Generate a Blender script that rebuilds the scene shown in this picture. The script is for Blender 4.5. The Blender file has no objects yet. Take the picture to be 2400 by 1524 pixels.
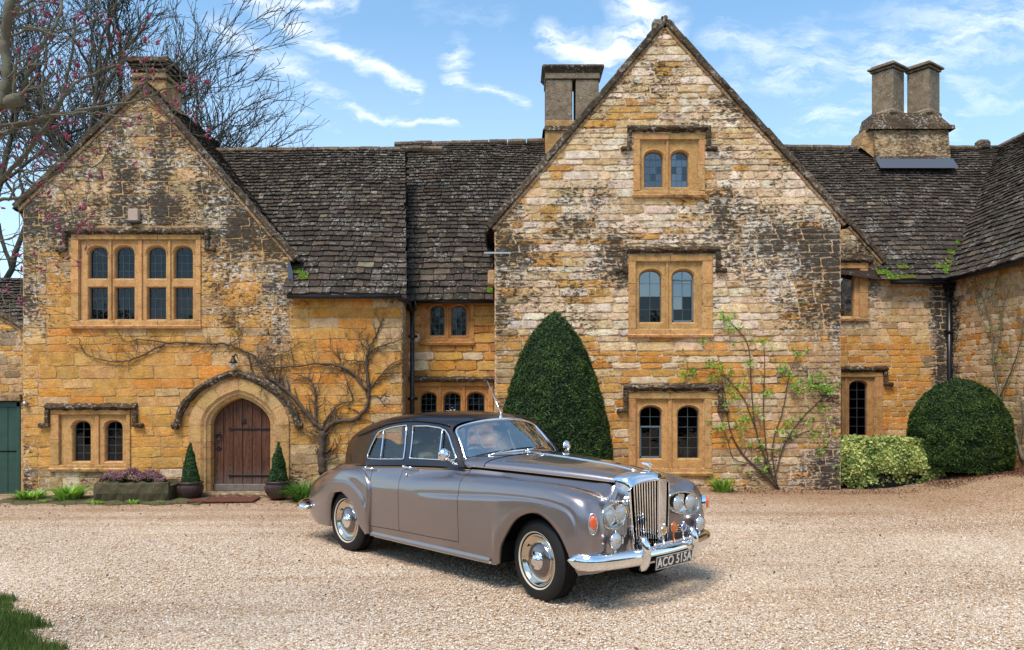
import bpy, math, random
import numpy as np
from mathutils import Vector, Matrix
from mathutils.geometry import tessellate_polygon
R = math.radians
rnd = random.Random(7)
nr = np.random.RandomState(7)
SC = bpy.context.scene
COL = SC.collection

# ------------------------------------------------------------ camera, sky, sun, exposure
F, H, YH = 1866.7, 1.9, 915.0          # 28 mm lens, eye height, horizon row in the 2400 px wide photograph
cam = bpy.data.cameras.new('camera'); co = bpy.data.objects.new('camera', cam); COL.objects.link(co)
co.location = (0, 0, H); co.rotation_euler = (R(90), 0, 0)
cam.sensor_width = 36; cam.lens = 28.0; cam.shift_y = (YH - 762) / 2400.0
cam.clip_start = .05; cam.clip_end = 3000
SC.camera = co
SUN_EL, SUN_AZ = 59.0, -150.0           # azimuth clockwise from +Y: behind the camera, to its left
world = bpy.data.worlds.new('World'); SC.world = world; world.use_nodes = True
SC.view_settings.view_transform = 'Standard'; SC.view_settings.look = 'None'
SC.view_settings.gamma = 1.0; SC.view_settings.use_curve_mapping = False
SC.view_settings.exposure = 0.74
try:
    SC.cycles.use_denoising = True
    SC.cycles.max_bounces = 7; SC.cycles.transparent_max_bounces = 12
except Exception: pass

class N:
    """tiny node-tree writer"""
    def __init__(s, nt): s.nt = nt; s.n = nt.nodes; s.l = nt.links
    def new(s, t, **kw):
        nd = s.n.new(t)
        for k, v in kw.items():
            if k.startswith('i_'):
                key = k[2:]; key = int(key) if key.isdigit() else key.replace('_', ' ')
                s.put(nd, key, v)
            else: setattr(nd, k, v)
        return nd
    def put(s, nd, key, v):
        sock = nd.inputs[key]
        if hasattr(v, 'is_linked') and hasattr(v, 'node'): s.l.new(v, sock)
        else:
            if isinstance(v, (tuple, list)) and len(v) == 3 and sock.type == 'RGBA': v = (*v, 1)
            sock.default_value = v
    def math(s, op, a, b=0.0, c=None, clamp=False):
        nd = s.new('ShaderNodeMath', operation=op); nd.use_clamp = clamp
        s.put(nd, 0, a); s.put(nd, 1, b)
        if c is not None: s.put(nd, 2, c)
        return nd.outputs[0]
    def mix(s, fac, a, b, mode='MIX'):
        nd = s.new('ShaderNodeMix', data_type='RGBA', blend_type=mode)
        s.put(nd, 0, fac); s.put(nd, 6, a); s.put(nd, 7, b); return nd.outputs[2]
    def ramp(s, fac, stops, interp='LINEAR'):
        nd = s.new('ShaderNodeValToRGB'); cr = nd.color_ramp; cr.interpolation = interp
        while len(cr.elements) < len(stops): cr.elements.new(.5)
        for e, (p, c) in zip(cr.elements, stops):
            e.position = p; e.color = (*c, 1) if isinstance(c, (tuple, list)) else (c, c, c, 1)
        s.put(nd, 0, fac); return nd.outputs[0]
    def noise(s, vec, scale, detail=4, rough=.55, dist=0.0):
        nd = s.new('ShaderNodeTexNoise'); s.put(nd, 'Scale', scale); s.put(nd, 'Detail', detail)
        s.put(nd, 'Roughness', rough); s.put(nd, 'Distortion', dist)
        if vec is not None: s.put(nd, 'Vector', vec)
        return nd.outputs[0]
    def mapr(s, v, a, b, c=0.0, d=1.0):
        nd = s.new('ShaderNodeMapRange'); nd.clamp = True
        for i, x in enumerate((v, a, b, c, d)): s.put(nd, i, x)
        return nd.outputs[0]

# sky: Nishita air with procedural high cirrus streaks
w = N(world.node_tree); w.n.clear()
tc = w.new('ShaderNodeTexCoord').outputs['Generated']
sky = w.new('ShaderNodeTexSky', sky_type='NISHITA'); sky.sun_disc = False
sky.sun_elevation = R(SUN_EL); sky.sun_rotation = R(SUN_AZ); sky.air_density = 1.0; sky.dust_density = .3; sky.ozone_density = 2.5
sep = w.new('ShaderNodeSeparateXYZ'); w.put(sep, 0, tc)
zc = w.math('MAXIMUM', sep.outputs[2], .03)
u = w.math('DIVIDE', sep.outputs[0], zc); v = w.math('DIVIDE', sep.outputs[1], zc)
def rot2(ang, su, sv):
    c, s_ = math.cos(ang), math.sin(ang)
    a = w.math('MULTIPLY', w.math('ADD', w.math('MULTIPLY', u, c), w.math('MULTIPLY', v, s_)), su)
    b = w.math('MULTIPLY', w.math('SUBTRACT', w.math('MULTIPLY', v, c), w.math('MULTIPLY', u, s_)), sv)
    cb = w.new('ShaderNodeCombineXYZ'); w.put(cb, 0, a); w.put(cb, 1, b); w.put(cb, 2, .37); return cb.outputs[0]
n1 = w.noise(rot2(R(74), .33, 1.75), 1.25, 7, .62, .9)
n2 = w.noise(rot2(R(55), .16, .5), 1.1, 3, .5, .5)
general = w.math('MULTIPLY', w.mapr(n1, .42, .66), w.mapr(n2, .33, .54))
# wisps where the photograph has them: (azimuth tangent, elevation tangent) segments, torn by noise
yc = w.math('MAXIMUM', sep.outputs[1], .05); ua = w.math('DIVIDE', sep.outputs[0], yc); ue = w.math('DIVIDE', sep.outputs[2], yc)
cbv = w.new('ShaderNodeCombineXYZ'); w.put(cbv, 0, ua); w.put(cbv, 1, ue); pv = cbv.outputs[0]
wn = w.new('ShaderNodeTexNoise'); w.put(wn, 'Scale', 7.0); w.put(wn, 'Detail', 6.0); w.put(wn, 'Roughness', .6); w.put(wn, 'Vector', pv)
def vm(op, a_, b_=None, c_=None, out=0):
    nd = w.new('ShaderNodeVectorMath', operation=op); w.put(nd, 0, a_)
    if b_ is not None: w.put(nd, 1, b_)
    if c_ is not None: w.put(nd, 2, c_)
    return nd.outputs[out]
wv_ = vm('MULTIPLY', vm('SUBTRACT', wn.outputs[1], (.5, .5, .5)), (.075, .075, 0)); pw = vm('ADD', pv, wv_)
mp_ = w.new('ShaderNodeMapping'); w.put(mp_, 0, pw); mp_.inputs['Rotation'].default_value = (0, 0, R(28)); mp_.inputs['Scale'].default_value = (1, 3.6, 1)
fib = w.noise(mp_.outputs[0], 13, 8, .68)
WS = [(575, -30, 770, 90, 30, .62), (770, 90, 985, 205, 19, .72), (520, 70, 720, 165, 36, .5), (690, 175, 860, 262, 26, .5), (850, 262, 1062, 300, 12, .6), (640, 255, 800, 300, 18, .4), (1062, 105, 1078, 190, 26, .6), (1055, 190, 1235, 248, 14, .55),
      (1285, 85, 1400, 128, 22, .85), (1400, 130, 1500, 70, 34, .8), (1470, -20, 1560, 60, 46, .75), (1690, 92, 1790, 104, 30, .5), (1700, 195, 1900, 80, 50, .42), (1800, 180, 2080, 130, 70, .45), (2060, 150, 2420, 30, 95, .5), (1860, 285, 2240, 290, 60, .45), (2230, 200, 2420, 240, 70, .4), (1000, 10, 1180, 40, 30, .25), (640, -10, 830, 10, 16, .6)]
wm = None
for x0, y0, x1, y1, wd, st in WS:
    a0, e0, a1, e1 = (x0 - 1200) / F, (YH - y0) / F, (x1 - 1200) / F, (YH - y1) / F; dx_, dy_ = a1 - a0, e1 - e0; L2 = dx_ * dx_ + dy_ * dy_
    t_ = w.math('DIVIDE', vm('DOT_PRODUCT', vm('SUBTRACT', pw, (a0, e0, 0)), (dx_, dy_, 0), out=1), L2, clamp=True)
    cl_ = vm('SCALE', (dx_, dy_, 0)); w.put(cl_.node, 3, t_); q_ = vm('ADD', cl_, (a0, e0, 0)); d_ = vm('DISTANCE', pw, q_, out=1)
    m_ = w.mapr(d_, wd / F * 2.3, 0, 0, st); m_ = w.math('MULTIPLY', m_, w.math('ADD', m_, .35)); wm = m_ if wm is None else w.math('MAXIMUM', wm, m_)
front = w.mapr(sep.outputs[1], .10, .35)
wis_ = w.math('MULTIPLY', wm, w.mapr(fib, .36, .62, .12, 1.15))
wis_ = w.math('MULTIPLY', wis_, front)
general = w.math('MULTIPLY', general, w.math('SUBTRACT', 1.0, w.math('MULTIPLY', front, .90)))
cm = w.math('MAXIMUM', general, w.math('MULTIPLY', wis_, 1.25), clamp=True)
veil = w.math('MULTIPLY', w.mapr(sep.outputs[2], .42, .05, .06, .50), w.mapr(n2, .3, .65, .75, 1))
cm = w.math('MAXIMUM', cm, veil, clamp=True)
skycol = w.mix(.10, w.mix(1.0, sky.outputs[0], (.70, 1.12, 1.28), 'MULTIPLY'), (4.2, 6.7, 7.4))
col = w.mix(cm, skycol, (7.6, 7.8, 7.9))
bg = w.new('ShaderNodeBackground'); w.put(bg, 0, col); w.put(bg, 1, .11)
wo = w.new('ShaderNodeOutputWorld'); w.l.new(bg.outputs[0], wo.inputs[0])

sl = bpy.data.lights.new('sun', 'SUN'); sl.energy = 2.6; sl.angle = R(24); sl.color = (1, .93, .84)
so = bpy.data.objects.new('sun', sl); COL.objects.link(so)
az, el = R(SUN_AZ), R(SUN_EL)
sd = Vector((math.sin(az) * math.cos(el), math.cos(az) * math.cos(el), math.sin(el)))
so.rotation_euler = (-sd).to_track_quat('-Z', 'Y').to_euler(); so.location = sd * 60

# ------------------------------------------------------------ helpers
def P(px, py, Y):
    """point at depth Y metres seen at photograph pixel (used to measure real sizes off the photograph)"""
    return ((px - 1200) / F * Y, Y, H + (YH - py) / F * Y)
def sstep(x, a, b):
    t = min(1, max(0, (x - a) / (b - a))); return t * t * (3 - 2 * t)
def ground_z(X, Y):
    return .13 * sstep(X, -1, 4) * sstep(Y, 9.5, 13) + .33 * sstep(X, 6.5, 8.6) * sstep(Y, 7.5, 13.5)

def principled(name, base=(.5, .5, .5), rough=.6, metal=0.0, spec=.5, **kw):
    m = bpy.data.materials.new(name); m.use_nodes = True
    nn = N(m.node_tree); b = m.node_tree.nodes['Principled BSDF']
    nn.put(b, 'Base Color', base); nn.put(b, 'Roughness', rough); nn.put(b, 'Metallic', metal)
    nn.put(b, 'Specular IOR Level', spec)
    for k, v_ in kw.items(): nn.put(b, k.replace('_', ' '), v_)
    return m, nn, b
def bump(nn, b, h, strength=.5, dist=.01, key='Normal'):
    nd = nn.new('ShaderNodeBump'); nn.put(nd, 'Strength', strength); nn.put(nd, 'Distance', dist); nn.put(nd, 'Height', h)
    nn.l.new(nd.outputs[0], b.inputs[key]); return nd
def wpos(nn): return nn.new('ShaderNodeNewGeometry').outputs['Position']
def opos(nn): return nn.new('ShaderNodeTexCoord').outputs['Object']
def attr(nn, name, out='Color'):
    a = nn.new('ShaderNodeAttribute'); a.attribute_name = name; return a.outputs[out]

class B:
    """collects shapes into one mesh"""
    def __init__(s): s.v = []; s.f = []; s.c = []; s.nv = 0
    def add(s, V, Fc, col=None):
        o = s.nv
        s.v.extend([tuple(p) for p in V]); s.nv += len(V)
        s.f.extend([tuple(i + o for i in q) for q in Fc])
        s.c.extend(col if isinstance(col, list) else [col or (.5, .5, .5, .5)] * len(V)); return s
    def box(s, c, d, rot=None, col=None, bev=0.0):
        hx, hy, hz = d[0] / 2, d[1] / 2, d[2] / 2
        if bev > 0:
            b_ = min(bev, hx * .9, hy * .9, hz * .9); V = []; 
            for sx in (-1, 1):
                for sy in (-1, 1):
                    for sz in (-1, 1):
                        V += [(sx * hx, sy * (hy - b_), sz * (hz - b_)), (sx * (hx - b_), sy * hy, sz * (hz - b_)), (sx * (hx - b_), sy * (hy - b_), sz * hz)]
            ix = lambda a, b2, c2, k: ((a * 2 + b2) * 2 + c2) * 3 + k
            Fc = []
            for a in (0, 1):
                q = [ix(a, 0, 0, 0), ix(a, 1, 0, 0), ix(a, 1, 1, 0), ix(a, 0, 1, 0)]; Fc.append(q if a else q[::-1])
                q = [ix(0, a, 0, 1), ix(0, a, 1, 1), ix(1, a, 1, 1), ix(1, a, 0, 1)]; Fc.append(q if a else q[::-1])
                q = [ix(0, 0, a, 2), ix(1, 0, a, 2), ix(1, 1, a, 2), ix(0, 1, a, 2)]; Fc.append(q if a else q[::-1])
                for b2 in (0, 1):
                    q = [ix(a, b2, 0, 0), ix(a, b2, 1, 0), ix(a, b2, 1, 1), ix(a, b2, 0, 1)]; Fc.append(q if a == b2 else q[::-1])
                    q = [ix(a, 0, b2, 2), ix(a, 1, b2, 2), ix(a, 1, b2, 0), ix(a, 0, b2, 0)]; Fc.append(q if a == b2 else q[::-1])
                    q = [ix(0, a, b2, 1), ix(1, a, b2, 1), ix(1, a, b2, 2), ix(0, a, b2, 2)]; Fc.append(q if a == b2 else q[::-1])
                    for c2 in (0, 1):
                        q = [ix(a, b2, c2, 0), ix(a, b2, c2, 1), ix(a, b2, c2, 2)]; Fc.append(q if (a + b2 + c2) % 2 else q[::-1])
        else:
            V = [(sx * hx, sy * hy, sz * hz) for sx in (-1, 1) for sy in (-1, 1) for sz in (-1, 1)]
            Fc = [(0, 1, 3, 2), (4, 6, 7, 5), (0, 4, 5, 1), (2, 3, 7, 6), (0, 2, 6, 4), (1, 5, 7, 3)]
        c = Vector(c)
        V = [tuple(c + (rot @ Vector(p) if rot else Vector(p))) for p in V]
        return s.add(V, Fc, col)
    def tube(s, path, r, n=8, cap=True, col=None, flat=1.0):
        path = [Vector(p) for p in path]; m = len(path)
        rr = r if isinstance(r, (list, tuple)) else [r] * m
        V = []; Fc = []; up = None
        for i, p in enumerate(path):
            t = (path[min(i + 1, m - 1)] - path[max(i - 1, 0)])
            if t.length < 1e-9: t = Vector((0, 0, 1))
            t.normalize()
            if up is None:
                up = Vector((0, 0, 1)) if abs(t.z) < .9 else Vector((1, 0, 0))
            a = t.cross(up)
            if a.length < 1e-6: a = t.orthogonal()
            a.normalize(); b_ = a.cross(t).normalized(); up = b_
            for k in range(n):
                an = 2 * math.pi * k / n
                V.append(tuple(p + a * (math.cos(an) * rr[i]) + b_ * (math.sin(an) * rr[i] * flat)))
        for i in range(m - 1):
            for k in range(n):
                Fc.append((i * n + k, (i + 1) * n + k, (i + 1) * n + (k + 1) % n, i * n + (k + 1) % n))
        if cap: Fc.append(tuple(range(n))); Fc.append(tuple((m - 1) * n + k for k in range(n - 1, -1, -1)))
        return s.add(V, Fc, col)
    def lathe(s, prof, n=32, mat=None, col=None, a0=0.0, a1=2 * math.pi):
        """prof: (radius, height) about local z"""
        V = []; Fc = []; m = len(prof); full = abs(a1 - a0 - 2 * math.pi) < 1e-6; nn_ = n if full else n + 1
        for r_, z in prof:
            for k in range(nn_):
                an = a0 + (a1 - a0) * k / n; p = Vector((r_ * math.cos(an), r_ * math.sin(an), z))
                V.append(tuple(mat @ p) if mat else tuple(p))
        for i in range(m - 1):
            for k in range(n):
                k2 = (k + 1) % nn_
                Fc.append((i * nn_ + k, i * nn_ + k2, (i + 1) * nn_ + k2, (i + 1) * nn_ + k))
        return s.add(V, Fc, col)
    def grid(s, G, close_u=False, flip=False, col=None):
        """G: array (a,b,3)"""
        a, b_ = len(G), len(G[0]); V = [tuple(p) for row in G for p in row]; Fc = []
        for i in range(a - (0 if close_u else 1)):
            for j in range(b_ - 1):
                i2 = (i + 1) % a; q = (i * b_ + j, i2 * b_ + j, i2 * b_ + j + 1, i * b_ + j + 1)
                Fc.append(q[::-1] if flip else q)
        return s.add(V, Fc, col)
    def poly(s, outer, holes=(), f=None, flip=False, col=None):
        """flat polygon with holes; f maps (a,b)->xyz"""
        loops = [[Vector((a, b_, 0)) for a, b_ in outer]] + [[Vector((a, b_, 0)) for a, b_ in h] for h in holes]
        tris = tessellate_polygon(loops); pts = [p for l in loops for p in l]
        V = [f(p.x, p.y) for p in pts]; Fc = []
        for t in tris:
            a, b_, c = (pts[i] for i in t); cr = (b_ - a).cross(c - a).z
            t = tuple(t) if cr > 0 else tuple(t)[::-1]
            Fc.append(t[::-1] if flip else t)
        return s.add(V, Fc, col)
    def obj(s, name, mat, parent=None, smooth=False, world=False, colattr=False, kind=None, merge=0.0, angle=None):
        me = bpy.data.meshes.new(name); me.from_pydata(s.v, [], s.f)
        if colattr:
            a = me.color_attributes.new('col', 'FLOAT_COLOR', 'POINT'); a.data.foreach_set('color', np.array(s.c, 'f').ravel())
        if merge:
            import bmesh
            bm = bmesh.new(); bm.from_mesh(me); bmesh.ops.remove_doubles(bm, verts=bm.verts, dist=merge)
            bmesh.ops.recalc_face_normals(bm, faces=bm.faces); bm.to_mesh(me); bm.free()
        if smooth: me.polygons.foreach_set('use_smooth', [True] * len(me.polygons))
        if smooth and angle is not None:
            try: me.set_sharp_from_angle(angle=R(angle))
            except Exception: pass
        me.update()
        return link(name, me, mat, parent, world, kind)
def wmat(o):
    m_ = Matrix.Translation(o.location) @ o.rotation_euler.to_matrix().to_4x4()
    return (wmat(o.parent) @ o.matrix_parent_inverse @ m_) if o.parent is not None else m_
def link(name, me, mat, parent=None, world=False, kind=None):
    o = bpy.data.objects.new(name, me); COL.objects.link(o)
    for m_ in (mat if isinstance(mat, (list, tuple)) else [mat]):
        if m_ is not None and len(me.materials) < (len(mat) if isinstance(mat, (list, tuple)) else 1): me.materials.append(m_)
    if parent is not None:
        o.parent = parent
        if world:
            o.matrix_parent_inverse = wmat(parent).inverted()
    if kind: o['kind'] = kind
    return o
def tag(o, label=None, cat=None, group=None, kind=None):
    if label: o['label'] = label
    if cat: o['category'] = cat
    if group: o['group'] = group
    if kind: o['kind'] = kind
    return o
def thing(name, label, cat, loc=(0, 0, 0), rz=0.0, group=None):
    o = bpy.data.objects.new(name, None); COL.objects.link(o); o.empty_display_size = .2
    o.location = loc; o.rotation_euler = (0, 0, rz); return tag(o, label, cat, group)
def copy_tree(o, parent=None):
    c = o.copy(); COL.objects.link(c)
    if parent is not None: c.parent = parent; c.matrix_parent_inverse = o.matrix_parent_inverse.copy()
    for ch in list(o.children): copy_tree(ch, c)
    return c
def np_mesh(name, V, Fq, mat, parent=None, smooth=False, col=None, kind=None, world=False):
    """big mesh straight from numpy: Fq (n,3) or (n,4)"""
    me = bpy.data.meshes.new(name); V = np.asarray(V, 'f'); Fq = np.asarray(Fq, 'i'); k = Fq.shape[1]
    me.vertices.add(len(V)); me.vertices.foreach_set('co', V.ravel())
    me.loops.add(Fq.size); me.loops.foreach_set('vertex_index', Fq.ravel())
    me.polygons.add(len(Fq)); me.polygons.foreach_set('loop_start', np.arange(0, Fq.size, k, dtype='i'))
    if smooth: me.polygons.foreach_set('use_smooth', np.ones(len(Fq), bool))
    me.update(calc_edges=True)
    if col is not None:
        a = me.color_attributes.new('col', 'FLOAT_COLOR', 'POINT'); a.data.foreach_set('color', np.asarray(col, 'f').ravel())
    return link(name, me, mat, parent, world, kind)
def spline(Pc, per=6, t_end=None):
    """Catmull-Rom (chord-aware) through points, per samples a segment; returns array"""
    Pc = np.asarray(Pc, float); n = len(Pc)
    if n == 2:
        t = np.linspace(0, 1, per + 1)[:, None]; return Pc[0] * (1 - t) + Pc[1] * t
    d = np.linalg.norm(np.diff(Pc.reshape(n, -1), axis=0), axis=1) ** .5 + 1e-6
    s_ = np.concatenate([[0], np.cumsum(d)])
    sh = (n,) + (1,) * (Pc.ndim - 1)
    T = np.zeros_like(Pc)
    for i in range(n):
        if i == 0: T[i] = (Pc[1] - Pc[0]) / d[0]
        elif i == n - 1: T[i] = (Pc[-1] - Pc[-2]) / d[-1]
        else:
            a = (Pc[i] - Pc[i - 1]) / d[i - 1]; b_ = (Pc[i + 1] - Pc[i]) / d[i]
            T[i] = (a * d[i] + b_ * d[i - 1]) / (d[i] + d[i - 1])
    out = []
    for i in range(n - 1):
        h_ = d[i]
        for k in range(per):
            t = k / per
            out.append((2 * t**3 - 3 * t**2 + 1) * Pc[i] + (t**3 - 2 * t**2 + t) * h_ * T[i] + (-2 * t**3 + 3 * t**2) * Pc[i + 1] + (t**3 - t**2) * h_ * T[i + 1])
    out.append(Pc[-1]); return np.array(out)
def interp(xs, ys):
    xs = np.array(xs); ys = np.array(ys)
    o = np.argsort(xs); xs = xs[o]; ys = ys[o]
    d = np.diff(ys) / np.diff(xs); m = np.concatenate([[d[0]], (d[1:] + d[:-1]) / 2, [d[-1]]])
    m[1:-1] = np.where(d[1:] * d[:-1] <= 0, 0, m[1:-1])
    def f(x):
        x = min(max(x, xs[0]), xs[-1]); i = min(max(np.searchsorted(xs, x) - 1, 0), len(xs) - 2)
        h_ = xs[i + 1] - xs[i]; t = (x - xs[i]) / h_
        return float((2*t**3-3*t**2+1)*ys[i] + (t**3-2*t**2+t)*h_*m[i] + (-2*t**3+3*t**2)*ys[i+1] + (t**3-t**2)*h_*m[i+1])
    return f
# ------------------------------------------------------------ materials
M = {}
# stone: per-stone colour attribute; alpha of it = how lichened and blackened that stone is
def stone_mat(name, dark=.5, pale=.5, bstr=.5, rough=.92, fixed=None, smear=0.0):
    m, nn, b = principled(name, rough=rough, spec=.25)
    p = wpos(nn)
    if fixed is None:
        a = nn.new('ShaderNodeAttribute'); a.attribute_name = 'col'; base = a.outputs['Color']; wear = a.outputs['Alpha']
    else:
        rgb = nn.new('ShaderNodeRGB'); rgb.outputs[0].default_value = (*fixed[:3], 1); base = rgb.outputs[0]
        vl = nn.new('ShaderNodeValue'); vl.outputs[0].default_value = fixed[3]; wear = vl.outputs[0]
    st = nn.new('ShaderNodeMapping'); st.inputs['Scale'].default_value = (1, 1, 2.2); nn.put(st, 0, p); ps = st.outputs[0]
    nA = nn.noise(p, 2.3, 5, .6); nB = nn.noise(ps, 13, 6, .68, .3); nC = nn.noise(p, 55, 4, .6); nD = nn.noise(p, 7, 5, .65)
    # streaks of iron-orange and pale grit inside the stone
    c = nn.mix(nn.mapr(nB, .35, .7, 0, .45), base, nn.mix(1, base, (1.35, 1.05, .72), 'MULTIPLY'))
    c = nn.mix(nn.math('MULTIPLY', nn.mapr(nD, .42, .62), nn.math('ADD', .36, nn.math('MULTIPLY', wear, .55), clamp=True)), c, nn.mix(1, c, (.50, .40, .32), 'MULTIPLY'))
    c = nn.mix(nn.math('MULTIPLY', nn.mapr(nn.noise(p, 31, 4, .7), .50, .62), .55), c, nn.mix(1, c, (.45, .36, .28), 'MULTIPLY'))
    c = nn.mix(nn.mapr(nC, .3, .7, .0, .5), c, nn.mix(1, c, (1.5, 1.45, 1.35), 'MULTIPLY'))
    c = nn.mix(nn.mapr(nn.noise(p, 3.1, 5, .62), .45, .70, 0, smear), c, (.56, .38, .20))
    # pale crust lichen
    th = nn.math('SUBTRACT', .645, nn.math('MULTIPLY', wear, .18))
    pm = nn.mapr(nn.math('SUBTRACT', nn.math('ADD', nn.math('MULTIPLY', nn.noise(p, 19, 6, .75), .75), nn.math('MULTIPLY', nA, .25)), th), -.005, .05, 0, pale)
    c = nn.mix(pm, c, (.62, .58, .51))
    # blackened crust
    th2 = nn.math('SUBTRACT', .660, nn.math('MULTIPLY', wear, .25))
    nE = nn.noise(ps, 10, 7, .78, .4); nF = nn.noise(p, 1.4, 3, .5)
    dm = nn.mapr(nn.math('SUBTRACT', nn.math('ADD', nn.math('MULTIPLY', nE, .72), nn.math('MULTIPLY', nF, .28)), th2), -.01, .045, 0, dark)
    c = nn.mix(dm, c, (.040, .028, .018))
    nn.put(b, 'Base Color', c)
    hgt = nn.math('ADD', nn.math('MULTIPLY', nC, .5), nn.math('MULTIPLY', nB, 1.0))
    bump(nn, b, hgt, bstr, .02)
    return m
M['stone'] = stone_mat('limestone_rubble', .95, .9, .75, smear=.28)
M['slate'] = stone_mat('stone_slates', .85, .42, .8)
M['dressed'] = stone_mat('dressed_stone', .7, .35, .3)
M['mossy'] = stone_mat('blackened_hood_stone', .95, .5, .9, fixed=(.085, .055, .028, .62))
M['chimney'] = stone_mat('grey_chimney_stone', .6, .5, .5, fixed=(.21, .17, .125, .42))
M['mortar'] = stone_mat('lime_mortar', .9, .6, .5)

M['lead'], nn, b = principled('lead_came', (.10, .115, .12), .5, .4)
M['leadsheet'], nn, b = principled('lead_sheet', (.075, .088, .115), .6, .3)
M['iron'], nn, b = principled('black_iron', (.012, .012, .013), .45, .3)
bump(nn, b, nn.noise(opos(nn), 60, 3), .3, .004)
M['pipe'], nn, b = principled('black_painted_pipe', (.010, .011, .014), .35, 0)
M['casement'], nn, b = principled('blue_grey_casement', (.10, .15, .17), .5)
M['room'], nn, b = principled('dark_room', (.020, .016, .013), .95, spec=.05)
# window glass: clear sheet with a mirror layer
def glass(name, tint=(.85, .9, .9), extra=.0, rough=.02, spec=1.0):
    m = bpy.data.materials.new(name); m.use_nodes = True; nn = N(m.node_tree); nn.n.clear()
    t = nn.new('ShaderNodeBsdfTransparent'); nn.put(t, 0, tint)
    g = nn.new('ShaderNodeBsdfGlossy'); nn.put(g, 'Roughness', rough)
    fr = nn.new('ShaderNodeFresnel'); nn.put(fr, 0, 1.5)
    ms = nn.new('ShaderNodeMixShader'); fac = nn.math('ADD', nn.math('MULTIPLY', fr.outputs[0], 1.05 * spec), extra, clamp=True)
    nn.l.new(fac, ms.inputs[0]); nn.l.new(t.outputs[0], ms.inputs[1]); nn.l.new(g.outputs[0], ms.inputs[2])
    bm_ = nn.new('ShaderNodeBump'); nn.put(bm_, 'Strength', .12); nn.put(bm_, 'Distance', .01); nn.put(bm_, 'Height', nn.noise(wpos(nn), 9, 2)); nn.l.new(bm_.outputs[0], g.inputs['Normal'])
    o = nn.new('ShaderNodeOutputMaterial'); nn.l.new(ms.outputs[0], o.inputs[0]); return m
M['glass'] = glass('old_window_glass', (.35, .38, .38))
M['glass_sky'] = glass('old_window_glass_bright', (.3, .36, .4), .20)
M['glass_bright'] = glass('sky_reflecting_glass', (.3, .4, .45), .62)
M['glass_blue'] = glass('blue_leaded_glass', (.05, .1, .45), .12)
M['glass_green'] = glass('greenish_leaded_glass', (.12, .18, .12), .06)
M['glass_grey'] = glass('grey_leaded_glass', (.3, .3, .33), .18)
M['carglass'] = glass('car_side_glass', (.80, .84, .82), .03)
M['screen'] = glass('windscreen_glass', (.66, .80, .88), .40)

# gravel
m, nn, b = principled('gravel', rough=.9, spec=.2); M['gravel'] = m
p = wpos(nn); mp = nn.new('ShaderNodeMapping'); mp.inputs['Scale'].default_value = (1, 1, .2); nn.put(mp, 0, p)
vo = nn.new('ShaderNodeTexVoronoi'); nn.put(vo, 'Scale', 62); nn.put(vo, 'Vector', mp.outputs[0]); nn.put(vo, 'Randomness', 1.0)
vo2 = nn.new('ShaderNodeTexVoronoi', feature='DISTANCE_TO_EDGE'); nn.put(vo2, 'Scale', 62); nn.put(vo2, 'Vector', mp.outputs[0])
sp = nn.new('ShaderNodeSeparateColor'); nn.put(sp, 0, vo.outputs['Color'])
c = nn.ramp(sp.outputs[0], [(0, (.20, .11, .055)), (.12, (.46, .29, .17)), (.28, (.72, .53, .36)), (.6, (.88, .71, .53)), (.82, (.95, .87, .76)), (1, (.60, .45, .33))])
c = nn.mix(nn.mapr(nn.noise(p, .55, 4, .6), .35, .68, 0, .42), c, nn.mix(1, c, (.78, .66, .54), 'MULTIPLY'))
tm = nn.new('ShaderNodeMapping'); tm.inputs['Scale'].default_value = (.16, 1.5, 1); tm.inputs['Rotation'].default_value = (0, 0, R(-9)); nn.put(tm, 0, p)
c = nn.mix(nn.mapr(nn.noise(tm.outputs[0], 1.1, 3, .5, .3), .50, .60, 0, .45), c, nn.mix(1, c, (.66, .54, .43), 'MULTIPLY'))
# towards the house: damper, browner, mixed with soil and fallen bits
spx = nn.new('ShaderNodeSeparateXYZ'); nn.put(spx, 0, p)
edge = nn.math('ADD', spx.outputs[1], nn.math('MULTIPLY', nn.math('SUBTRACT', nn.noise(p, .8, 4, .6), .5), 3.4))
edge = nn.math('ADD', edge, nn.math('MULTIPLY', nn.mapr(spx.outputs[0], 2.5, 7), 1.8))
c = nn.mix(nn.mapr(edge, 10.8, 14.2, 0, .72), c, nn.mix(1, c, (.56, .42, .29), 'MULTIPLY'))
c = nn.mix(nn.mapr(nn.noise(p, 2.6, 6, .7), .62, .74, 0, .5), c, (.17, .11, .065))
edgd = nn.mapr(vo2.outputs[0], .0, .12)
c = nn.mix(edgd, nn.mix(1, c, (.38, .28, .20), 'MULTIPLY'), c)  # shade in the gaps between pebbles put into the colour
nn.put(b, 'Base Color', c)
hh = nn.math('ADD', nn.math('MULTIPLY', nn.math('SQRT', nn.mapr(vo2.outputs[0], 0, .3)), 1.0), nn.math('MULTIPLY', sp.outputs[1], .8))
bump(nn, b, hh, .8, .008)
m, nn, b = principled('pebble', rough=.85, spec=.25); M['pebble'] = m
nn.put(b, 'Base Color', nn.mix(nn.mapr(nn.noise(wpos(nn), 90, 3), .3, .7, 0, .4), attr(nn, 'col'), (.35, .25, .18)))

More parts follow.
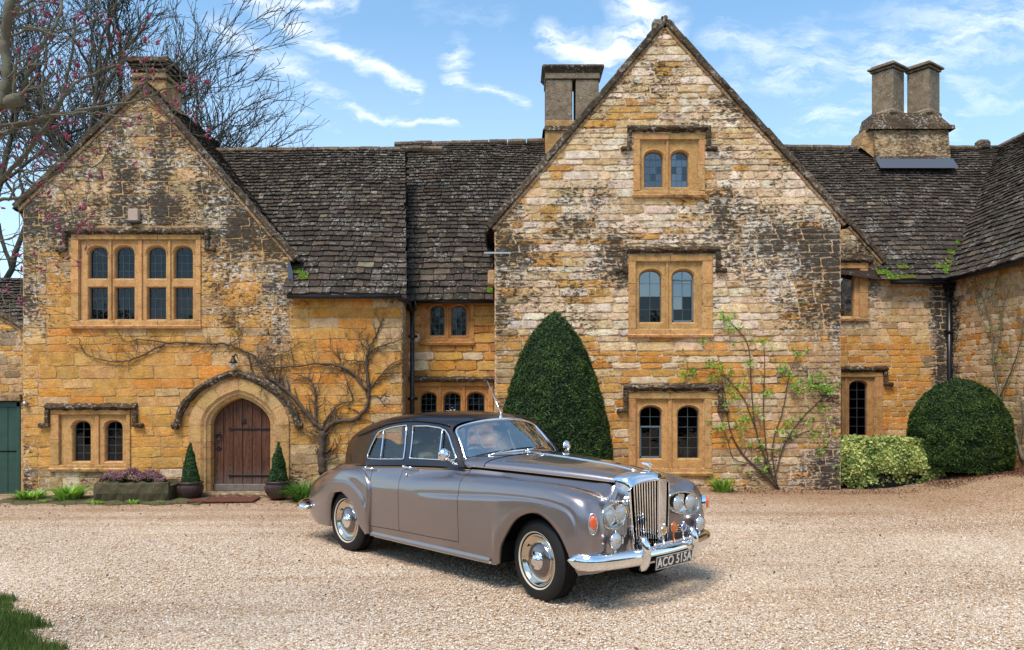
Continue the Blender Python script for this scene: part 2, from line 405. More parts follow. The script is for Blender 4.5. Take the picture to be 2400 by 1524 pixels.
def plain(name, base, rough=.7, nz=(8, .35), b_=.3, bs=40, metal=0, spec=.4, two=None):
    m, nn, b = principled(name, rough=rough, metal=metal, spec=spec); p = opos(nn)
    c = nn.mix(nn.mapr(nn.noise(p, nz[0], 5, .65), .35, .68, 0, 1), base, two or tuple(x * (1 - nz[1]) for x in base))
    nn.put(b, 'Base Color', c)
    if b_: bump(nn, b, nn.noise(p, bs, 4, .6), b_, .01)
    return m
M['lawn'] = plain('lawn', (.05, .08, .018), .9, (3, .5), .6, 60)
M['soil'] = plain('soil', (.085, .052, .032), .95, (9, .5), .8, 30)
M['bark'] = plain('bark', (.050, .037, .028), .95, (12, .5), .8, 50, two=(.085, .08, .055))
M['vine'] = plain('vine_bark', (.105, .070, .045), .95, (14, .5), .7, 60, two=(.05, .035, .025))
M['branch'] = plain('grey_branch', (.15, .12, .095), .9, (14, .4), .6, 60, two=(.13, .135, .07))
M['doorwood'], nn, b = principled('oak_plank', rough=.6, spec=.3)
p = opos(nn); mp = nn.new('ShaderNodeMapping'); mp.inputs['Scale'].default_value = (14, 14, .9); nn.put(mp, 0, p)
sx = nn.new('ShaderNodeSeparateXYZ'); nn.put(sx, 0, p)
c = nn.ramp(nn.noise(mp.outputs[0], 3.2, 6, .7, .4), [(.3, (.026, .009, .005)), (.5, (.092, .033, .015)), (.72, (.17, .072, .034))])
c = nn.mix(nn.mapr(nn.math('ADD', sx.outputs[2], nn.math('MULTIPLY', nn.noise(mp.outputs[0], 2, 4), .5)), .80, .28, 0, .8), c, (.15, .115, .095))
nn.put(b, 'Base Color', c); bump(nn, b, nn.noise(mp.outputs[0], 5, 5), .5, .006)
M['greendoor'] = plain('green_paint', (.028, .075, .055), .55, (6, .25), .15, 30)
M['mat'] = plain('coir_mat', (.16, .050, .028), .98, (20, .5), .9, 160)
M['pot'] = plain('glazed_brown_pot', (.060, .034, .030), .35, (10, .4), .2, 60)
M['trough'] = plain('mossy_stone_trough', (.095, .070, .038), .95, (9, .6), 1.0, 24, two=(.035, .038, .012))
M['darktrough'] = plain('dark_trough', (.012, .016, .022), .6)
M['whitebox'] = plain('pinkish_plastic_box', (.42, .30, .23), .5, (4, .1), 0)
M['steel'] = plain('galvanised_strap', (.45, .47, .47), .4, (8, .2), .1, metal=.7)
M['jug'] = plain('cream_jug', (.5, .42, .34), .4, (6, .2), 0)
def leafm(name, c1, c2, trans=.25, rough=.55):
    m, nn, b = principled(name, rough=rough, spec=.35)
    a = nn.new('ShaderNodeAttribute'); a.attribute_name = 'col'; s_ = nn.new('ShaderNodeSeparateColor'); nn.put(s_, 0, a.outputs[0])
    c = nn.mix(s_.outputs[0], c1, c2); nn.put(b, 'Base Color', c)
    tr = nn.new('ShaderNodeBsdfTranslucent'); nn.put(tr, 0, c); ms = nn.new('ShaderNodeMixShader'); nn.put(ms, 0, trans)
    nn.l.new(b.outputs[0], ms.inputs[1]); nn.l.new(tr.outputs[0], ms.inputs[2]); nn.l.new(ms.outputs[0], nn.n['Material Output'].inputs[0]); return m
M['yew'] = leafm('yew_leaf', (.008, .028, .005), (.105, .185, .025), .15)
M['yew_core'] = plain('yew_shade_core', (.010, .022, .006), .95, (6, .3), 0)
M['box'] = leafm('box_leaf', (.015, .045, .010), (.06, .13, .03), .15)
M['ivy'] = leafm('variegated_ivy_leaf', (.10, .18, .03), (.62, .64, .20), .2)
M['fresh'] = leafm('fresh_leaf', (.10, .24, .02), (.36, .58, .08), .35)
M['grassblade'] = leafm('grass_blade', (.03, .10, .010), (.15, .32, .04), .3)
M['turf'] = leafm('turf_blade', (.035, .065, .012), (.11, .17, .03), .25)
M['heather'] = leafm('pink_heather', (.12, .05, .05), (.48, .26, .28), .25)
M['bud'] = plain('pink_bud', (.30, .055, .10), .6, (30, .4), 0)
M['hedgeleaf'] = leafm('far_hedge_leaf', (.02, .045, .01), (.08, .13, .03), .2)
M['litter'] = plain('dead_leaf', (.14, .055, .03), .9, (14, .5), 0)

# car
def paint(name, base, metal, rough, flake=.0):
    m, nn, b = principled(name, base, rough, metal, .5, Coat_Weight=1.0, Coat_Roughness=.03)
    if flake:
        c = nn.mix(nn.mapr(nn.noise(opos(nn), 900, 1), .4, .6, 0, flake), base, tuple(min(1, x * 1.6) for x in base)); nn.put(b, 'Base Color', c)
    return m
M['paint'] = paint('taupe_metallic_paint', (.262, .224, .224), .86, .30, .2)
M['roofpaint'] = paint('dark_aubergine_paint', (.006, .003, .0045), .0, .30)
M['roofpaint'].node_tree.nodes['Principled BSDF'].inputs['Coat Weight'].default_value = .35
M['rimchrome'] = principled('rim_chrome', (.66, .58, .48), .10, 1.0)[0]  # beige reflections in the chrome put into its base colour
M['chrome'], nn, b = principled('chrome', (.86, .86, .87), .045, 1.0)
M['satin'], nn, b = principled('satin_chrome', (.72, .72, .72), .22, 1.0)
M['copper'], nn, b = principled('copper_badge', (.70, .26, .12), .28, .85)
M['gold'], nn, b = principled('gold_badge', (.65, .40, .12), .3, .9)
M['enamel'], nn, b = principled('blue_enamel', (.03, .08, .38), .2, 0, Coat_Weight=1.0)
M['rubber'], nn, b = principled('rubber', (.012, .011, .011), .65, 0, .3)
bump(nn, b, nn.noise(opos(nn), 220, 3), .3, .002)
M['whiteline'], nn, b = principled('cream_tyre_line', (.55, .47, .36), .6)
M['black'], nn, b = principled('matt_black', (.006, .006, .006), .8, 0, .2)
M['gap'], nn, b = principled('shut_line', (.004, .003, .003), .9, 0, .0)
M['leather'] = plain('cream_leather', (.62, .57, .42), .5, (5, .15), .15, 60)
M['walnut'] = plain('walnut_dash', (.10, .035, .012), .25, (20, .5), 0)
M['amber'], nn, b = principled('amber_lens', (.85, .10, .01), .12, 0, .6, Coat_Weight=1.0, Transmission_Weight=.25)
M['clearlens'], nn, b = principled('clear_lens', (.52, .55, .54), .10, 0, .6, Coat_Weight=1.0)
wv = nn.new('ShaderNodeTexWave'); nn.put(wv, 'Scale', 26); nn.put(wv, 'Vector', opos(nn)); wv.bands_direction = 'Y'
bump(nn, b, wv.outputs[1], .55, .006); nn.put(b, 'Metallic', .35)
M['plateblack'], nn, b = principled('plate_black', (.008, .008, .009), .3)
M['platesilver'], nn, b = principled('plate_silver', (.78, .76, .70), .35, .3)
M['goldline'], nn, b = principled('gold_pinstripe', (.40, .25, .09), .4, .3)
# ------------------------------------------------------------ the manor house
YL, YM, YG, YR, XW = 14.2, 15.1, 14.2, 16.9, 9.325     # wall planes
K = F / 14.2
def LX(px): return (px - 1200) / K
def LZ(py): return H + (YH - py) / K
def MX(px): return (px - 1200) / F * YM
def MZ(py): return H + (YH - py) / F * YM
def RX(px): return (px - 1200) / F * YR
def RZ(py): return H + (YH - py) / F * YR
house = thing('manor_house', 'old honey-coloured limestone manor house with steep gables, stone-slate roofs and tall chimneys', 'house', (0, YL, 0))

GOLD = (.53, .292, .078); ORNG = (.55, .250, .050); PALE = (.64, .50, .34); TAN = (.42, .29, .155); GREY = (.25, .185, .12); PINKW = (.70, .60, .48); CREAM = (.58, .41, .22); DEEP = (.40, .17, .04)
def bandf(v, pts): return float(np.interp(v, [p[0] for p in pts], [p[1] for p in pts]))
def jit(c, a=.12, r=rnd):
    k = 1 + r.uniform(-a, a); return tuple(min(.9, max(.01, x * k * (1 + r.uniform(-.05, .05)))) for x in c)
def pick(r, opts):
    t = r.random() * sum(w_ for w_, _ in opts)
    for w_, c in opts:
        t -= w_
        if t <= 0: return c
    return opts[-1][1]
def col_left(u, z, r):
    px, py = 1200 + u * K, 915 - (z - 1.9) * K
    if px < 690:
        if py < 545: c = pick(r, [(3, (.33, .24, .14)), (3, (.38, .27, .15)), (2, (.44, .29, .13)), (1, CREAM)]); w_ = .62 + .3 * (max(0, 1 - abs(px - 290) / 60) + max(0, 1 - abs(px - 375) / 55)) * (py > 290)
        elif py < 770: c = pick(r, [(2, TAN), (4, GOLD), (1, (.44, .29, .13))]); w_ = .42 if px > 480 else (.62 if px < 150 else .3)
        elif py < 1085: c = pick(r, [(7, GOLD), (3, ORNG), (2, (.54, .33, .13)), (1, (.55, .37, .18))]); w_ = .10 + .6 * (px > 600) + .5 * (px < 110)
        else: c = pick(r, [(3, TAN), (3, PALE), (1, GREY), (1, GOLD)]); w_ = .5
        if px > 600 and py < 1085: c = pick(r, [(3, TAN), (2, GOLD), (2, GREY)])
    else:
        c = pick(r, [(4, ORNG), (4, GOLD), (1, CREAM)]); w_ = .12 + .4 * (px > 900) + .35 * max(0, 1 - abs(px - 700) / 40)
        if px > 905 or py > 1060: c = pick(r, [(3, TAN), (2, CREAM), (1, GOLD)])
    return (*jit(c, .13, r), min(1, w_ + r.uniform(-.1, .12)))
def col_gable(u, z, r):
    px, py = 1200 + u * K, 915 - (z - 1.9) * K
    if py < 440: c = pick(r, [(4, PALE), (3, PINKW), (3, CREAM), (2, GOLD)]); w_ = .42
    elif py < 780: c = pick(r, [(3, PALE), (4, PINKW), (2, GOLD), (1, CREAM)]); w_ = .45 + .25 * (py < 560)
    elif py < 1050: c = pick(r, [(4, GOLD), (3, PALE), (2, ORNG), (2, CREAM)]); w_ = .25
    else: c = pick(r, [(3, TAN), (2, PALE), (2, GOLD)]); w_ = .5
    if px > 1850 and py > 540: c = pick(r, [(4, TAN), (1, (.33, .24, .14)), (2, GOLD)]); w_ = .85
    if px < 1210: c = pick(r, [(3, TAN), (2, GOLD)]); w_ = .6
    if 500 < py < 780 and px > 1690 and px <= 1850: w_ = .62; c = pick(r, [(3, PINKW), (2, PALE), (1, CREAM)])
    return (*jit(c, .12, r), min(1, w_ + r.uniform(-.16, .14)))
def col_mid(u, z, r):
    c = pick(r, [(5, ORNG), (3, GOLD), (2, DEEP), (1, PALE)]); return (*jit(c, .14, r), .12 + r.uniform(-.1, .15))
def col_right(u, z, r):
    px, py = 1200 + u * F / YR, 915 - (z - 1.9) * F / YR
    c = pick(r, [(4, CREAM), (3, PALE), (2, TAN), (1, GOLD)]); w_ = .25
    if 790 < py < 1000: c = pick(r, [(4, GOLD), (2, ORNG), (2, CREAM)]); w_ = .15
    if px < 2060 and py < 790: c = pick(r, [(3, TAN), (2, PALE), (1, GREY)]); w_ = .55
    if px > 2175: w_ = 1.0; c = GREY
    return (*jit(c, .12, r), min(1, w_ + r.uniform(-.1, .1)))
def col_wing(u, z, r):
    c = pick(r, [(3, CREAM), (2, TAN), (2, PALE), (1, ORNG)]); w_ = .38 + .5 * max(0, 1 - abs(u - 16.7) / .5)
    return (*jit(c, .12, r), min(1, w_ + r.uniform(-.1, .1)))

def wear_left(x, y, z):
    px, py = 1200 + x * K, 915 - (z - 1.9) * K
    w_ = bandf(py, [(200, .58), (290, .70), (520, .66), (600, .48), (760, .32), (830, .12), (1080, .12), (1110, .45), (1160, .55)])
    if px > 690: w_ = bandf(py, [(690, .32), (730, .12), (1050, .10), (1100, .35)])
    if 290 < py < 560: w_ += .38 * max(max(0, 1 - abs(px - 288) / 34), max(0, 1 - abs(px - 385) / 38))
    w_ += .38 * max(0, 1 - (px - 54) / 70) * (py > 470) + .42 * max(0, 1 - abs(px - 650) / 58) * (py > 560) + .30 * max(0, 1 - abs(px - 918) / 40) + .25 * max(0, 1 - abs(px - 540) / 80) * (540 < py < 800)
    return w_
def wear_gable(x, y, z):
    px, py = 1200 + x * K, 915 - (z - 1.9) * K
    w_ = bandf(py, [(60, .40), (180, .46), (300, .56), (420, .42), (470, .54), (560, .64), (640, .56), (760, .48), (830, .26), (1040, .22), (1080, .45), (1150, .55)])
    w_ += .25 * sstep(px, 1840, 1960) * sstep(py, 440, 560) + .10 * sstep(px, 1640, 1760) * (480 < py < 800) + .25 * max(0, 1 - (px - 1160) / 60) * (py > 500) - .10 * max(0, 1 - abs(px - 1560) / 120) * (py > 460)
    return w_
def wear_mid(x, y, z): return .10 + .3 * max(0, 1 - (x - MX(955)) / .3)
def wear_right(x, y, z):
    px, py = 1200 + x * F / YR, 915 - (z - 1.9) * F / YR
    return bandf(py, [(500, .5), (640, .45), (760, .30), (800, .10), (1000, .12)]) + .85 * max(0, 1 - abs(px - 2205) / 34) + .15 * (px < 2060)
def wear_wing(x, y, z): return .30 + .55 * max(0, 1 - (YR - y) / .6)
def clip_poly(poly, planes):
    for a, b_, c in planes:
        out = []; n = len(poly)
        for i in range(n):
            p, q = poly[i], poly[(i + 1) % n]; dp = a * p[0] + b_ * p[1] - c; dq = a * q[0] + b_ * q[1] - c
            if dp <= 0: out.append(p)
            if (dp < 0 < dq) or (dq < 0 < dp): t = dp / (dp - dq); out.append((p[0] + (q[0] - p[0]) * t, p[1] + (q[1] - p[1]) * t))
        poly = out
        if len(poly) < 3: return None
    return poly
def area(p): return abs(sum(p[i][0] * p[(i + 1) % len(p)][1] - p[(i + 1) % len(p)][0] * p[i][1] for i in range(len(p)))) / 2
def stone_solid(poly, frm, depth, r, j=.009):
    """irregular block face standing proud of the mortar; frm(u, z, d)"""
    pts = []; n = len(poly)
    cx = sum(p[0] for p in poly) / n; cz = sum(p[1] for p in poly) / n
    for i in range(n):
        p, q = poly[i], poly[(i + 1) % n]; L_ = math.hypot(q[0] - p[0], q[1] - p[1])
        if L_ < .02: continue
        m_ = 1 if L_ < .28 else 2
        cr = min(.018, L_ * .18)
        pts.append((p[0] + (q[0] - p[0]) * cr / L_, p[1] + (q[1] - p[1]) * cr / L_))
        for k in range(1, m_ + 1):
            t = k / (m_ + 1); pts.append((p[0] + (q[0] - p[0]) * t + r.uniform(-j, j), p[1] + (q[1] - p[1]) * t + r.uniform(-j, j)))
    pts = [(x + r.uniform(-j, j) * .5, z + r.uniform(-j, j) * .5) for x, z in pts]; m_ = len(pts)
    if m_ < 3: return None
    V = [frm(x, z, 0) for x, z in pts]
    tx, tz = r.uniform(-.004, .004), r.uniform(-.004, .004)
    ins = .008
    for x, z in pts:
        d = math.hypot(x - cx, z - cz) + 1e-6; k = max(.5, 1 - ins / d)
        V.append(frm(cx + (x - cx) * k, cz + (z - cz) * k, max(.003, depth + tx * (x - cx) * 6 + tz * (z - cz) * 6 + r.uniform(-.0015, .0015))))
    V.append(frm(cx, cz, depth + .002))
    Fc = [(i, (i + 1) % m_, m_ + (i + 1) % m_, m_ + i) for i in range(m_)] + [(m_ + i, m_ + (i + 1) % m_, 2 * m_) for i in range(m_)]
    return V, Fc
from mathutils import noise as mn
def vcol(V, frm, c, colf, poly):
    '''stone colour with the weathering of the wall at each corner (stains run on from stone to stone)'''
    wf = WEAR.get(colf)
    if wf is None: return [c] * len(V)
    out = []
    for x, y, z in V:
        n_ = mn.noise((x * .9, y * .9, z * .9)) * .5 + mn.noise((x * 2.6, y * 2.6, z * 1.6)) * .35 + mn.noise((x * 6, y * 6, z * 5)) * .2
        out.append((c[0], c[1], c[2], min(1, max(0, wf(x, y, z) + n_ * .55 + (c[3] - .4) * .12))))
    return out
WEAR = {}
STONES = []      # (visible size, wall, V, F, colour)
def lay_stones(wall, frm, u0, u1, z0, z1, colf, scale=K, ch=(.15, .24), sl=(.28, .70), forb=(), planes=(), joint=.007, depth=(.004, .012), seed=1, sizefac=1.0, quoin=None):
    r = random.Random(seed); z = z0
    while z < z1 - .03:
        h_ = r.uniform(*ch)
        if z + h_ > z1 - .08: h_ = z1 - z
        bad = []
        for fn in forb:
            bad += fn(z, z + h_)
        segs = [(u0, u1)]
        for a, b_ in bad:
            ns = []
            for s0, s1 in segs:
                if b_ <= s0 or a >= s1: ns.append((s0, s1)); continue
                if a > s0: ns.append((s0, a))
                if b_ < s1: ns.append((b_, s1))
            segs = ns
        for s0, s1 in segs:
            if s1 - s0 < .05: continue
            x = s0; first = True
            while x < s1 - 1e-4:
                L_ = r.uniform(*sl)
                if quoin and (first and abs(s0 - u0) < .01): L_ = r.choice([.28, .42])
                if x + L_ > s1 - sl[0] * .55: L_ = s1 - x
                poly = [(x + joint / 2, z + joint / 2), (x + L_ - joint / 2, z + joint / 2), (x + L_ - joint / 2, z + h_ - joint / 2), (x + joint / 2, z + h_ - joint / 2)]
                x += L_; first = False
                if planes: poly = clip_poly(poly, planes)
                if not poly or area(poly) < .0025: continue
                cx = sum(p[0] for p in poly) / len(poly); cz = sum(p[1] for p in poly) / len(poly)
                sv = stone_solid(poly, frm, r.uniform(*depth), r)
                if sv: STONES.append((area(poly) * scale * scale * sizefac, wall, sv[0], sv[1], vcol(sv[0], frm, colf(cx, cz, r), colf, poly)))
        z += h_
def rect_forb(x0, x1, z0, z1, m_=.03):
    def fn(a, b_):
        ov = min(b_, z1) - max(a, z0)
        return [(x0 + m_, x1 - m_)] if ov > .3 * (b_ - a) else []
    return fn
def wall_sheet(label, outer, holes, frm, col):
    b_ = B(); b_.poly(outer, holes, f=lambda a, c: frm(a, c, 0), col=col)
    o = b_.obj('wall', M['mortar'], house, world=True, colattr=True); tag(o, label); return o
frmL = lambda u_, z, d: (u_, YL - d, z)
frmG = lambda u_, z, d: (u_, YG - .001 - d, z)
frmM = lambda u_, z, d: (u_, YM - d, z)
frmR = lambda u_, z, d: (u_, YR - d, z)
frmW = lambda u_, z, d: (XW - d, u_, z)

# --- window descriptions, measured off the photograph (pixel rectangles on their wall plane)
def px_rect(x0, x1, y0, y1, fx, fz): return (fx(x0), fx(x1), fz(y1), fz(y0))
WIN = []
def W(wall, S, I, lights, hood, nx, ny, mats=None, casement=None, label=None, sill=True): WIN.append(dict(wall=wall, S=S, I=I, lights=lights, hood=hood, nx=nx, ny=ny, mats=mats, casement=casement, label=label, sill=sill))
W('L', (168, 472, 550, 764), (186, 460, 562, 752), [(206, 249, 578, 652, 1), (268, 312, 578, 652, 1), (344, 386, 578, 652, 1), (407, 449, 578, 652, 1), (206, 249, 674, 748, 0), (268, 312, 674, 748, 0), (344, 386, 674, 748, 0), (407, 449, 674, 748, 0)], (150, 492, 541, 585), 3, 4, label='eight-light mullioned window high in the left gable')
W('L', (119, 307, 960, 1098), (140, 297, 972, 1090), [(169, 209, 988, 1082, 1), (245, 284, 988, 1082, 1)], (110, 323, 952, 996), 2, 5, label='two-light window low in the left gable')
W('M', (984, 1112, 706, 803), (996, 1102, 706.5, 795), [(1008, 1040, 716, 786, 1), (1058, 1092, 716, 786, 1)], None, 3, 5, label='two-light window under the recessed eave')
W('M', (953, 1156, 893, 1010), (972, 1146, 905, 1000), [(985, 1022, 921, 990, 1), (1040, 1079, 921, 990, 1), (1096, 1135, 921, 990, 1)], None, 3, 5, label='three-light window low in the recess')
W('G', (1484, 1652, 314, 458), (1500, 1638, 328, 448), [(1512, 1554, 354, 437, 1), (1575, 1614, 354, 437, 1)], (1470, 1664, 301, 350), 3, 5, mats=('glass_blue', 'glass_grey'), label='two-light attic window in the big gable, left pane blue')
W('G', (1472, 1670, 598, 785), (1490, 1646, 613, 772), [(1500, 1551, 633, 755, 1), (1577, 1627, 633, 755, 1)], (1458, 1686, 584, 634), 2, 4, mats=('glass_sky', 'glass_sky'), casement=(1, 655), label='two-light first-floor window in the big gable')
W('G', (1472, 1668, 920, 1108), (1490, 1650, 935, 1098), [(1501, 1551, 953, 1075, 1), (1590, 1639, 953, 1075, 1)], (1461, 1692, 907, 962), 2, 5, casement=(0, 1001), label='two-light ground-floor window in the big gable')
W('R', (1930, 2034, 614, 748), (1940, 2014, 630, 744), [(1950, 2003, 642, 741, 0)], (1930, 2044, 609, None), 3, 7, mats=('glass_bright',), label='narrow upper window tucked behind the big gable')
W('R', (1900, 2068, 874, 1030), (1920, 2050, 884, 1026), [(1936, 1974, 893, 1021, 1), (1993, 2034, 893, 1021, 1)], (1900, 2078, 864, 900), 2, 6, label='arched ground-floor window beside the ivy trough')
FX = {'L': (LX, LZ, YL), 'G': (LX, LZ, YG), 'M': (MX, MZ, YM), 'R': (RX, RZ, YR)}
# --- wall outlines
gL_apex = (LX(337), LZ(208)); gL_l = (LX(54), LZ(478)); gL_r = (LX(680), LZ(598))
zeL = LZ(683); XR_L = LX(942)
apexG = (LX(1558), LZ(58)); gG_l = (LX(1160), LZ(528)); gG_r = (LX(1970), LZ(512))
zeM = MZ(697); zeR = RZ(655)
outerL = [(LX(54), -.3), (XR_L, -.3), (XR_L, zeL), (gL_r[0], zeL), (gL_r[0], gL_r[1]), gL_apex, gL_l]
door_c = LX(561); dz0 = LZ(1153); dzs = LZ(996)
def arch(a, rise, sharp, t):   # t -1..1 -> (dx, dz)
    x = math.sin(t * math.pi / 2); return (a * x, rise * ((1 - sharp) * math.sqrt(max(0, 1 - x * x)) + sharp * (1 - abs(x))))
def arch_z(a, rise, sharp, dx):
    x = min(1, abs(dx) / a); return rise * ((1 - sharp) * math.sqrt(max(0, 1 - x * x)) + sharp * (1 - x))
doorhole = [(door_c - .60, dz0), (door_c + .60, dz0)] + [(door_c + dx, dzs + dz) for dx, dz in [arch(.60, .56, .25, t) for t in np.linspace(1, -1, 17)]]
def door_forb(a, b_):
    zm = a * .45 + b_ * .55
    if b_ < dz0: return []
    if zm < dzs: return [(door_c - .84, door_c + .84)]
    lo = 0.0
    if zm > dzs + .80: return []
    for k in range(84, 0, -2):
        if arch_z(.86, .80, .25, k / 100) > zm - dzs: lo = k / 100; break
    return [(door_c - lo, door_c + lo)] if lo > .05 else []
def holes_for(wk, m_=.05):
    fx, fz, _ = FX[wk]; out = []
    for q in WIN:
        if q['wall'] == wk:
            x0, x1, z0, z1 = px_rect(*q['I'], fx, fz); out.append([(x0 + .01, z0 + .01), (x1 - .01, z0 + .01), (x1 - .01, z1 - .01), (x0 + .01, z1 - .01)])
    return out
def forbs(wk): 
    fx, fz, _ = FX[wk]; return [rect_forb(*px_rect(*q['S'], fx, fz)) for q in WIN if q['wall'] == wk]
def line_plane(p, q, below):   # half plane keeping the side of point "below"
    a, b_ = -(q[1] - p[1]), (q[0] - p[0]); c = a * p[0] + b_ * p[1]
    if a * below[0] + b_ * below[1] > c: a, b_, c = -a, -b_, -c
    return (a, b_, c)
WEAR.update({col_left: wear_left, col_gable: wear_gable, col_mid: wear_mid, col_right: wear_right, col_wing: wear_wing})
MC = (.46, .31, .15, .42); MP = (.55, .42, .28, .50)
wL = wall_sheet('golden left gable wall with the arched door', outerL, holes_for('L') + [doorhole], frmL, MC)
lay_stones(wL, frmL, LX(54), gL_r[0], ground_z(-6, 14.2) - .05, LZ(200), col_left, forb=forbs('L') + [door_forb], planes=[line_plane(gL_apex, gL_l, (LX(337), 2)), line_plane(gL_apex, gL_r, (LX(337), 2))], ch=(.14, .245), sl=(.26, .80), seed=3, quoin=True)
lay_stones(wL, frmL, gL_r[0], XR_L, -.05, zeL, col_left, ch=(.15, .24), sl=(.28, .62), seed=5)
outerG = [(gG_l[0], -.3), (gG_r[0], -.3), gG_r, apexG, gG_l]
wG = wall_sheet('pale weathered wall of the big right gable', outerG, holes_for('G'), frmG, MP)
lay_stones(wG, frmG, gG_l[0], gG_r[0], -.05, apexG[1], col_gable, forb=forbs('G'), planes=[line_plane(apexG, gG_l, (apexG[0], 2)), line_plane(apexG, gG_r, (apexG[0], 2))], ch=(.085, .165), sl=(.20, .68), seed=11, joint=.014, depth=(.008, .022))
XM1 = LX(1160) + .3
outerM = [(MX(950) - .3, -.3), (XM1 + .3, -.3), (XM1 + .3, zeM + .1), (MX(950) - .3, zeM + .1)]
wM = wall_sheet('deep orange recessed wall between the two gables', outerM, holes_for('M'), frmM, MC)
lay_stones(wM, frmM, MX(956), XM1, -.05, zeM, col_mid, scale=F / YM, forb=forbs('M') + [rect_forb(MX(950), MX(1175), MZ(1010), MZ(886))], ch=(.13, .22), sl=(.28, .6), seed=17, depth=(.012, .03), joint=.012)
# return wall on the inner side of the left range
frmLr = lambda u_, z, d: (XR_L + d, u_, z)
rt = B().add([(XR_L, YL, -.3), (XR_L, YM + .1, -.3), (XR_L, YM + .1, zeL), (XR_L, YL, zeL)], [(0, 1, 2, 3)], col=MC).obj('wall', M['mortar'], house, world=True, colattr=True)
tag(rt, 'narrow return wall of the left range')
lay_stones(rt, frmLr, YL, YM, 0, zeL, lambda a, b_, r: (*jit(TAN, .12, r), .5), sizefac=.02, seed=19, ch=(.17, .27))
ptR = (RX(2066), RZ(612)); slG = (gG_r[1] - apexG[1]) / (gG_r[0] - apexG[0])
xa = 5.86; topR = (xa, ptR[1] + (xa - ptR[0]) * slG)
outerR = [(xa, -.3), (XW + .1, -.3), (XW + .1, zeR), (ptR[0], zeR), ptR, topR]
wR = wall_sheet('tan coursed wall right of the big gable', outerR, holes_for('R'), frmR, MP)
lay_stones(wR, frmR, 5.6, XW, .05, topR[1], col_right, scale=F / YR, forb=forbs('R'), planes=[line_plane(topR, ptR, (5.6, 1)), (0, 1, 9)] , ch=(.105, .165), sl=(.16, .36), seed=23) if 0 else None
lay_stones(wR, frmR, 5.6, ptR[0], zeR - .25, topR[1], col_right, scale=F / YR, forb=forbs('R'), planes=[line_plane(topR, ptR, (5.6, 1))], ch=(.13, .2), sl=(.2, .5), seed=23)
lay_stones(wR, frmR, 5.6, XW, .05, zeR - .25, col_right, scale=F / YR, forb=forbs('R'), ch=(.10, .17), sl=(.16, .40), seed=29)
lay_stones(wR, frmR, ptR[0], XW, zeR - .25, zeR, col_right, scale=F / YR, ch=(.10, .17), sl=(.16, .40), seed=31)
zeW = H + 276 / F * YR; XWend = 9.8
wW = B().add([(XW, XWend, -.3), (XW, YR, -.3), (XW, YR, zeW), (XW, XWend, zeW)], [(3, 2, 1, 0)], col=MP).obj('wall', M['mortar'], house, world=True, colattr=True)
tag(wW, 'wing wall running towards the camera at the right edge')
lay_stones(wW, frmW, XWend, YR, .2, zeW, col_wing, scale=F / 14, sizefac=.35, ch=(.09, .15), sl=(.14, .34), seed=37)
# unseen sides, so the house stands closed from other positions
cl = B()
for x0, x1, y1, zz in ((LX(54), XR_L, 18.8, 3.5), (gG_l[0], gG_r[0], 19.2, 4.8)):
    cl.add([(x0, YL, -.3), (x0, y1, -.3), (x0, y1, zz), (x0, YL, zz)], [(0, 1, 2, 3)], col=MC)
cl.add([(gG_r[0], YG, -.3), (gG_r[0], YR + .2, -.3), (gG_r[0], YR + .2, 4.85), (gG_r[0], YG, 4.85)], [(3, 2, 1, 0)], col=MP)
cl.obj('side_wall', M['mortar'], house, world=True, colattr=True)
lay_stones(wG, lambda u_, z, d: (gG_r[0] + d, u_, z), YG, YR, .1, 4.8, lambda a, b_, r: (*jit(TAN, .12, r), .6), sizefac=.0, seed=41)
lay_stones(wG, lambda u_, z, d: (gG_l[0] - d, u_, z), YG, YM, 0, 4.8, lambda a, b_, r: (*jit(TAN, .12, r), .6), sizefac=.0, seed=43)
# --- place the stones: the 300 that show largest one by one, the rest of each wall joined
STONES.sort(key=lambda t: -t[0]); rest = {}
for i, (sz, wall, V, Fc, c) in enumerate(STONES):
    if i < 300:
        b_ = B().add(V, Fc, c); b_.obj('stone', M['stone'], wall, world=True, colattr=True)
    else: rest.setdefault(wall, B()).add(V, Fc, c)
for wall, b_ in rest.items(): b_.obj('small_stones', M['stone'], wall, world=True, colattr=True, kind='stuff')

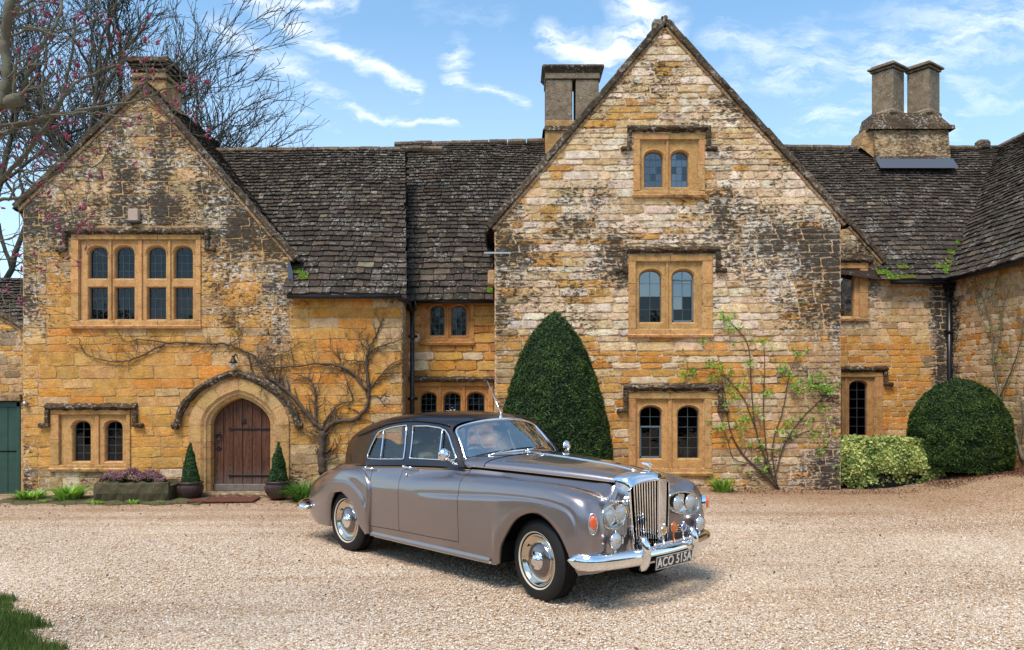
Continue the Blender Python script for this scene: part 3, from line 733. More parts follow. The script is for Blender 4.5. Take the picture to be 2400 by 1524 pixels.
# --- windows
def rough_bar(b_, p0, p1, w_, h_, r, seg=.10, jt=.008, up=(0, 0, 1)):
    p0, p1 = Vector(p0), Vector(p1); n = max(2, int((p1 - p0).length / seg)); pts = [p0 + (p1 - p0) * (i / n) + Vector([r.uniform(-jt, jt) * .6 for _ in range(3)]) for i in range(n + 1)]
    rr = [(w_ + h_) / 2 * r.uniform(.80, 1.28) for _ in pts]; b_.tube(pts, rr, 7)
def hood_mould(S, drop, Yp, r, parent):
    x0, x1, zt = S; b_ = B(); t = .048; yy = Yp - .045
    n = max(6, int((x1 - x0) / .09)); V = []; Fc = []
    # moulded bar: sloping mossy top, hollow underside
    prof = [(.0, .055), (-.085, .012), (-.10, -.018), (-.085, -.045), (-.045, -.052), (-.03, -.075), (0, -.075)]
    for i in range(n + 1):
        x = x0 + (x1 - x0) * i / n
        for dy, dz in prof: V.append((x + r.uniform(-.008, .008), Yp + dy + r.uniform(-.016, .014) * (dy < 0), zt + dz + r.uniform(-.014, .018)))
    m_ = len(prof)
    for i in range(n):
        for k in range(m_ - 1): Fc.append((i * m_ + k, i * m_ + k + 1, (i + 1) * m_ + k + 1, (i + 1) * m_ + k))
    Fc += [tuple(range(m_))[::-1], tuple(n * m_ + k for k in range(m_))]; b_.add(V, Fc)
    if drop is not None:
        for sx, x in ((-1, x0), (1, x1)):
            n_ = max(1, round((zt - drop) / .16)); zz = np.linspace(drop + .03, zt - .05, n_ + 1)
            for i in range(n_): b_.box((x - sx * .035 + r.uniform(-.004, .004), yy + .005 + r.uniform(-.004, .004), (zz[i] + zz[i + 1]) / 2), (.078, .088, zz[i + 1] - zz[i] + .002), bev=.014)
            b_.box((x + sx * .020, yy, drop), (.20, .095, .070), rot=Matrix.Rotation(R(r.uniform(-3, 3)), 3, 'Y'), bev=.020)
            b_.box((x + sx * .085, yy - .005, drop - .012), (.075, .09, .085), rot=Matrix.Rotation(R(r.uniform(-8, 8)), 3, 'Y'), bev=.026)
    return b_.obj('hood_mould', M['mossy'], parent, False, world=True)
def make_window(q, k):
    r = random.Random(100 + k); fx, fz, Yp = FX[q['wall']]
    S = px_rect(*q['S'], fx, fz); I = px_rect(*q['I'], fx, fz); base = (.47, .275, .115) if q['wall'] != 'M' else (.44, .21, .07)
    cc = lambda w_=.2: (*jit(base, .10, r), w_ + r.uniform(-.1, .12))
    b_ = B(); y0, y1 = Yp - .032, Yp + .05; yc = (y0 + y1) / 2; dy = y1 - y0
    def blk(x0, x1, z0, z1): b_.box(((x0 + x1) / 2, yc + r.uniform(-.003, .003), (z0 + z1) / 2), (x1 - x0 - .005, dy, z1 - z0 - .005), bev=.006, col=cc())
    nl = max(2, round((S[1] - S[0]) / .7)); xsn = [S[0] + (S[1] - S[0]) * i / nl for i in range(nl + 1)]
    for i in range(nl): blk(xsn[i], xsn[i + 1], I[3], S[3])
    for x0, x1 in ((S[0], I[0]), (I[1], S[1])):
        nz = max(2, round((I[3] - I[2]) / .42)); zs = [I[2] + (I[3] - I[2]) * i / nz for i in range(nz + 1)]
        for i in range(nz): blk(x0, x1, zs[i], zs[i + 1])
    for i in range(nl): blk(xsn[i], xsn[i + 1], S[2], I[2])
    Ls = []
    for (a, c, t, bt, ar) in q['lights']:
        x0, x1, z0, z1 = fx(a), fx(c), fz(bt), fz(t); Ls.append((x0, x1, z0, z1, ar))
    def outl(x0, x1, z0, z1, ar, g, n=12):
        cx, a = (x0 + x1) / 2, (x1 - x0) / 2 + g
        if ar: zs = z1 - .62 * (x1 - x0) / 2 * 1.25; pts = [(cx - a, z0 - g), (cx + a, z0 - g)] + [(cx + a * math.cos(t), zs + (z1 + g - zs) * math.sin(t) ** .85) for t in np.linspace(0, math.pi, n)]
        else: pts = [(cx - a, z0 - g), (cx + a, z0 - g), (cx + a, z1 + g), (cx - a, z1 + g)]
        return pts
    # recessed panel carrying the arched lights and their mullions
    holes = [outl(*l, .022) for l in Ls]
    b_.poly([(I[0], I[2]), (I[1], I[2]), (I[1], I[3]), (I[0], I[3])], holes, f=lambda x, z: (x, Yp + .025, z), col=cc(.15))
    for x0, x1, z0, z1, ar in Ls:
        rings = [outl(x0, x1, z0, z1, ar, g) for g in (.022, .010, .0, .0)]; ys = (.025, .036, .07, .15)
        n = len(rings[0]); V = [(x, Yp + yy, z) for rg_, yy in zip(rings, ys) for x, z in rg_]
        b_.add(V, [(i * n + j, (i + 1) * n + j, (i + 1) * n + (j + 1) % n, i * n + (j + 1) % n) for i in range(3) for j in range(n)], col=cc(.1))
        if ar:   # raised arch moulding over the head
            o_ = outl(x0, x1, z0, z1, ar, .034, 16)[2:]
            b_.tube([(x, Yp + .022, z) for x, z in o_], .011, 6, col=cc(.1))
    # mullion ribs between lights
    xsort = sorted(set([(l[0], l[1]) for l in Ls]))
    for (a0, a1), (c0, c1) in zip(xsort[:-1], xsort[1:]):
        wmid = (a1 + c0) / 2; big = (c0 - a1) > .2
        b_.box((wmid, Yp + .012, (I[2] + I[3]) / 2), (.045 if not big else .07, .03, I[3] - I[2] - .01), bev=.008, col=cc(.1))
    # sill
    if q['sill']: 
        V = [(S[0] - .01, Yp, S[2] + .03), (S[1] + .01, Yp, S[2] + .03), (S[1] + .01, Yp - .07, S[2] - .01), (S[0] - .01, Yp - .07, S[2] - .01), (S[1] + .01, Yp - .06, S[2] - .05), (S[0] - .01, Yp - .06, S[2] - .05), (S[1] + .01, Yp, S[2] - .06), (S[0] - .01, Yp, S[2] - .06)]
        b_.add(V, [(0, 3, 2, 1), (3, 5, 4, 2), (5, 7, 6, 4), (0, 7, 5, 3), (1, 2, 4, 6)], col=cc(.5))
    win = b_.obj('window', M['dressed'], house, world=True, colattr=True); tag(win, q['label'])
    # panes and leads
    for li, (x0, x1, z0, z1, ar) in enumerate(Ls):
        nx, ny = q['nx'], q['ny']
        if q['wall'] == 'L' and len(Ls) == 8 and li > 3: ny = 3
        zs = z1 - .62 * (x1 - x0) / 2 * 1.25; cx, a = (x0 + x1) / 2, (x1 - x0) / 2
        def top(x):
            if not ar: return z1
            c_ = min(1, abs(x - cx) / a); return zs + (z1 - zs) * math.sin(math.acos(c_)) ** .85
        mt = q['mats'][li % len(q['mats'])] if q['mats'] else 'glass'
        yg = Yp + .115
        for i in range(nx):
            for j in range(ny):
                xa_, xb_ = x0 + (x1 - x0) * i / nx, x0 + (x1 - x0) * (i + 1) / nx; za, zb = z0 + (z1 - z0) * j / ny, z0 + (z1 - z0) * (j + 1) / ny
                pts = [(xa_, za), (xb_, za)] + [(x, min(zb, top(x))) for x in np.linspace(xb_, xa_, 5)]
                if min(zb, top((xa_ + xb_) / 2)) < za + .01: continue
                pts = [(x, max(z, za)) for x, z in pts]
                tx, tz = r.uniform(-.015, .015), r.uniform(-.015, .015); m3 = ((xa_ + xb_) / 2, (za + zb) / 2)
                mm = mt
                if mt == 'glass_blue': mm = r.choice(['glass_blue', 'glass_blue', 'glass_blue', 'glass_green'])
                if mt == 'glass_grey': mm = r.choice(['glass_grey', 'glass_green', 'glass_grey', 'glass_green'])
                if mt == 'glass_sky' and q['wall'] == 'G': mm = 'glass_sky' if j >= ny - 2 or r.random() < .15 else 'glass'
                V = [(x, yg + tx * (x - m3[0]) + tz * (z - m3[1]), z) for x, z in pts]
                B().add(V, [tuple(range(len(V)))]).obj('pane', M[mm], win, world=True)
        ld = B(); w_ = .0045 if q['nx'] == 3 else .0065
        for i in range(0, nx + 1):
            x = x0 + (x1 - x0) * i / nx; x = min(max(x, x0 + .006), x1 - .006)
            ld.box((x, yg - .004, (z0 + top(x)) / 2), (w_ * (2 if i in (0, nx) else 1) + .002, .012, top(x) - z0))
        for j in range(0, ny + 1):
            z = z0 + (z1 - z0) * j / ny; z = max(z, z0 + .006)
            if z >= z1 - .01:
                continue
            lx = [x for x in np.linspace(x0, x1, 41) if top(x) >= z]
            if len(lx) > 1: ld.box(((lx[0] + lx[-1]) / 2, yg - .0045, z), (lx[-1] - lx[0], .013, w_ * (2 if j == 0 else 1)))
        ring = outl(x0, x1, z0, z1, ar, -.006); ld.tube([(x, yg - .003, z) for x, z in ring] + [(ring[0][0], yg - .003, ring[0][1])], .008, 6)
        ld.obj('leading', M['lead'], win, world=True)
        if q['casement'] and q['casement'][0] == li:
            zt = fz(q['casement'][1]); cb = B()
            for s_, d_ in ((((x0 + x1) / 2, zt), (x1 - x0 + .01, .028)), (((x0 + x1) / 2, z0 + .018), (x1 - x0 + .01, .034)), ((x0 + .014, (z0 + zt) / 2), (.028, zt - z0)), ((x1 - .014, (z0 + zt) / 2), (.028, zt - z0))):
                cb.box((s_[0], yg - .022, s_[1]), (d_[0], .026, d_[1]), bev=.003)
            cb.obj('casement', M['casement'], win, world=True)
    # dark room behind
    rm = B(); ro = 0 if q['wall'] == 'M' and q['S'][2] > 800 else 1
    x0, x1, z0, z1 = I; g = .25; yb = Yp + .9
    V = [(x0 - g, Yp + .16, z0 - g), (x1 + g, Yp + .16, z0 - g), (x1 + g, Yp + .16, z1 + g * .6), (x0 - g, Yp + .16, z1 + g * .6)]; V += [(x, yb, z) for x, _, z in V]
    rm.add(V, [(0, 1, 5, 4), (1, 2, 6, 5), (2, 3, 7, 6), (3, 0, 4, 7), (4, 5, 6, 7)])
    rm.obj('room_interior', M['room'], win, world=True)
    if q['hood']:
        h0, h1, ht, hd = q['hood']; hood_mould((fx(h0), fx(h1), fz(ht) ), None if hd is None else fz(hd), Yp, r, win)
for k, q in enumerate(WIN): make_window(q, k)
# string course and cream panel over the low recess window
sc_ = B(); r = random.Random(5)
rough_bar(sc_, (MX(953), YM - .05, MZ(889)), (XM1, YM - .05, MZ(889)), .055, .05, r, .09, .006)
o = sc_.obj('string_course', M['mossy'], house, world=True)
fr_ = B()
for x0, x1, z0, z1 in ((MX(953), MX(1165), MZ(1040), MZ(1010)),): fr_.box(((x0 + x1) / 2, YM - .01, (z0 + z1) / 2), (x1 - x0, .05, z1 - z0), col=(*ORNG, .2))
fr_.obj('window_apron', M['dressed'], house, world=True, colattr=True)

# --- arched doorway
ds = B(); r = random.Random(9)
def ring_seg(t0, t1, inn, out, ya, yb, col, n=6):
    V = []
    for t in np.linspace(t0, t1, n):
        a = arch(*inn, t); b2 = arch(*out, t)
        mid = ((a[0] * .55 + b2[0] * .45), (a[1] * .55 + b2[1] * .45))
        V += [(door_c + a[0], YL + yb, dzs + a[1]), (door_c + a[0] * 1.04, YL + .06, dzs + a[1] * 1.04), (door_c + mid[0], YL + ya, dzs + mid[1]), (door_c + b2[0], YL + ya, dzs + b2[1]), (door_c + b2[0], YL + .02, dzs + b2[1])]
    ds.add(V, [(i * 5 + k, (i + 1) * 5 + k, (i + 1) * 5 + k + 1, i * 5 + k + 1) for i in range(n - 1) for k in range(4)], col=col)
inn, out = (.515, .465, .25), (.89, .83, .2)
for i in range(6):
    t0, t1 = -1 + i / 3 + .003, -1 + (i + 1) / 3 - .003; ring_seg(t0, t1, inn, out, -.035, .22, (*jit((.50, .33, .15), .07, r), .06))
for s in (-1, 1):
    zz = np.linspace(dz0 - .02, dzs, 5)
    for i in range(4):
        z0, z1 = zz[i] + .003, zz[i + 1] - .003; c = (*jit((.46, .28, .115), .10, r), .15 + .2 * (i == 0))
        V = []
        for z in (z0, z1): V += [(door_c + s * .515, YL + .22, z), (door_c + s * .535, YL + .06, z), (door_c + s * .68, YL - .035, z), (door_c + s * .89, YL - .035, z), (door_c + s * .89, YL + .02, z)]
        fc = [(k, k + 1, k + 6, k + 5) for k in range(4)]; ds.add(V, fc if s > 0 else [f_[::-1] for f_ in fc], col=c)
dsurr = ds.obj('door_surround', M['dressed'], house, world=True, colattr=True)
hb = B(); pts = []
for t in np.linspace(-1, 1, 34): dx, dz = arch(1.06, .93, .22, t); pts.append((door_c - .02 + dx + r.uniform(-.008, .008), YL - .05, dzs + dz + r.uniform(-.01, .01)))
hb.tube(pts, [.066 * r.uniform(.92, 1.10) for _ in pts], 6)
for s in (-1, 1): rough_bar(hb, (door_c - .02 + s * 1.04, YL - .05, dzs - .01), (door_c - .02 + s * 1.16, YL - .05, dzs - .015), .06, .05, r, .05)
hb.obj('hood_mould', M['mossy'], dsurr, world=True)
dr = thing('door', None, None); dr.parent = house; dr.matrix_parent_inverse = Matrix.Translation((0, -YL, 0)); dr.location = (0, 0, 0); tag(dr, 'arched studded oak plank door')

def doorpt(x, z, y=.19): return (door_c + x, YL + y, z)
xsn = np.linspace(-.515, .515, 7)
for i in range(6):
    a, c = xsn[i] + .003, xsn[i + 1] - .003; pts = [(a, dz0), (c, dz0)] + [(x, dzs + arch_z(.52, .47, .25, x)) for x in np.linspace(c, a, 6)]
    b_ = B(); n = len(pts); jy = r.uniform(-.003, .003)
    V = [doorpt(x, z, .185 + jy) for x, z in pts] + [doorpt(x + (.004 if x < (a + c) / 2 else -.004), z, .178 + jy) for x, z in pts]
    b_.add(V, [(j, (j + 1) % n, n + (j + 1) % n, n + j) for j in range(n)] + [tuple(range(n, 2 * n))]); b_.obj('door_plank', M['doorwood'], dr, world=True)
bkd = B().add([doorpt(-.6, dz0, .20), doorpt(.6, dz0, .20), doorpt(.6, dzs + .5, .20), doorpt(-.6, dzs + .5, .20)], [(0, 1, 2, 3)]).obj('door_back', M['gap'], dr, world=True)
B().box(doorpt(0, dz0 + .06, .165), (1.03, .03, .12), bev=.01).obj('weather_board', plain('pale_worn_board', (.20, .165, .14), .8, (9, .4), .3), dr, world=True)
for py, x0 in ((1006.5, 533), (1117, 533)):
    b_ = B(); z = LZ(py); b_.box(((LX(x0) + door_c + .5) / 2, YL + .168, z), (door_c + .5 - LX(x0), .012, .034), bev=.004); b_.tube([(LX(x0), YL + .166, z + .02), (LX(x0) - .045, YL + .166, z), (LX(x0), YL + .166, z - .02)], .010, 6); b_.obj('strap_hinge', M['iron'], dr, world=True)
b_ = B(); hx, hz = LX(505), LZ(1024); b_.tube([(hx + .045 * math.sin(a), YL + .15, hz + .055 * math.cos(a)) for a in np.linspace(0, 2 * math.pi, 20)], .009, 6, cap=False); b_.box((hx, YL + .168, hz + .05), (.05, .012, .07), bev=.004); b_.obj('ring_handle', M['iron'], dr, world=True)
b_ = B(); hz = LZ(1052)
for a in range(4): b_.box((hx + .028 * math.cos(a * math.pi / 2), YL + .168, hz + .028 * math.sin(a * math.pi / 2)), (.035, .012, .035), bev=.01)
b_.obj('lock_plate', M['iron'], dr, world=True)
b_ = B(); b_.box((LX(564), YL + .168, LZ(988)), (.085, .014, .09), bev=.02); b_.obj('door_grille', M['iron'], dr, world=True)
b_ = B()
for i in range(9):
    for j in range(12):
        x = -.46 + .115 * i; z = dz0 + .22 + .125 * j + (.06 if i % 2 else 0)
        if z < dzs + arch_z(.50, .44, .25, x) - .05: b_.lathe([(.010, 0), (.007, .006), (0, .008)], 6, Matrix.Translation(doorpt(x, z, .178)) @ Matrix.Rotation(R(90), 4, 'X'))
b_.obj('door_studs', M['iron'], dr, world=True)
b_ = B().box((door_c, YL - .02, dz0 - .05), (1.34, .42, .10), bev=.02, col=(.30, .22, .14, .6)); b_.obj('door_step', M['dressed'], house, world=True, colattr=True)

# --- roofs
SLATES = []; MOSS = []
def slate_col(r, s_):
    t = r.random()
    c = (.042, .035, .030) if t < .5 else ((.066, .055, .045) if t < .88 else ((.11, .09, .07) if t < .99 else (.18, .155, .12)))
    return (*jit(c, .28, r), .30 + .45 * r.random())
def slate_roof(label, frm, L_, ul, ur, seed, scale=K, c0=.17, c1=.074, keep=None, moss=None):
    """frm(u, s, lift) s from eave up; ul(s), ur(s) side limits"""
    r = random.Random(seed)
    us = np.linspace(0, 1, 9); ss = np.linspace(-.02, L_, 9)
    g = [[frm(ul(s) + (ur(s) - ul(s)) * t, s, -.02) for t in us] for s in ss]
    ro = B().grid(g, flip=True, col=(.03, .022, .018, .2)).obj('roof', M['slate'], house, world=True, colattr=True); tag(ro, label)
    s = -.06; row = 0
    while s < L_:
        f_ = max(0, s) / L_; hh = (c0 + (c1 - c0) * f_) * r.uniform(.92, 1.08); u_ = ul(max(0, s)) - .02 - r.random() * .1; uend = ur(max(0, s)) + .02
        while u_ < uend:
            w_ = r.uniform(.12, .34) * (1 - .50 * f_); u2 = min(u_ + w_, uend + .01)
            if u2 - u_ > .04 and (keep is None or keep((u_ + u2) / 2, s)):
                ln = hh * 1.55; g_ = .005; th = r.uniform(.016, .034); a, c = u_ + g_, u2 - g_; tl = r.uniform(-.012, .012); m_ = (a + c) / 2 + r.uniform(-.05, .05) * (c - a)
                bot = [(a, s + r.uniform(-.012, .012) + tl), (m_, s + r.uniform(-.016, .008)), (c, s + r.uniform(-.012, .012) - tl)]
                lf = r.uniform(0, .012)
                V = [frm(x, y, th + .022 + lf) for x, y in bot] + [frm(c - .004, s + ln, .008), frm(a + .004, s + ln, .008)] + [frm(x, y + .006, .0 + lf * .5) for x, y in bot]
                cc = slate_col(r, f_)
                if moss and moss(m_, s) > r.random(): cc = (.10, .105, .02, .4); MOSS.append((frm, a, c, s, s + hh))
                SLATES.append(((c - a) * hh * scale * scale * .5, ro, V, [(0, 1, 4), (1, 2, 3), (1, 3, 4), (5, 6, 1, 0), (6, 7, 2, 1), (5, 0, 4), (7, 3, 2)], cc))
            u_ = u2
        s += hh; row += 1
    return ro
def plane_frm(Y0, z0, tan_p, sag=.03, bump_=.014, seed=0):
    c = 1 / math.sqrt(1 + tan_p**2); s_ = tan_p * c
    def frm(u_, s, lift):
        wob = bump_ * (math.sin(u_ * 1.7 + seed) + math.sin(s * 2.1 + u_ * .6 + seed * 2)) - sag * math.sin(min(1, max(0, s / 4)) * math.pi)
        return (u_, Y0 + s * c - lift * s_ - wob * 0, z0 + s * s_ + lift * c + wob)
    return frm
tanL = 1.28; cL = math.sqrt(1 + tanL**2)
YeL = YL - .22; dL = 2.52
def seam(s): return LX(945) + .06 - .36 * s / (dL * cL)
zeLr = H + (915 - 686) / F * YeL
ridgeL = zeLr + dL * tanL
def ulL(s):   # valley against the left gable roof
    return -9.0 if 0 else max(-7.3, -4.28 - s / cL * 1.15)
slate_roof('steep slate roof of the left range', plane_frm(YeL, zeLr, tanL, seed=1), dL * cL, lambda s: LX(682) if s < .50 else LX(682) - (s - .50) / cL * 1.16, seam, 51, moss=lambda u_, s: .75 if u_ < LX(712) and .15 < s < .55 else 0)
YeM = YM - .25; zeMr = H + (915 - 700) / F * YeM; dM = 2.95
slate_roof('slate roof over the recess', plane_frm(YeM, zeMr, tanL, seed=3), dM * cL, lambda s: seam(s * dL / dM) - .03, lambda s: (LX(1147) + .02 + (.0 if s < 1.4 else .35 * min(1, (s - 1.4))) + max(0, s - 2.2) * .62), 53, moss=lambda u_, s: .7 if u_ > LX(1128) and s < .32 and s > .0 else 0)
YeR = YR - .22; zeRr = H + (915 - 654) / F * YeR; tanR = 1.25; cR = math.sqrt(1 + tanR**2); dR = 2.88
XeW = XW - .20; zeWr = zeRr + .0; Yv0 = YeR
slate_roof('slate roof right of the big gable', plane_frm(YeR, zeRr, tanR, seed=5), dR * cR, lambda s: (RX(2062) - .02) if s < .35 else 5.2, lambda s: XeW + s / cR + .10, 57, scale=F / 18, moss=lambda u_, s: (.7 if (u_ < 8.3 and s < .28) or (abs(u_ - XeW - s / cR) < .22 and (s < 1.2)) else 0) * (1 if s < .3 or abs((s * 3) % 1 - .5) < .25 else .2))
def frmWr(u_, s, lift):
    c = 1 / cR; s_ = tanR * c; return (XeW + s * c - lift * s_, u_, zeWr + .04 + s * s_ + lift * c + .012 * math.sin(u_ * 1.9 + s))
slate_roof('slate roof of the near right wing', frmWr, dR * cR + .05, lambda s: 9.8, lambda s: Yv0 + s / cR + .06, 61, scale=F / 15, moss=lambda u_, s: .0)
# left gable's own roof, gable roof of the big gable (seen edge-on from the drive)
def side_roof(label, x0, z0, x1, z1, ya, yb, seed):   # from eave (x0,z0) up to ridge (x1,z1)
    L_ = math.hypot(x1 - x0, z1 - z0); cx_, cz_ = (x1 - x0) / L_, (z1 - z0) / L_; sg = 1 if x1 > x0 else -1
    def frm(u_, s, lift): 
        yy = ya + (u_ if sg < 0 else (yb - ya) - u_); return (x0 + cx_ * s - sg * cz_ * lift, yy, z0 + cz_ * s + abs(cx_) * lift)
    return slate_roof(label, frm, L_, lambda s: 0.03, lambda s: yb - ya, seed, scale=K * .3)
side_roof('right slope of the left gable roof', gL_r[0] + .12, gL_r[1] - .08, gL_apex[0], gL_apex[1] + .06, YL, YL + 2.35, 71)
side_roof('left slope of the left gable roof', gL_l[0] - .12, gL_l[1] - .08, gL_apex[0], gL_apex[1] + .06, YL, YL + 3.6, 73)
side_roof('left slope of the big gable roof', gG_l[0] - .12, gG_l[1] - .10, apexG[0], apexG[1] + .06, YG, YG + 4.6, 75)
side_roof('right slope of the big gable roof', gG_r[0] + .12, gG_r[1] - .10, apexG[0], apexG[1] + .06, YG, YG + 4.6, 77)
SLATES.sort(key=lambda t: -t[0]); rest = {}
for i, (sz, ro, V, Fc, c) in enumerate(SLATES):
    if i < 300: B().add(V, Fc, c).obj('roof_slate', M['slate'], ro, world=True, colattr=True)
    else: rest.setdefault(ro, B()).add(V, Fc, c)
for ro, b_ in rest.items(): b_.obj('small_slates', M['slate'], ro, world=True, colattr=True, kind='stuff')
g = np.random.RandomState(77); mc_, mn_ = [], []
for frm, a, c, s0, s1 in MOSS:
    for _ in range(200):
        u_, q_ = a + (c - a) * g.rand(), s0 + (s1 - s0) * g.rand()
        if mn.noise((u_ * 9, q_ * 9, 3.3)) > -.12: mc_.append(frm(u_, q_, .050)); mn_.append((0, -.6, .8))
MOSS_PTS = (np.array(mc_), np.array(mn_))
# back slopes and ridges
def back_roof(V): B().add(V, [(0, 1, 2, 3)], col=(.05, .04, .03, .2)).obj('back_roof', M['slate'], house, world=True, colattr=True)
bk = B()
back_roof([(-7.4, YeL + dL + .05, ridgeL - .02), (-2.35, YeL + dL + .05, ridgeL - .02), (-2.35, YeL + 5.2, 3.4), (-7.4, YeL + 5.2, 3.4)])
back_roof([(-2.6, YeM + dM + .05, zeMr + dM * tanL - .03), (XM1 + 1.5, YeM + dM + .05, zeMr + dM * tanL - .03), (XM1 + 1.5, YeM + 5.6, 3.4), (-2.6, YeM + 5.6, 3.4)])
back_roof([(5.2, YeR + dR, zeRr + dR * tanR), (12.4, YeR + dR, zeRr + dR * tanR), (12.4, YeR + 5.6, 4.0), (5.2, YeR + 5.6, 4.0)])
back_roof([(XeW + dR, 9.8, zeRr + dR * tanR), (XeW + dR, 21, zeRr + dR * tanR), (XeW + 5.6, 21, 4.0), (XeW + 5.6, 9.8, 4.0)])
def ridge(p0, p1, r, w_=.075):
    p0, p1 = Vector(p0), Vector(p1); L_ = (p1 - p0).length; n = max(2, int(L_ / .42)); d = (p1 - p0) / n; b_ = B()
    for i in range(n):
        a, c = p0 + d * i + d * .02, p0 + d * (i + .98); o_ = Vector((0, 0, r.uniform(-.008, .016)))
        b_.tube([a + o_, (a + c) / 2 + o_ * 1.1, c + o_], [w_ * r.uniform(.9, 1.05), w_, w_ * r.uniform(.9, 1.05)], 8, col=(*jit((.15, .115, .08), .25, r), .5))
    b_.obj('ridge_tiles', M['slate'], house, world=True, colattr=True)
r = random.Random(4)
ridge((-7.0, YeL + dL, ridgeL + .0), (LX(1010), YeL + dL + .05, ridgeL + .06), r)
ridge(((945 - 1200) / F * (YeM + dM) - .2, YeM + dM, zeMr + dM * tanL), (XM1 + .75, YeM + dM, zeMr + dM * tanL + .06), r)
ridge((5.2, YeR + dR, zeRr + dR * tanR + .02), (XeW + dR - .25, YeR + dR, zeRr + dR * tanR), r)
ridge((XeW + dR, 9.8, zeRr + dR * tanR + .02), (XeW + dR, YeR + dR + .3, zeRr + dR * tanR + .02), r, .09)
bl = B(); bl.box((XeW + dR - .45, YeR + dR, zeRr + dR * tanR + .08), (.32, .25, .26), bev=.06, col=(.2, .16, .11, .7)); bl.obj('ridge_stone', M['slate'], house, world=True, colattr=True)
# verges: overlapping stone coping slabs along the gables
def verge(p, q, Yp, r, w_=.10, dep=.16, up_=.05, lift=0.0):
    p, q = Vector((p[0], 0, p[1])), Vector((q[0], 0, q[1])); L_ = (q - p).length; d = (q - p) / L_; nrm = Vector((-d.z, 0, d.x)); nrm = nrm if nrm.z > 0 else -nrm
    s = 0; b_ = B()
    while s < L_:
        l_ = min(r.uniform(.26, .48), L_ - s); ctr = p + d * (s + l_ / 2) + nrm * (up_ + r.uniform(-.006, .010) + lift)
        m3 = Matrix((d, Vector((0, 1, 0)), nrm)).transposed()
        tl = Matrix.Rotation(R(r.uniform(.6, 2.4)) * (1 if d.x * 1 > 0 else -1), 3, 'Y')
        b_.box((ctr.x, Yp - .055 + dep / 2 - r.uniform(0, .015), ctr.z), (l_ + .03, dep, w_), rot=tl @ m3, bev=.012, col=(*jit((.10, .075, .048), .3, r), .62)); s += l_
    # bedding course under the slabs
    s = 0
    while s < L_:
        l_ = min(r.uniform(.3, .5), L_ - s); ctr = p + d * (s + l_ / 2) + nrm * (up_ - w_ * .5 - .028 + lift)
        m3 = Matrix((d, Vector((0, 1, 0)), nrm)).transposed()
        b_.box((ctr.x, Yp - .03 + dep / 2, ctr.z), (l_ - .006, dep, .06), rot=m3, bev=.008, col=(*jit((.30, .20, .11), .2, r), .5)); s += l_
    return b_.obj('verge', M['slate'], house, world=True, colattr=True)
verge((gL_l[0] - .09, gL_l[1] - .09), gL_apex, YL, r); verge(gL_apex, (gL_r[0] + .07, gL_r[1] - .08), YL, r)
verge((gG_l[0] - .06, gG_l[1] - .06), apexG, YG, r, .11); verge(apexG, (gG_r[0] + .10, gG_r[1] - .10), YG, r, .11)
verge(topR, (ptR[0] + .03, ptR[1] - .04), YR, r, .10)
fn = B(); ax, azz = apexG[0], apexG[1] + .02; cq = lambda: (*jit((.17, .125, .07), .2, r), .7)
fn.box((ax - .12, YG + .08, azz - .02), (.18, .22, .20), bev=.03, col=cq()); fn.box((ax + .09, YG + .08, azz - .02), (.13, .22, .16), rot=Matrix.Rotation(R(42), 3, 'Y'), bev=.03, col=cq())
fn.box((ax, YG + .0, azz + .05), (.08, .13, .17), rot=Matrix.Rotation(R(10), 3, 'Y'), bev=.025, col=cq())
fn.obj('gable_finial', M['slate'], house, world=True, colattr=True)
# --- chimneys
def chimney(label): o = thing('chimney', None, None); o.parent = house; o.matrix_parent_inverse = Matrix.Translation((0, -YL, 0)); tag(o, label); return o
cG = (.20, .165, .12, .45)
def frustum(b_, x0, x1, y0, y1, z0, X0, X1, Y0, Y1, z1, col):
    b_.add([(x0, y0, z0), (x1, y0, z0), (x1, y1, z0), (x0, y1, z0), (X0, Y0, z1), (X1, Y0, z1), (X1, Y1, z1), (X0, Y1, z1)], [(0, 1, 5, 4), (1, 2, 6, 5), (2, 3, 7, 6), (3, 0, 4, 7), (4, 5, 6, 7)], col=col)
# middle chimney
ch = chimney('twin-flue grey chimney behind the big gable'); Yc = 17.5; kc = F / Yc
cx = lambda px: (px - 1200) / kc; cz = lambda py: H + (915 - py) / kc
b_ = B()
b_.box(((cx(1278) + cx(1405)) / 2, Yc + .40, (cz(345) + cz(298)) / 2), (cx(1405) - cx(1278), .8, cz(298) - cz(345) + .3), col=(.40, .25, .11, .3), bev=.01)
b_.obj('chimney_base', M['dressed'], ch, world=True, colattr=True)
b_ = B(); frustum(b_, cx(1272), cx(1412), Yc - .04, Yc + .86, cz(306), cx(1280), cx(1404), Yc + .02, Yc + .8, cz(289), (.08, .06, .04, .7)); b_.obj('chimney_string', M['mossy'], ch, world=True)
for x0, x1 in ((1280, 1342), (1350, 1404)):
    b_ = B(); b_.box(((cx(x0) + cx(x1)) / 2, Yc + .40, (cz(184) + cz(290)) / 2), (cx(x1) - cx(x0), .72, cz(184) - cz(290)), bev=.02); b_.obj('flue', M['chimney'], ch, world=True)
b_ = B(); b_.box(((cx(1278) + cx(1406)) / 2, Yc + .40, (cz(184) + cz(168)) / 2), (cx(1406) - cx(1278), .78, cz(168) - cz(184)), bev=.01)
b_.obj('chimney_head', M['chimney'], ch, world=True)
b_ = B(); frustum(b_, cx(1279), cx(1405), Yc, Yc + .8, cz(170), cx(1270), cx(1416), Yc - .06, Yc + .86, cz(158), cG); frustum(b_, cx(1270), cx(1416), Yc - .06, Yc + .86, cz(158), cx(1272), cx(1414), Yc - .05, Yc + .85, cz(153), cG); b_.obj('chimney_cap', M['mossy'], ch, world=True)
b_ = B()
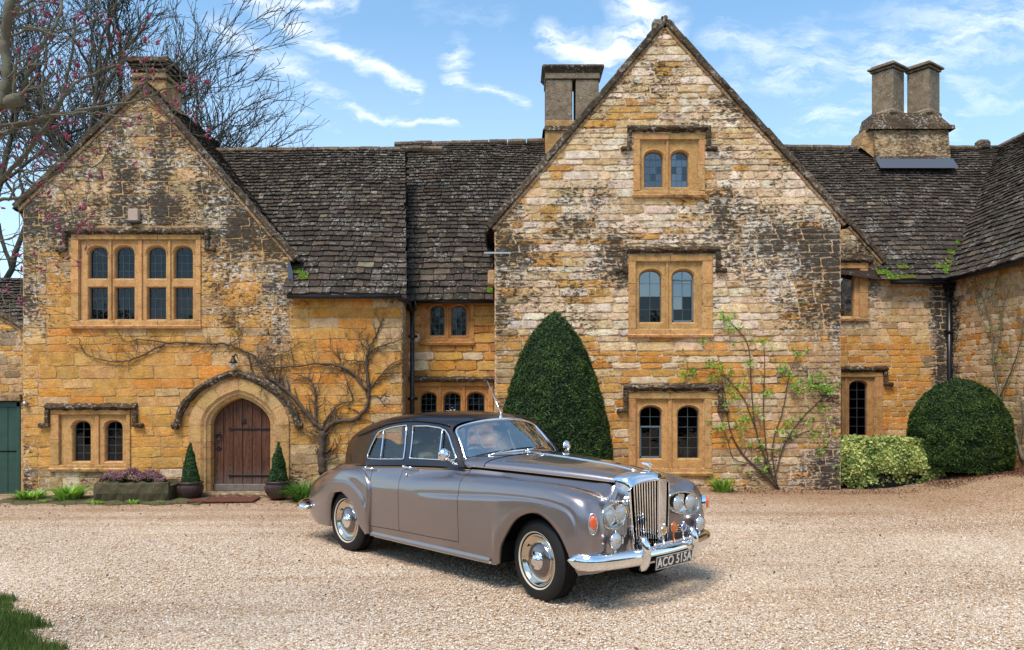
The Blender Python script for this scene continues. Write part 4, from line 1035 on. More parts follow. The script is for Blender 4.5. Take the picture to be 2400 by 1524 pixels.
for xa_ in (1292, 1358):
    for i in range(16):
        x = cx(xa_ + i * 2.9); b_.tube([(x, Yc + .1, cz(153)), (x, Yc + .1, cz(147))], .003, 3)
    b_.tube([(cx(xa_), Yc + .1, cz(150)), (cx(xa_ + 44), Yc + .1, cz(150))], .003, 3)
b_.obj('bird_spikes', M['lead'], ch, world=True)
# right chimney: stone base on the roof, two square flues set diagonally
ch = chimney('pair of diagonal flues on a tall stone base at the right'); Yc = 19.1; kc = F / Yc
b_ = B(); x0, x1 = cx(2052), cx(2228); yb = Yc + .85
frustum(b_, x0 - .02, x1 + .02, Yc - .05, yb, cz(398), x0, x1, Yc, yb, cz(366), (.13, .10, .065, .8))
frustum(b_, x0, x1, Yc, yb, cz(366), x0 - .02, x1 - .03, Yc + .05, yb, cz(302), (.42, .29, .15, .75))
b_.add([(cx(2026), Yc + .2, cz(340)), (x0, Yc + .1, cz(366)), (x0, Yc + .1, cz(300)), (cx(2032), Yc + .2, cz(300)), (cx(2026), yb, cz(340)), (cx(2032), yb, cz(300))], [(0, 1, 2, 3), (0, 3, 5, 4)], col=(.40, .26, .12, .5))
b_.obj('chimney_base', M['slate'], ch, world=True, colattr=True)
b_ = B(); frustum(b_, cx(2036), cx(2238), Yc - .04, yb + .06, cz(303), cx(2040), cx(2236), Yc - .02, yb + .06, cz(293), None); frustum(b_, cx(2046), cx(2230), Yc + .02, yb, cz(293), cx(2056), cx(2206), Yc + .2, yb, cz(258), None); b_.obj('chimney_string', M['mossy'], ch, world=True)
b_ = B(); b_.add([(x0 - .02, Yc - .30, cz(402)), (x1 + .03, Yc - .30, cz(402)), (x1 + .03, Yc - .06, cz(374)), (x0 - .02, Yc - .06, cz(374))], [(0, 1, 2, 3)]); b_.obj('lead_flashing', M['leadsheet'], ch, world=True)
for px in (2081, 2164):
    c = Vector(((px - 1200) / F * (Yc + .55), Yc + .55, 0)); cz = lambda py: H + (915 - py) / F * (Yc + .25); w_ = (cx(px + 36) - cx(px - 36)) / 2; rot = Matrix.Rotation(R(37), 3, 'Z'); hw = .54
    b_ = B(); zz0, zz1 = cz(268), cz(162); b_.box((c.x, c.y, (zz0 + zz1) / 2), (hw, hw, zz1 - zz0), rot=rot, bev=.012)
    b_.box((c.x, c.y, zz0 + .05), (hw + .10, hw + .10, .16), rot=rot, bev=.05); fl = b_.obj('flue', M['chimney'], ch, world=True)
    b_ = B(); b_.box((c.x, c.y, cz(158)), (hw + .06, hw + .06, .05), rot=rot, bev=.01); b_.box((c.x, c.y, cz(152)), (hw + .16, hw + .16, .05), rot=rot, bev=.01); b_.box((c.x, c.y, cz(147)), (hw + .06, hw + .06, .05), rot=rot, bev=.02); b_.obj('chimney_cap', M['chimney'], fl, world=True)
# left chimney
ch = chimney('stone chimney with moulded cap behind the left gable'); Yc = 14.95; kc = F / Yc; yb = Yc + .72
b_ = B(); b_.box(((cx(309) + cx(389)) / 2, (Yc + yb) / 2, (cz(320) + cz(182)) / 2), (cx(389) - cx(309), yb - Yc, cz(182) - cz(320)), bev=.015, col=(.34, .22, .10, .5)); b_.obj('flue', M['dressed'], ch, world=True, colattr=True)
b_ = B()
for py, e, hh in ((196, .03, .05), (176, .02, .06), (166, .055, .05), (157, .09, .055), (151, .07, .05)):
    b_.box(((cx(309) + cx(389)) / 2, (Yc + yb) / 2, cz(py)), (cx(389) - cx(309) + 2 * e, yb - Yc + 2 * e, hh), bev=.012)
b_.obj('chimney_cap', M['mossy'], ch, world=True)
# --- gutters and downpipes, each a part of the house
def gutter(p0, p1, r_=.055):
    B().tube([p0, p1], r_, 10).obj('gutter', M['pipe'], house, True, world=True)
gutter((LX(682), YeL + .0, zeLr - .055), (LX(944), YeL, zeLr - .055)); gutter((MX(955), YeM + .02, zeMr - .05), (XM1 - .3, YeM + .02, zeMr - .05), .04)
gutter((RX(2066) + .1, YeR, zeRr - .06), (XeW, YeR, zeRr - .06)); gutter((XeW, YeR + .0, zeWr - .02), (XeW, 9.8, zeWr - .02), .06)
def downpipe(x, y, z1, z0, r_=.042):
    b_ = B(); b_.tube([(x, y, z1), (x, y, z0)], r_, 12); 
    for z in np.arange(z0 + .5, z1, 1.15): b_.tube([(x, y, z), (x, y, z + .09)], r_ * 1.32, 12); b_.box((x, y + .04, z + .045), (.18, .02, .05), bev=.004)
    return b_
b_ = downpipe(LX(950) + .06, YL + .50, MZ(735), .05); b_.tube([(LX(940), YeL + .05, zeLr - .10), (LX(948) + .04, YL + .3, MZ(716)), (LX(950) + .06, YL + .50, MZ(740))], .045, 10); b_.box((LX(950) + .05, YL + .47, MZ(722)), (.17, .16, .20), bev=.02)
b_.obj('downpipe', M['pipe'], house, True, world=True)
b_ = downpipe(XW - .10, YR - .10, zeR - .42, .3, .048)
for z, e in ((zeR - .12, .19), (zeR - .22, .16), (zeR - .33, .12), (zeR - .42, .09)): b_.box((XW - .11, YR - .12, z), (e, e, .09), bev=.012)
b_.obj('downpipe', M['pipe'], house, True, world=True)
# steel strap bracket at the gable's left return
B().box((LX(1155) + .085, YG - .055, LZ(594)), (LX(1217) - LX(1155), .012, .030)).obj('steel_strap', M['steel'], house, world=True)
# lead apron by the left range's valley
B().add([(LX(676), YL - .03, LZ(600)), (LX(690), YL - .10, LZ(640)), (LX(690), YL - .10, LZ(668)), (LX(676), YL - .03, LZ(668))], [(0, 1, 2, 3)]).obj('lead_flashing', M['leadsheet'], house, world=True)
# kneeler stone under the big gable's left verge foot
b_ = B().box((gG_l[0] - .06, YG + .20, LZ(650)), (.14, .34, .28), bev=.03, col=(.40, .26, .13, .5)); b_.obj('kneeler_stone', M['dressed'], house, world=True, colattr=True)
# ------------------------------------------------------------ ground
def sstep_np(x, a, b): t = np.clip((x - a) / (b - a), 0, 1); return t * t * (3 - 2 * t)
def gz_np(X, Y): return .13 * sstep_np(X, -1, 4) * sstep_np(Y, 9.5, 13) + .33 * sstep_np(X, 6.5, 8.6) * sstep_np(Y, 7.5, 13.5)
def sheet(name, x0, x1, y0, y1, nx, ny, mat, dz=0.0, kind='structure'):
    X, Y = np.meshgrid(np.linspace(x0, x1, nx), np.linspace(y0, y1, ny), indexing='ij')
    Z = gz_np(X, Y) + dz + .006 * np.sin(X * 1.3 + Y * .7) * np.sin(Y * 1.1 - X * .4)
    V = np.stack([X, Y, Z], -1).reshape(-1, 3); i, j = np.meshgrid(np.arange(nx - 1), np.arange(ny - 1), indexing='ij'); a = (i * ny + j).ravel()
    return np_mesh(name, V, np.stack([a, a + ny, a + ny + 1, a + 1], -1), mat, smooth=True, kind=kind)
sheet('gravel_drive', -16, 16, -8, 16.5, 129, 99, M['gravel'])
B().add([(-700, -700, -.30), (700, -700, -.30), (700, 700, -.30), (-700, 700, -.30)], [(0, 1, 2, 3)]).obj('grounds', M['lawn'], kind='structure')
# loose stones lying on the drive, each a small faceted pebble
def pebbles(n, y0, y1, s0, s1, seed):
    g = np.random.RandomState(seed)
    Y = y0 + (y1 - y0) * g.rand(n) ** 1.15; X = (g.rand(n) * 2 - 1) * (Y * .66 + .2)
    base = np.array([(1, 0, 0), (0, 1, 0), (-1, 0, 0), (0, -1, 0), (0, 0, 1), (0, 0, -1)], float)
    tri = np.array([(0, 1, 4), (1, 2, 4), (2, 3, 4), (3, 0, 4), (1, 0, 5), (2, 1, 5), (3, 2, 5), (0, 3, 5)])
    s = (s0 + (s1 - s0) * g.rand(n) ** 2)[:, None, None]; sc = np.stack([1 + .5 * g.rand(n), .7 + .4 * g.rand(n), .45 + .35 * g.rand(n)], -1)[:, None, :]
    v = base[None] * sc * s * (1 + .25 * (g.rand(n, 6, 1) - .5)); a = g.rand(n) * 6.28; t = (g.rand(n) - .5) * .9
    ca, sa = np.cos(a)[:, None], np.sin(a)[:, None]; x, y, z = v[..., 0], v[..., 1], v[..., 2]; ct, st_ = np.cos(t)[:, None], np.sin(t)[:, None]
    y, z = y * ct - z * st_, y * st_ + z * ct; x, y = x * ca - y * sa, x * sa + y * ca
    V = np.stack([x + X[:, None], y + Y[:, None], z + (gz_np(X, Y) + .002)[:, None] + s[..., 0] * .25], -1).reshape(-1, 3)
    Fc = (tri[None] + (np.arange(n) * 6)[:, None, None]).reshape(-1, 3)
    pal = np.array([(.82, .65, .48), (.90, .79, .66), (.64, .46, .30), (.48, .30, .17), (.93, .87, .79), (.30, .18, .10), (.74, .52, .33)])
    c = pal[g.choice(7, n, p=[.25, .2, .2, .1, .1, .05, .1])] * (.85 + .3 * g.rand(n, 1)); c = np.concatenate([c, np.ones((n, 1))], 1).repeat(6, 0)
    return np_mesh('loose_gravel', V, Fc, M['pebble'], col=c, kind='stuff')
pebbles(110000, 3.6, 11.5, .0055, .0125, 3)

# ------------------------------------------------------------ leaves
def leaf_mesh(name, C, Nn, size, mat, parent=None, seed=1, aspect=.55, spread=.7, kind=None, cvar=1.0, cbase=None, droop=0.0, world=True, fold=True):
    """C centres (n,3), Nn outward directions; each leaf two triangles folded on its midrib"""
    g = np.random.RandomState(seed); n = len(C); C = np.asarray(C, float); Nn = np.asarray(Nn, float)
    d = g.normal(size=(n, 3)); d += Nn * .25 - np.array([0, 0, droop]); d -= (1 - spread) * (d * Nn).sum(1, keepdims=True) * Nn; d /= np.linalg.norm(d, axis=1, keepdims=True) + 1e-9
    nn_ = Nn + spread * g.normal(size=(n, 3)) * .6; w_ = np.cross(d, nn_); w_ /= np.linalg.norm(w_, axis=1, keepdims=True) + 1e-9; up = np.cross(w_, d)
    s = size * (.65 + .7 * g.rand(n))[:, None] if np.isscalar(size) else size[:, None]
    a = C - d * s * .5; b_ = C + d * s * .5; l_ = C + w_ * s * aspect * .5 + up * s * .10; r_ = C - w_ * s * aspect * .5 + up * s * .10
    V = np.stack([a, r_, b_, l_], 1).reshape(-1, 3); k = np.arange(n)[:, None] * 4
    Fc = np.concatenate([k + np.array([[0, 1, 2]]), k + np.array([[0, 2, 3]])], 1).reshape(-1, 3)
    t = np.clip((g.rand(n) if cbase is None else cbase) * cvar, 0, 1); c = np.repeat(np.stack([t, t, t, np.ones(n)], 1), 4, 0)
    return np_mesh(name, V, Fc, mat, parent, col=c, kind=kind, world=world)
def lump(p, f, seed=0):
    q = (np.asarray(p) * (f * .42) + seed * 1.37).tolist(); return np.array([mn.noise(v_) + .5 * mn.noise((v_[0] * 2.3, v_[1] * 2.3, v_[2] * 2.3)) for v_ in q]) * 1.5
def clipped_bush(name, label, cx, cy, z0, prof, nleaf, size, seed, mat, cat='shrub', group=None):
    """prof: list (height, radius)"""
    t = thing(name, label, cat, (cx, cy, z0), 0, group); rf = interp([p[0] for p in prof], [p[1] for p in prof]); hmax = prof[-1][0]
    g = np.random.RandomState(seed); hh = np.linspace(0, hmax, 200); rr = np.array([rf(h) for h in hh]); wt = rr + .08; wt /= wt.sum()
    h = np.interp(g.rand(nleaf), np.concatenate([[0], np.cumsum(wt)])[:200], hh); r_ = np.interp(h, hh, rr); a = g.rand(nleaf) * 2 * math.pi
    dr = np.gradient(rr, hh); nz = -np.interp(h, hh, dr); Nn = np.stack([np.cos(a), np.sin(a), nz], -1); Nn /= np.linalg.norm(Nn, axis=1, keepdims=True)
    P0 = np.stack([cx + r_ * np.cos(a), cy + r_ * np.sin(a), z0 + h], -1); L_ = lump(P0, 9, seed) * .6 + lump(P0, 23, seed + 3) * .4
    dep = g.rand(nleaf) ** 2 * .06; spr = (g.rand(nleaf) < .05) * g.rand(nleaf) * .035; C = P0 + Nn * (L_ * .034 - dep + spr)[:, None]
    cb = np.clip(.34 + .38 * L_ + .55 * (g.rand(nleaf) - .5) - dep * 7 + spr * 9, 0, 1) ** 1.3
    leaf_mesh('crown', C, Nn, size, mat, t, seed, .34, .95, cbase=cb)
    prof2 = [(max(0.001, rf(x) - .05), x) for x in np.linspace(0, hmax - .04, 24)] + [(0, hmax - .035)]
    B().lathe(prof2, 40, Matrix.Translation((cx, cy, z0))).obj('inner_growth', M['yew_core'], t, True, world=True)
    B().tube([(cx, cy, z0 - .1), (cx, cy, z0 + .4)], .07, 8).obj('trunk', M['bark'], t, True, world=True)
    return t
k = F / 12.9
clipped_bush('clipped_yew', 'tall pointed clipped yew standing behind the car bonnet', (1299 - 1200) / k, 12.9, .06, [(0, .90), (.6, .94), (1.25, .875), (1.94, .705), (2.3, .585), (2.63, .43), (2.88, .265), (3.02, .14), (3.09, .04), (3.12, .0)], 90000, .040, 5, M['yew'])
clipped_bush('clipped_yew', 'squat beehive-shaped clipped yew by the downpipe at the right', 8.17, 14.55, .47, [(0, .80), (.25, .86), (.6, .86), (.92, .80), (1.2, .68), (1.40, .51), (1.53, .35), (1.60, .20), (1.65, .0)], 90000, .042, 8, M['yew'])
# variegated ivy tumbling over a dark trough
def ivy():
    x0, x1, y0, y1, zb, zt = 5.80, 7.68, 14.25, 14.9, .20, 1.02
    t = thing('ivy_trough', 'variegated cream and green ivy spilling over a dark trough beside the gable corner', 'planter', (6.7, 14.55, .13)); g = np.random.RandomState(4)
    B().box((6.80, 14.55, .30), (1.35, .42, .36), bev=.02).obj('trough', M['darktrough'], t, world=True)
    n = 21000; cx_ = (x0 + x1) / 2; hx = (x1 - x0) / 2; u_ = g.rand(n) * 2 - 1; v_ = g.rand(n)
    kind_ = g.rand(n); top_ = kind_ < .28; end_ = kind_ > .93
    ztop = .98 + .012 * np.sin(u_ * 7) - .05 * np.abs(u_) ** 8; zlow = .20 + .05 * np.sin(u_ * 13) + .03 * np.sin(u_ * 29)
    bulge = .10 * np.sin(np.clip(v_, 0, 1) * 3.0) + .035 * np.sin(u_ * 11 + v_ * 5)
    X = cx_ + hx * u_ * (1 + .03 * np.sin(v_ * 6)); pz = zlow + (ztop - zlow) * v_ ** .85; py_ = 14.30 - bulge
    pz = np.where(top_, ztop + .02, pz); py_ = np.where(top_, 14.25 + .6 * v_, py_)
    X = np.where(end_, cx_ + hx * np.sign(u_) * (1 + .05 * np.sin(v_ * 3)), X); py_ = np.where(end_, 14.3 + .5 * g.rand(n), py_)
    Nn = np.stack([u_ * .25 + end_ * np.sign(u_), np.where(top_, -.2, -1.0), np.where(top_, 1.0, .35)], -1); Nn /= np.linalg.norm(Nn, axis=1, keepdims=True)
    C = np.stack([X, py_, pz], -1) + g.normal(size=(n, 3)) * .022; L_ = lump(C, 9, 3); C += Nn * (L_ * .020)[:, None]
    keep = ~((~top_) & (~end_) & (np.abs(X - 6.9) < .40 + .05 * np.sin(C[:, 2] * 40)) & (C[:, 2] < .42) & (g.rand(n) < .9))
    cb = np.clip(.45 + .25 * L_ + .8 * (g.rand(n) - .5), 0, 1)
    leaf_mesh('ivy_leaves', C[keep], Nn[keep], .050, M['ivy'], t, 9, .85, .9, cbase=cb[keep])
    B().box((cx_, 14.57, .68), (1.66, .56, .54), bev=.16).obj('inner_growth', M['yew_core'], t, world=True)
ivy()
# potted box cones: one built, the other copied
def cone_pot():
    t = thing('potted_box_cone', 'clipped box cone in a ribbed brown pot left of the arched door', 'potted plant', (-5.565, 13.78, .02), 0, 'potted cones flanking the door')
    prof = [(0, 0), (.13, 0), (.16, .03), (.20, .12), (.213, .20), (.20, .25), (.195, .262), (.215, .275), (.218, .30), (.200, .305), (.185, .29), (0, .275)]
    b_ = B(); b_.lathe(prof, 48)
    for k_ in range(24):
        a = 2 * math.pi * k_ / 24; b_.tube([(r_ * math.cos(a), r_ * math.sin(a), z) for r_, z in ((.150, .03), (.197, .11), (.212, .20), (.202, .235))], .0065, 4)
    b_.obj('pot', M['pot'], t, True)
    g = np.random.RandomState(2); n = 9000; h = 1 - np.sqrt(g.rand(n)); a = g.rand(n) * 6.283; r_ = .148 * (1 - h) ** .85 + .010
    P0 = np.stack([r_ * np.cos(a), r_ * np.sin(a), .29 + h * .70], -1); Nn = np.stack([np.cos(a), np.sin(a), np.full(n, .25)], -1); Nn /= np.linalg.norm(Nn, axis=1, keepdims=True)
    L_ = lump(P0, 24, 3); P0 += Nn * (L_ * .016 - .02 * g.rand(n) ** 2)[:, None]; cb = np.clip(.4 + .3 * L_ + .4 * (g.rand(n) - .5), 0, 1)
    leaf_mesh('crown', P0, Nn, .024, M['box'], t, 4, .6, .9, cbase=cb, world=False)
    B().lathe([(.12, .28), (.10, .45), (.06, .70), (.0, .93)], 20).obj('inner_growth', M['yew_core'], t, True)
    return t
cp = cone_pot(); c2 = copy_tree(cp); c2.location = (-4.05, 13.80, .03); c2.rotation_euler = (0, 0, 1.3); tag(c2, 'clipped box cone in a ribbed brown pot right of the arched door')
c2.scale = (1.06, 1.06, 1.0)
# mossy stone trough with pink heather
t = thing('stone_trough', 'long mossy stone trough against the wall left of the door', 'trough', (-6.45, 13.75, 0))
b_ = B(); r = random.Random(8); x0, x1, y0, y1 = -7.10, -5.83, 13.48, 13.98
n = 14; rows = []
for i in range(n + 1):
    x = x0 + (x1 - x0) * i / n; j = lambda s_=.012: r.uniform(-s_, s_); e = .05 * (1 if i in (0, n) else 0)
    rows.append([(x, y1 - e, 0), (x, y1 - e, .33 + j()), (x + j(), y1 - .08, .35 + j()), (x, y1 - .10, .27), (x, y0 + .12, .27), (x + j(), y0 + .09, .34 + j(.02)), (x + j(), y0 + e + j(), .31 + j(.02)), (x + j(), y0 - .03 + e + j(.02), .16 + j()), (x, y0 + e + j(), -.02)])
b_.grid(rows, flip=True); b_.add(rows[0], [tuple(range(9))[::-1]]); b_.add(rows[-1], [tuple(range(9))]); b_.obj('trough_body', M['trough'], t, world=True)
t2 = thing('pink_heather', 'low mound of pink flowering heather growing in the mossy trough', 'plant', (-6.5, 13.73, .30)); g = np.random.RandomState(6); n = 6500
X = -6.52 + (g.rand(n) * 2 - 1) * .52; Yh = 13.73 + (g.rand(n) * 2 - 1) * .19; hh = .30 + (.20 * (1 - ((X + 6.52) / .56) ** 2 * .6) * (1 - ((Yh - 13.73) / .22) ** 2 * .5) + .04 * np.sin(X * 17)) * (1 - .35 * g.rand(n) ** 2) + .045 * (g.rand(n) ** 3) + .03 * np.sin(X * 41 + Yh * 30) * np.sin(Yh * 55)
C = np.stack([X, Yh, hh], -1); Nn = np.stack([(X + 6.52) * 1.2, (Yh - 13.73) * 3 - .3, np.ones(n)], -1); Nn /= np.linalg.norm(Nn, axis=1, keepdims=True)
leaf_mesh('flowers', C, Nn, .024, M['heather'], t2, 3, .7, .95, cbase=np.clip(.25 + .9 * (g.rand(n) - .2) + .3 * lump(C, 20, 1), 0, 1))
leaf_mesh('foliage', C[:2200] - np.array([0, 0, .04]), Nn[:2200], .035, M['box'], t2, 5, .3, .95)
# grassy and ferny clumps at the foot of the wall
def blades(name, label, cat, cx, cy, z0, rad, hgt, n, w_, mat, seed, lean=.9, stif=.5, kind=None):
    g = np.random.RandomState(seed); a = g.rand(n) * 6.283; rr = rad * np.sqrt(g.rand(n)) * .55; bx, by = cx + rr * np.cos(a), cy + rr * np.sin(a)
    da = a + g.normal(size=n) * .5; L_ = hgt * (.6 + .5 * g.rand(n)); out = lean * (.35 + .65 * g.rand(n)); V = []; m_ = 5
    for i in range(m_):
        t_ = i / (m_ - 1); R_ = out * rad * t_ ** 1.6; z = L_ * (t_ - (1 - stif) * t_ ** 2.6 * out); ww = w_ * (1 - t_ ** 1.5) * (.5 + .5 * math.sin(min(1, t_ * 2.5) * 1.57)) + w_ * .06
        px_, py_ = bx + R_ * np.cos(da), by + R_ * np.sin(da); sx_, sy_ = -np.sin(da) * ww / 2, np.cos(da) * ww / 2
        V.append(np.stack([px_ - sx_, py_ - sy_, z0 + z], -1)); V.append(np.stack([px_ + sx_, py_ + sy_, z0 + z], -1))
    V = np.stack(V, 1); k_ = np.arange(n)[:, None] * (2 * m_); Fc = np.concatenate([k_ + np.array([[2 * i, 2 * i + 1, 2 * i + 3, 2 * i + 2]]) for i in range(m_ - 1)], 1).reshape(-1, 4)
    c = np.repeat(np.clip(g.rand(n), 0, 1), 2 * m_); o = np_mesh(name, V.reshape(-1, 3), Fc, mat, col=np.stack([c, c, c, c * 0 + 1], -1), smooth=True, kind=kind)
    if label: tag(o, label, cat)
    return o
blades('lily_clump', 'dense clump of strappy bright green leaves beside the right-hand pot', 'plant', -3.50, 13.62, .0, .42, .50, 520, .020, M['grassblade'], 3, 1.0, .35)
blades('lily_clump', 'strappy green leaves half hidden behind the car boot', 'plant', -3.05, 13.78, .02, .36, .42, 300, .020, M['grassblade'], 13, 1.0, .35)
blades('leafy_plant', 'bright green leafy plant between the trough and the corner of the left gable', 'plant', -7.62, 13.72, .0, .34, .34, 150, .050, M['fresh'], 5, 1.0, .6)
blades('leafy_plant', 'small dark green plant beside the green garage door', 'plant', -8.30, 13.72, .0, .30, .24, 130, .040, M['fresh'], 6, 1.0, .6)
blades('leafy_plant', 'fresh green seedling tuft in the gravel in front of the right headlamps', 'plant', 3.68, 13.86, .11, .25, .32, 90, .055, M['fresh'], 7, .9, .7)
for i, (x, y, s_) in enumerate(((-7.0, 13.30, .09), (-6.35, 13.32, .10), (-7.9, 13.4, .08), (-6.9, 13.28, .07), (-5.9, 13.35, .06))):
    o = blades('weed', None, None, x, y, .0, s_ * 1.4, s_, 40, .018, M['fresh'], 30 + i, 1, .5); tag(o, ['tiny weed at the soil edge by the left end of the mossy trough', 'tiny weed before the middle of the mossy trough', 'tiny weed between the two leafy plants at the left wall', 'smallest weed just left of centre before the mossy trough', 'tiny weed between the mossy trough and the left pot'][i], 'weed', 'weeds at the foot of the left wall')
# soil strip with moss along the left wall
g = np.random.RandomState(3); n = 60; x = np.linspace(-8.7, -5.2, n); V = []
for i in range(n): V += [(x[i], 14.2, .03), (x[i], 13.62 + .0 * i, .045 + .012 * math.sin(i)), (x[i], 13.22 + .10 * math.sin(i * .5) + .06 * g.rand(), .004)]
soil_m = plain('mossy_soil', (.09, .06, .035), .95, (9, .5), .9, 30, two=(.075, .095, .02))
B().add(V, [(3 * i + k_, 3 * i + k_ + 1, 3 * i + k_ + 4, 3 * i + k_ + 3) for i in range(n - 1) for k_ in (0, 1)]).obj('soil_bed', soil_m, kind='structure')
# dead leaves drifted under the right-hand yew
def litter(n, x0, x1, y0, y1, seed):
    g = np.random.RandomState(seed); X = x0 + (x1 - x0) * g.rand(n); Y = y0 + (y1 - y0) * g.rand(n) ** .7; C = np.stack([X, Y, gz_np(X, Y) + .012 + .02 * g.rand(n)], -1); Nn = np.tile((0., 0., 1.), (n, 1)); return C, Nn
C1, N1 = litter(3600, 7.3, 9.2, 13.3, 14.8, 2); C2, N2 = litter(900, 3.5, 7.6, 13.4, 14.2, 3); C3, N3 = litter(900, 8.4, 9.25, 11.5, 14.2, 5)
C4, N4 = litter(700, -9, 9, 5.2, 13.6, 9); C5, N5 = litter(500, -8.5, -2, 12.8, 13.5, 10)
leaf_mesh('dead_leaves', np.vstack([C1, C2, C3, C4, C5]), np.vstack([N1, N2, N3, N4, N5]), .034, M['litter'], None, 3, .6, .5, kind='stuff', world=False)
# lawn corner at the bottom left
V = [(-3.3, 5.4, .0), (-3.57, 5.82, .02), (-3.97, 6.3, .02), (-4.3, 6.75, .02), (-4.9, 7.25, .01), (-5.7, 7.6, .0), (-9, 7.9, .02), (-9, 5.0, .03), (-3.0, 5.0, .0)]
B().add([(a, b2, c + .012) for a, b2, c in V], [tuple(range(9))]).obj('lawn_edge', M['lawn'], kind='structure')
g = np.random.RandomState(12); n = 15000; pts = []
bxe = interp([5.0, 5.4, 5.82, 6.3, 6.75, 7.25, 7.7], [-3.0, -3.1, -3.40, -3.75, -4.15, -4.72, -5.6])
Yg = 5.0 + 2.7 * g.rand(n); Xe = np.array([bxe(y) for y in Yg]); Xg = Xe - .10 + .10 * np.sin(Yg * 9) + .06 * np.sin(Yg * 23) + .14 * g.rand(n) - np.abs(g.normal(size=n)) * .55; a = g.rand(n) * 6.283; hgt = .025 + .05 * g.rand(n); w_ = .0035
dx_, dy_ = np.cos(a) * hgt * .5, np.sin(a) * hgt * .5; V = np.stack([np.stack([Xg - w_, Yg, gz_np(Xg, Yg) + .01], -1), np.stack([Xg + w_, Yg, gz_np(Xg, Yg) + .01], -1), np.stack([Xg + dx_, Yg + dy_, hgt + .03], -1)], 1).reshape(-1, 3)
c = np.repeat(g.rand(n), 3); np_mesh('grass', V, np.arange(3 * n).reshape(-1, 3), M['turf'], col=np.stack([c, c, c, c], -1), kind='stuff')

# ------------------------------------------------------------ climbers and trees
def wallpt(px, py, Y): return Vector(((px - 1200) / F * Y, Y, H + (YH - py) / F * Y))
def climber(paths, rads, Y, seed, twigs=8, tl=.35, flatn=.04, kink=.012, levels=2, dens=1.0, fn=None):
    """knotty stems spread flat on a wall; returns mesh builder and twig tips"""
    r = random.Random(seed); b_ = B(); tips = []
    fn = fn or (lambda px, py, off: wallpt(px, py, Y - off))
    def twig(p, d, L_, rad, lv):
        n = max(3, int(L_ / .05)); pts = [p]; dd = Vector(d).normalized()
        for i in range(n):
            dd = (dd + Vector((r.uniform(-.42, .42), r.uniform(-.10, .10), r.uniform(-.36, .44)))).normalized(); dd.y *= .4; q = pts[-1] + dd * (L_ / n)
            q.y = min(q.y, Y - .012); pts.append(q)
            if lv > 0 and r.random() < .45 * dens: twig(q, dd + Vector((r.uniform(-1, 1), 0, r.uniform(-.6, 1))), L_ * r.uniform(.3, .6), rad * .55, lv - 1)
        b_.tube(pts, [rad * (1 - .75 * i / n) for i in range(n + 1)], 4, cap=False); tips.append((pts[-1], dd))
    for pth, (ra, rb) in zip(paths, rads):
        P3 = [fn(px, py, flatn * r.uniform(.6, 1.4)) for px, py in pth]; S_ = spline(np.array([tuple(p) for p in P3]), 7); n = len(S_)
        S_ = [Vector(p) + Vector((r.uniform(-kink, kink), r.uniform(-kink, kink) * .5, r.uniform(-kink, kink))) for p in S_]
        rr = [(ra + (rb - ra) * i / (n - 1)) * r.uniform(.88, 1.14) for i in range(n)]; b_.tube(S_, rr, 7)
        for i in range(3, n):
            if r.random() < twigs / n * 3.2:
                t_ = (S_[i] - S_[i - 1]).normalized(); side = r.choice((-1, 1)); pr = Vector((-t_.z * side, 0, t_.x * side)); twig(S_[i], t_ * .5 + pr + Vector((0, 0, .35)), tl * r.uniform(.4, 1.2), max(.0035, rr[i] * .38), levels)
    return b_, tips
wis = [([(757, 1112), (753, 1060), (757, 1010)], (.075, .055)), ([(757, 1012), (784, 990), (830, 982), (859, 954), (864, 915), (862, 889), (859, 849), (863, 822), (882, 784), (899, 744)], (.042, .012)),
 ([(862, 825), (893, 812), (928, 800), (955, 790)], (.018, .006)), ([(866, 912), (890, 885), (912, 859), (948, 838)], (.018, .006)), ([(757, 1008), (731, 984), (698, 941), (659, 905), (620, 876), (600, 838), (580, 826)], (.042, .014)),
 ([(859, 915), (826, 876), (784, 856), (748, 853), (689, 859), (639, 862), (600, 855)], (.026, .010)), ([(859, 849), (830, 845), (797, 840), (771, 813)], (.014, .005)), ([(741, 990), (740, 950), (738, 915), (725, 889), (698, 879)], (.022, .008)),
 ([(757, 1000), (770, 975), (797, 948), (826, 937), (815, 905), (810, 885)], (.018, .007)), ([(580, 828), (534, 808), (469, 805), (390, 803), (325, 796), (296, 801), (267, 765)], (.020, .007)), ([(390, 804), (332, 833), (289, 848), (231, 841), (195, 823), (186, 795)], (.018, .006)),
 ([(534, 808), (560, 790), (570, 760)], (.010, .004)), ([(580, 828), (592, 870), (628, 905), (660, 908)], (.016, .012)), ([(757, 1040), (735, 1030), (705, 1010), (690, 985)], (.014, .005)), ([(757, 1075), (790, 1045), (800, 1020)], (.012, .004)), ([(600, 850), (640, 838), (680, 820), (705, 800)], (.010, .004)), ([(862, 820), (845, 800), (842, 780)], (.010, .004))]
b_, tips = climber([p for p, _ in wis], [q for _, q in wis], 14.2, 5, 9, .34)
o = b_.obj('wisteria', M['vine'], None, True); tag(o, 'bare knotted wisteria trained across the wall above and right of the door', 'climber')
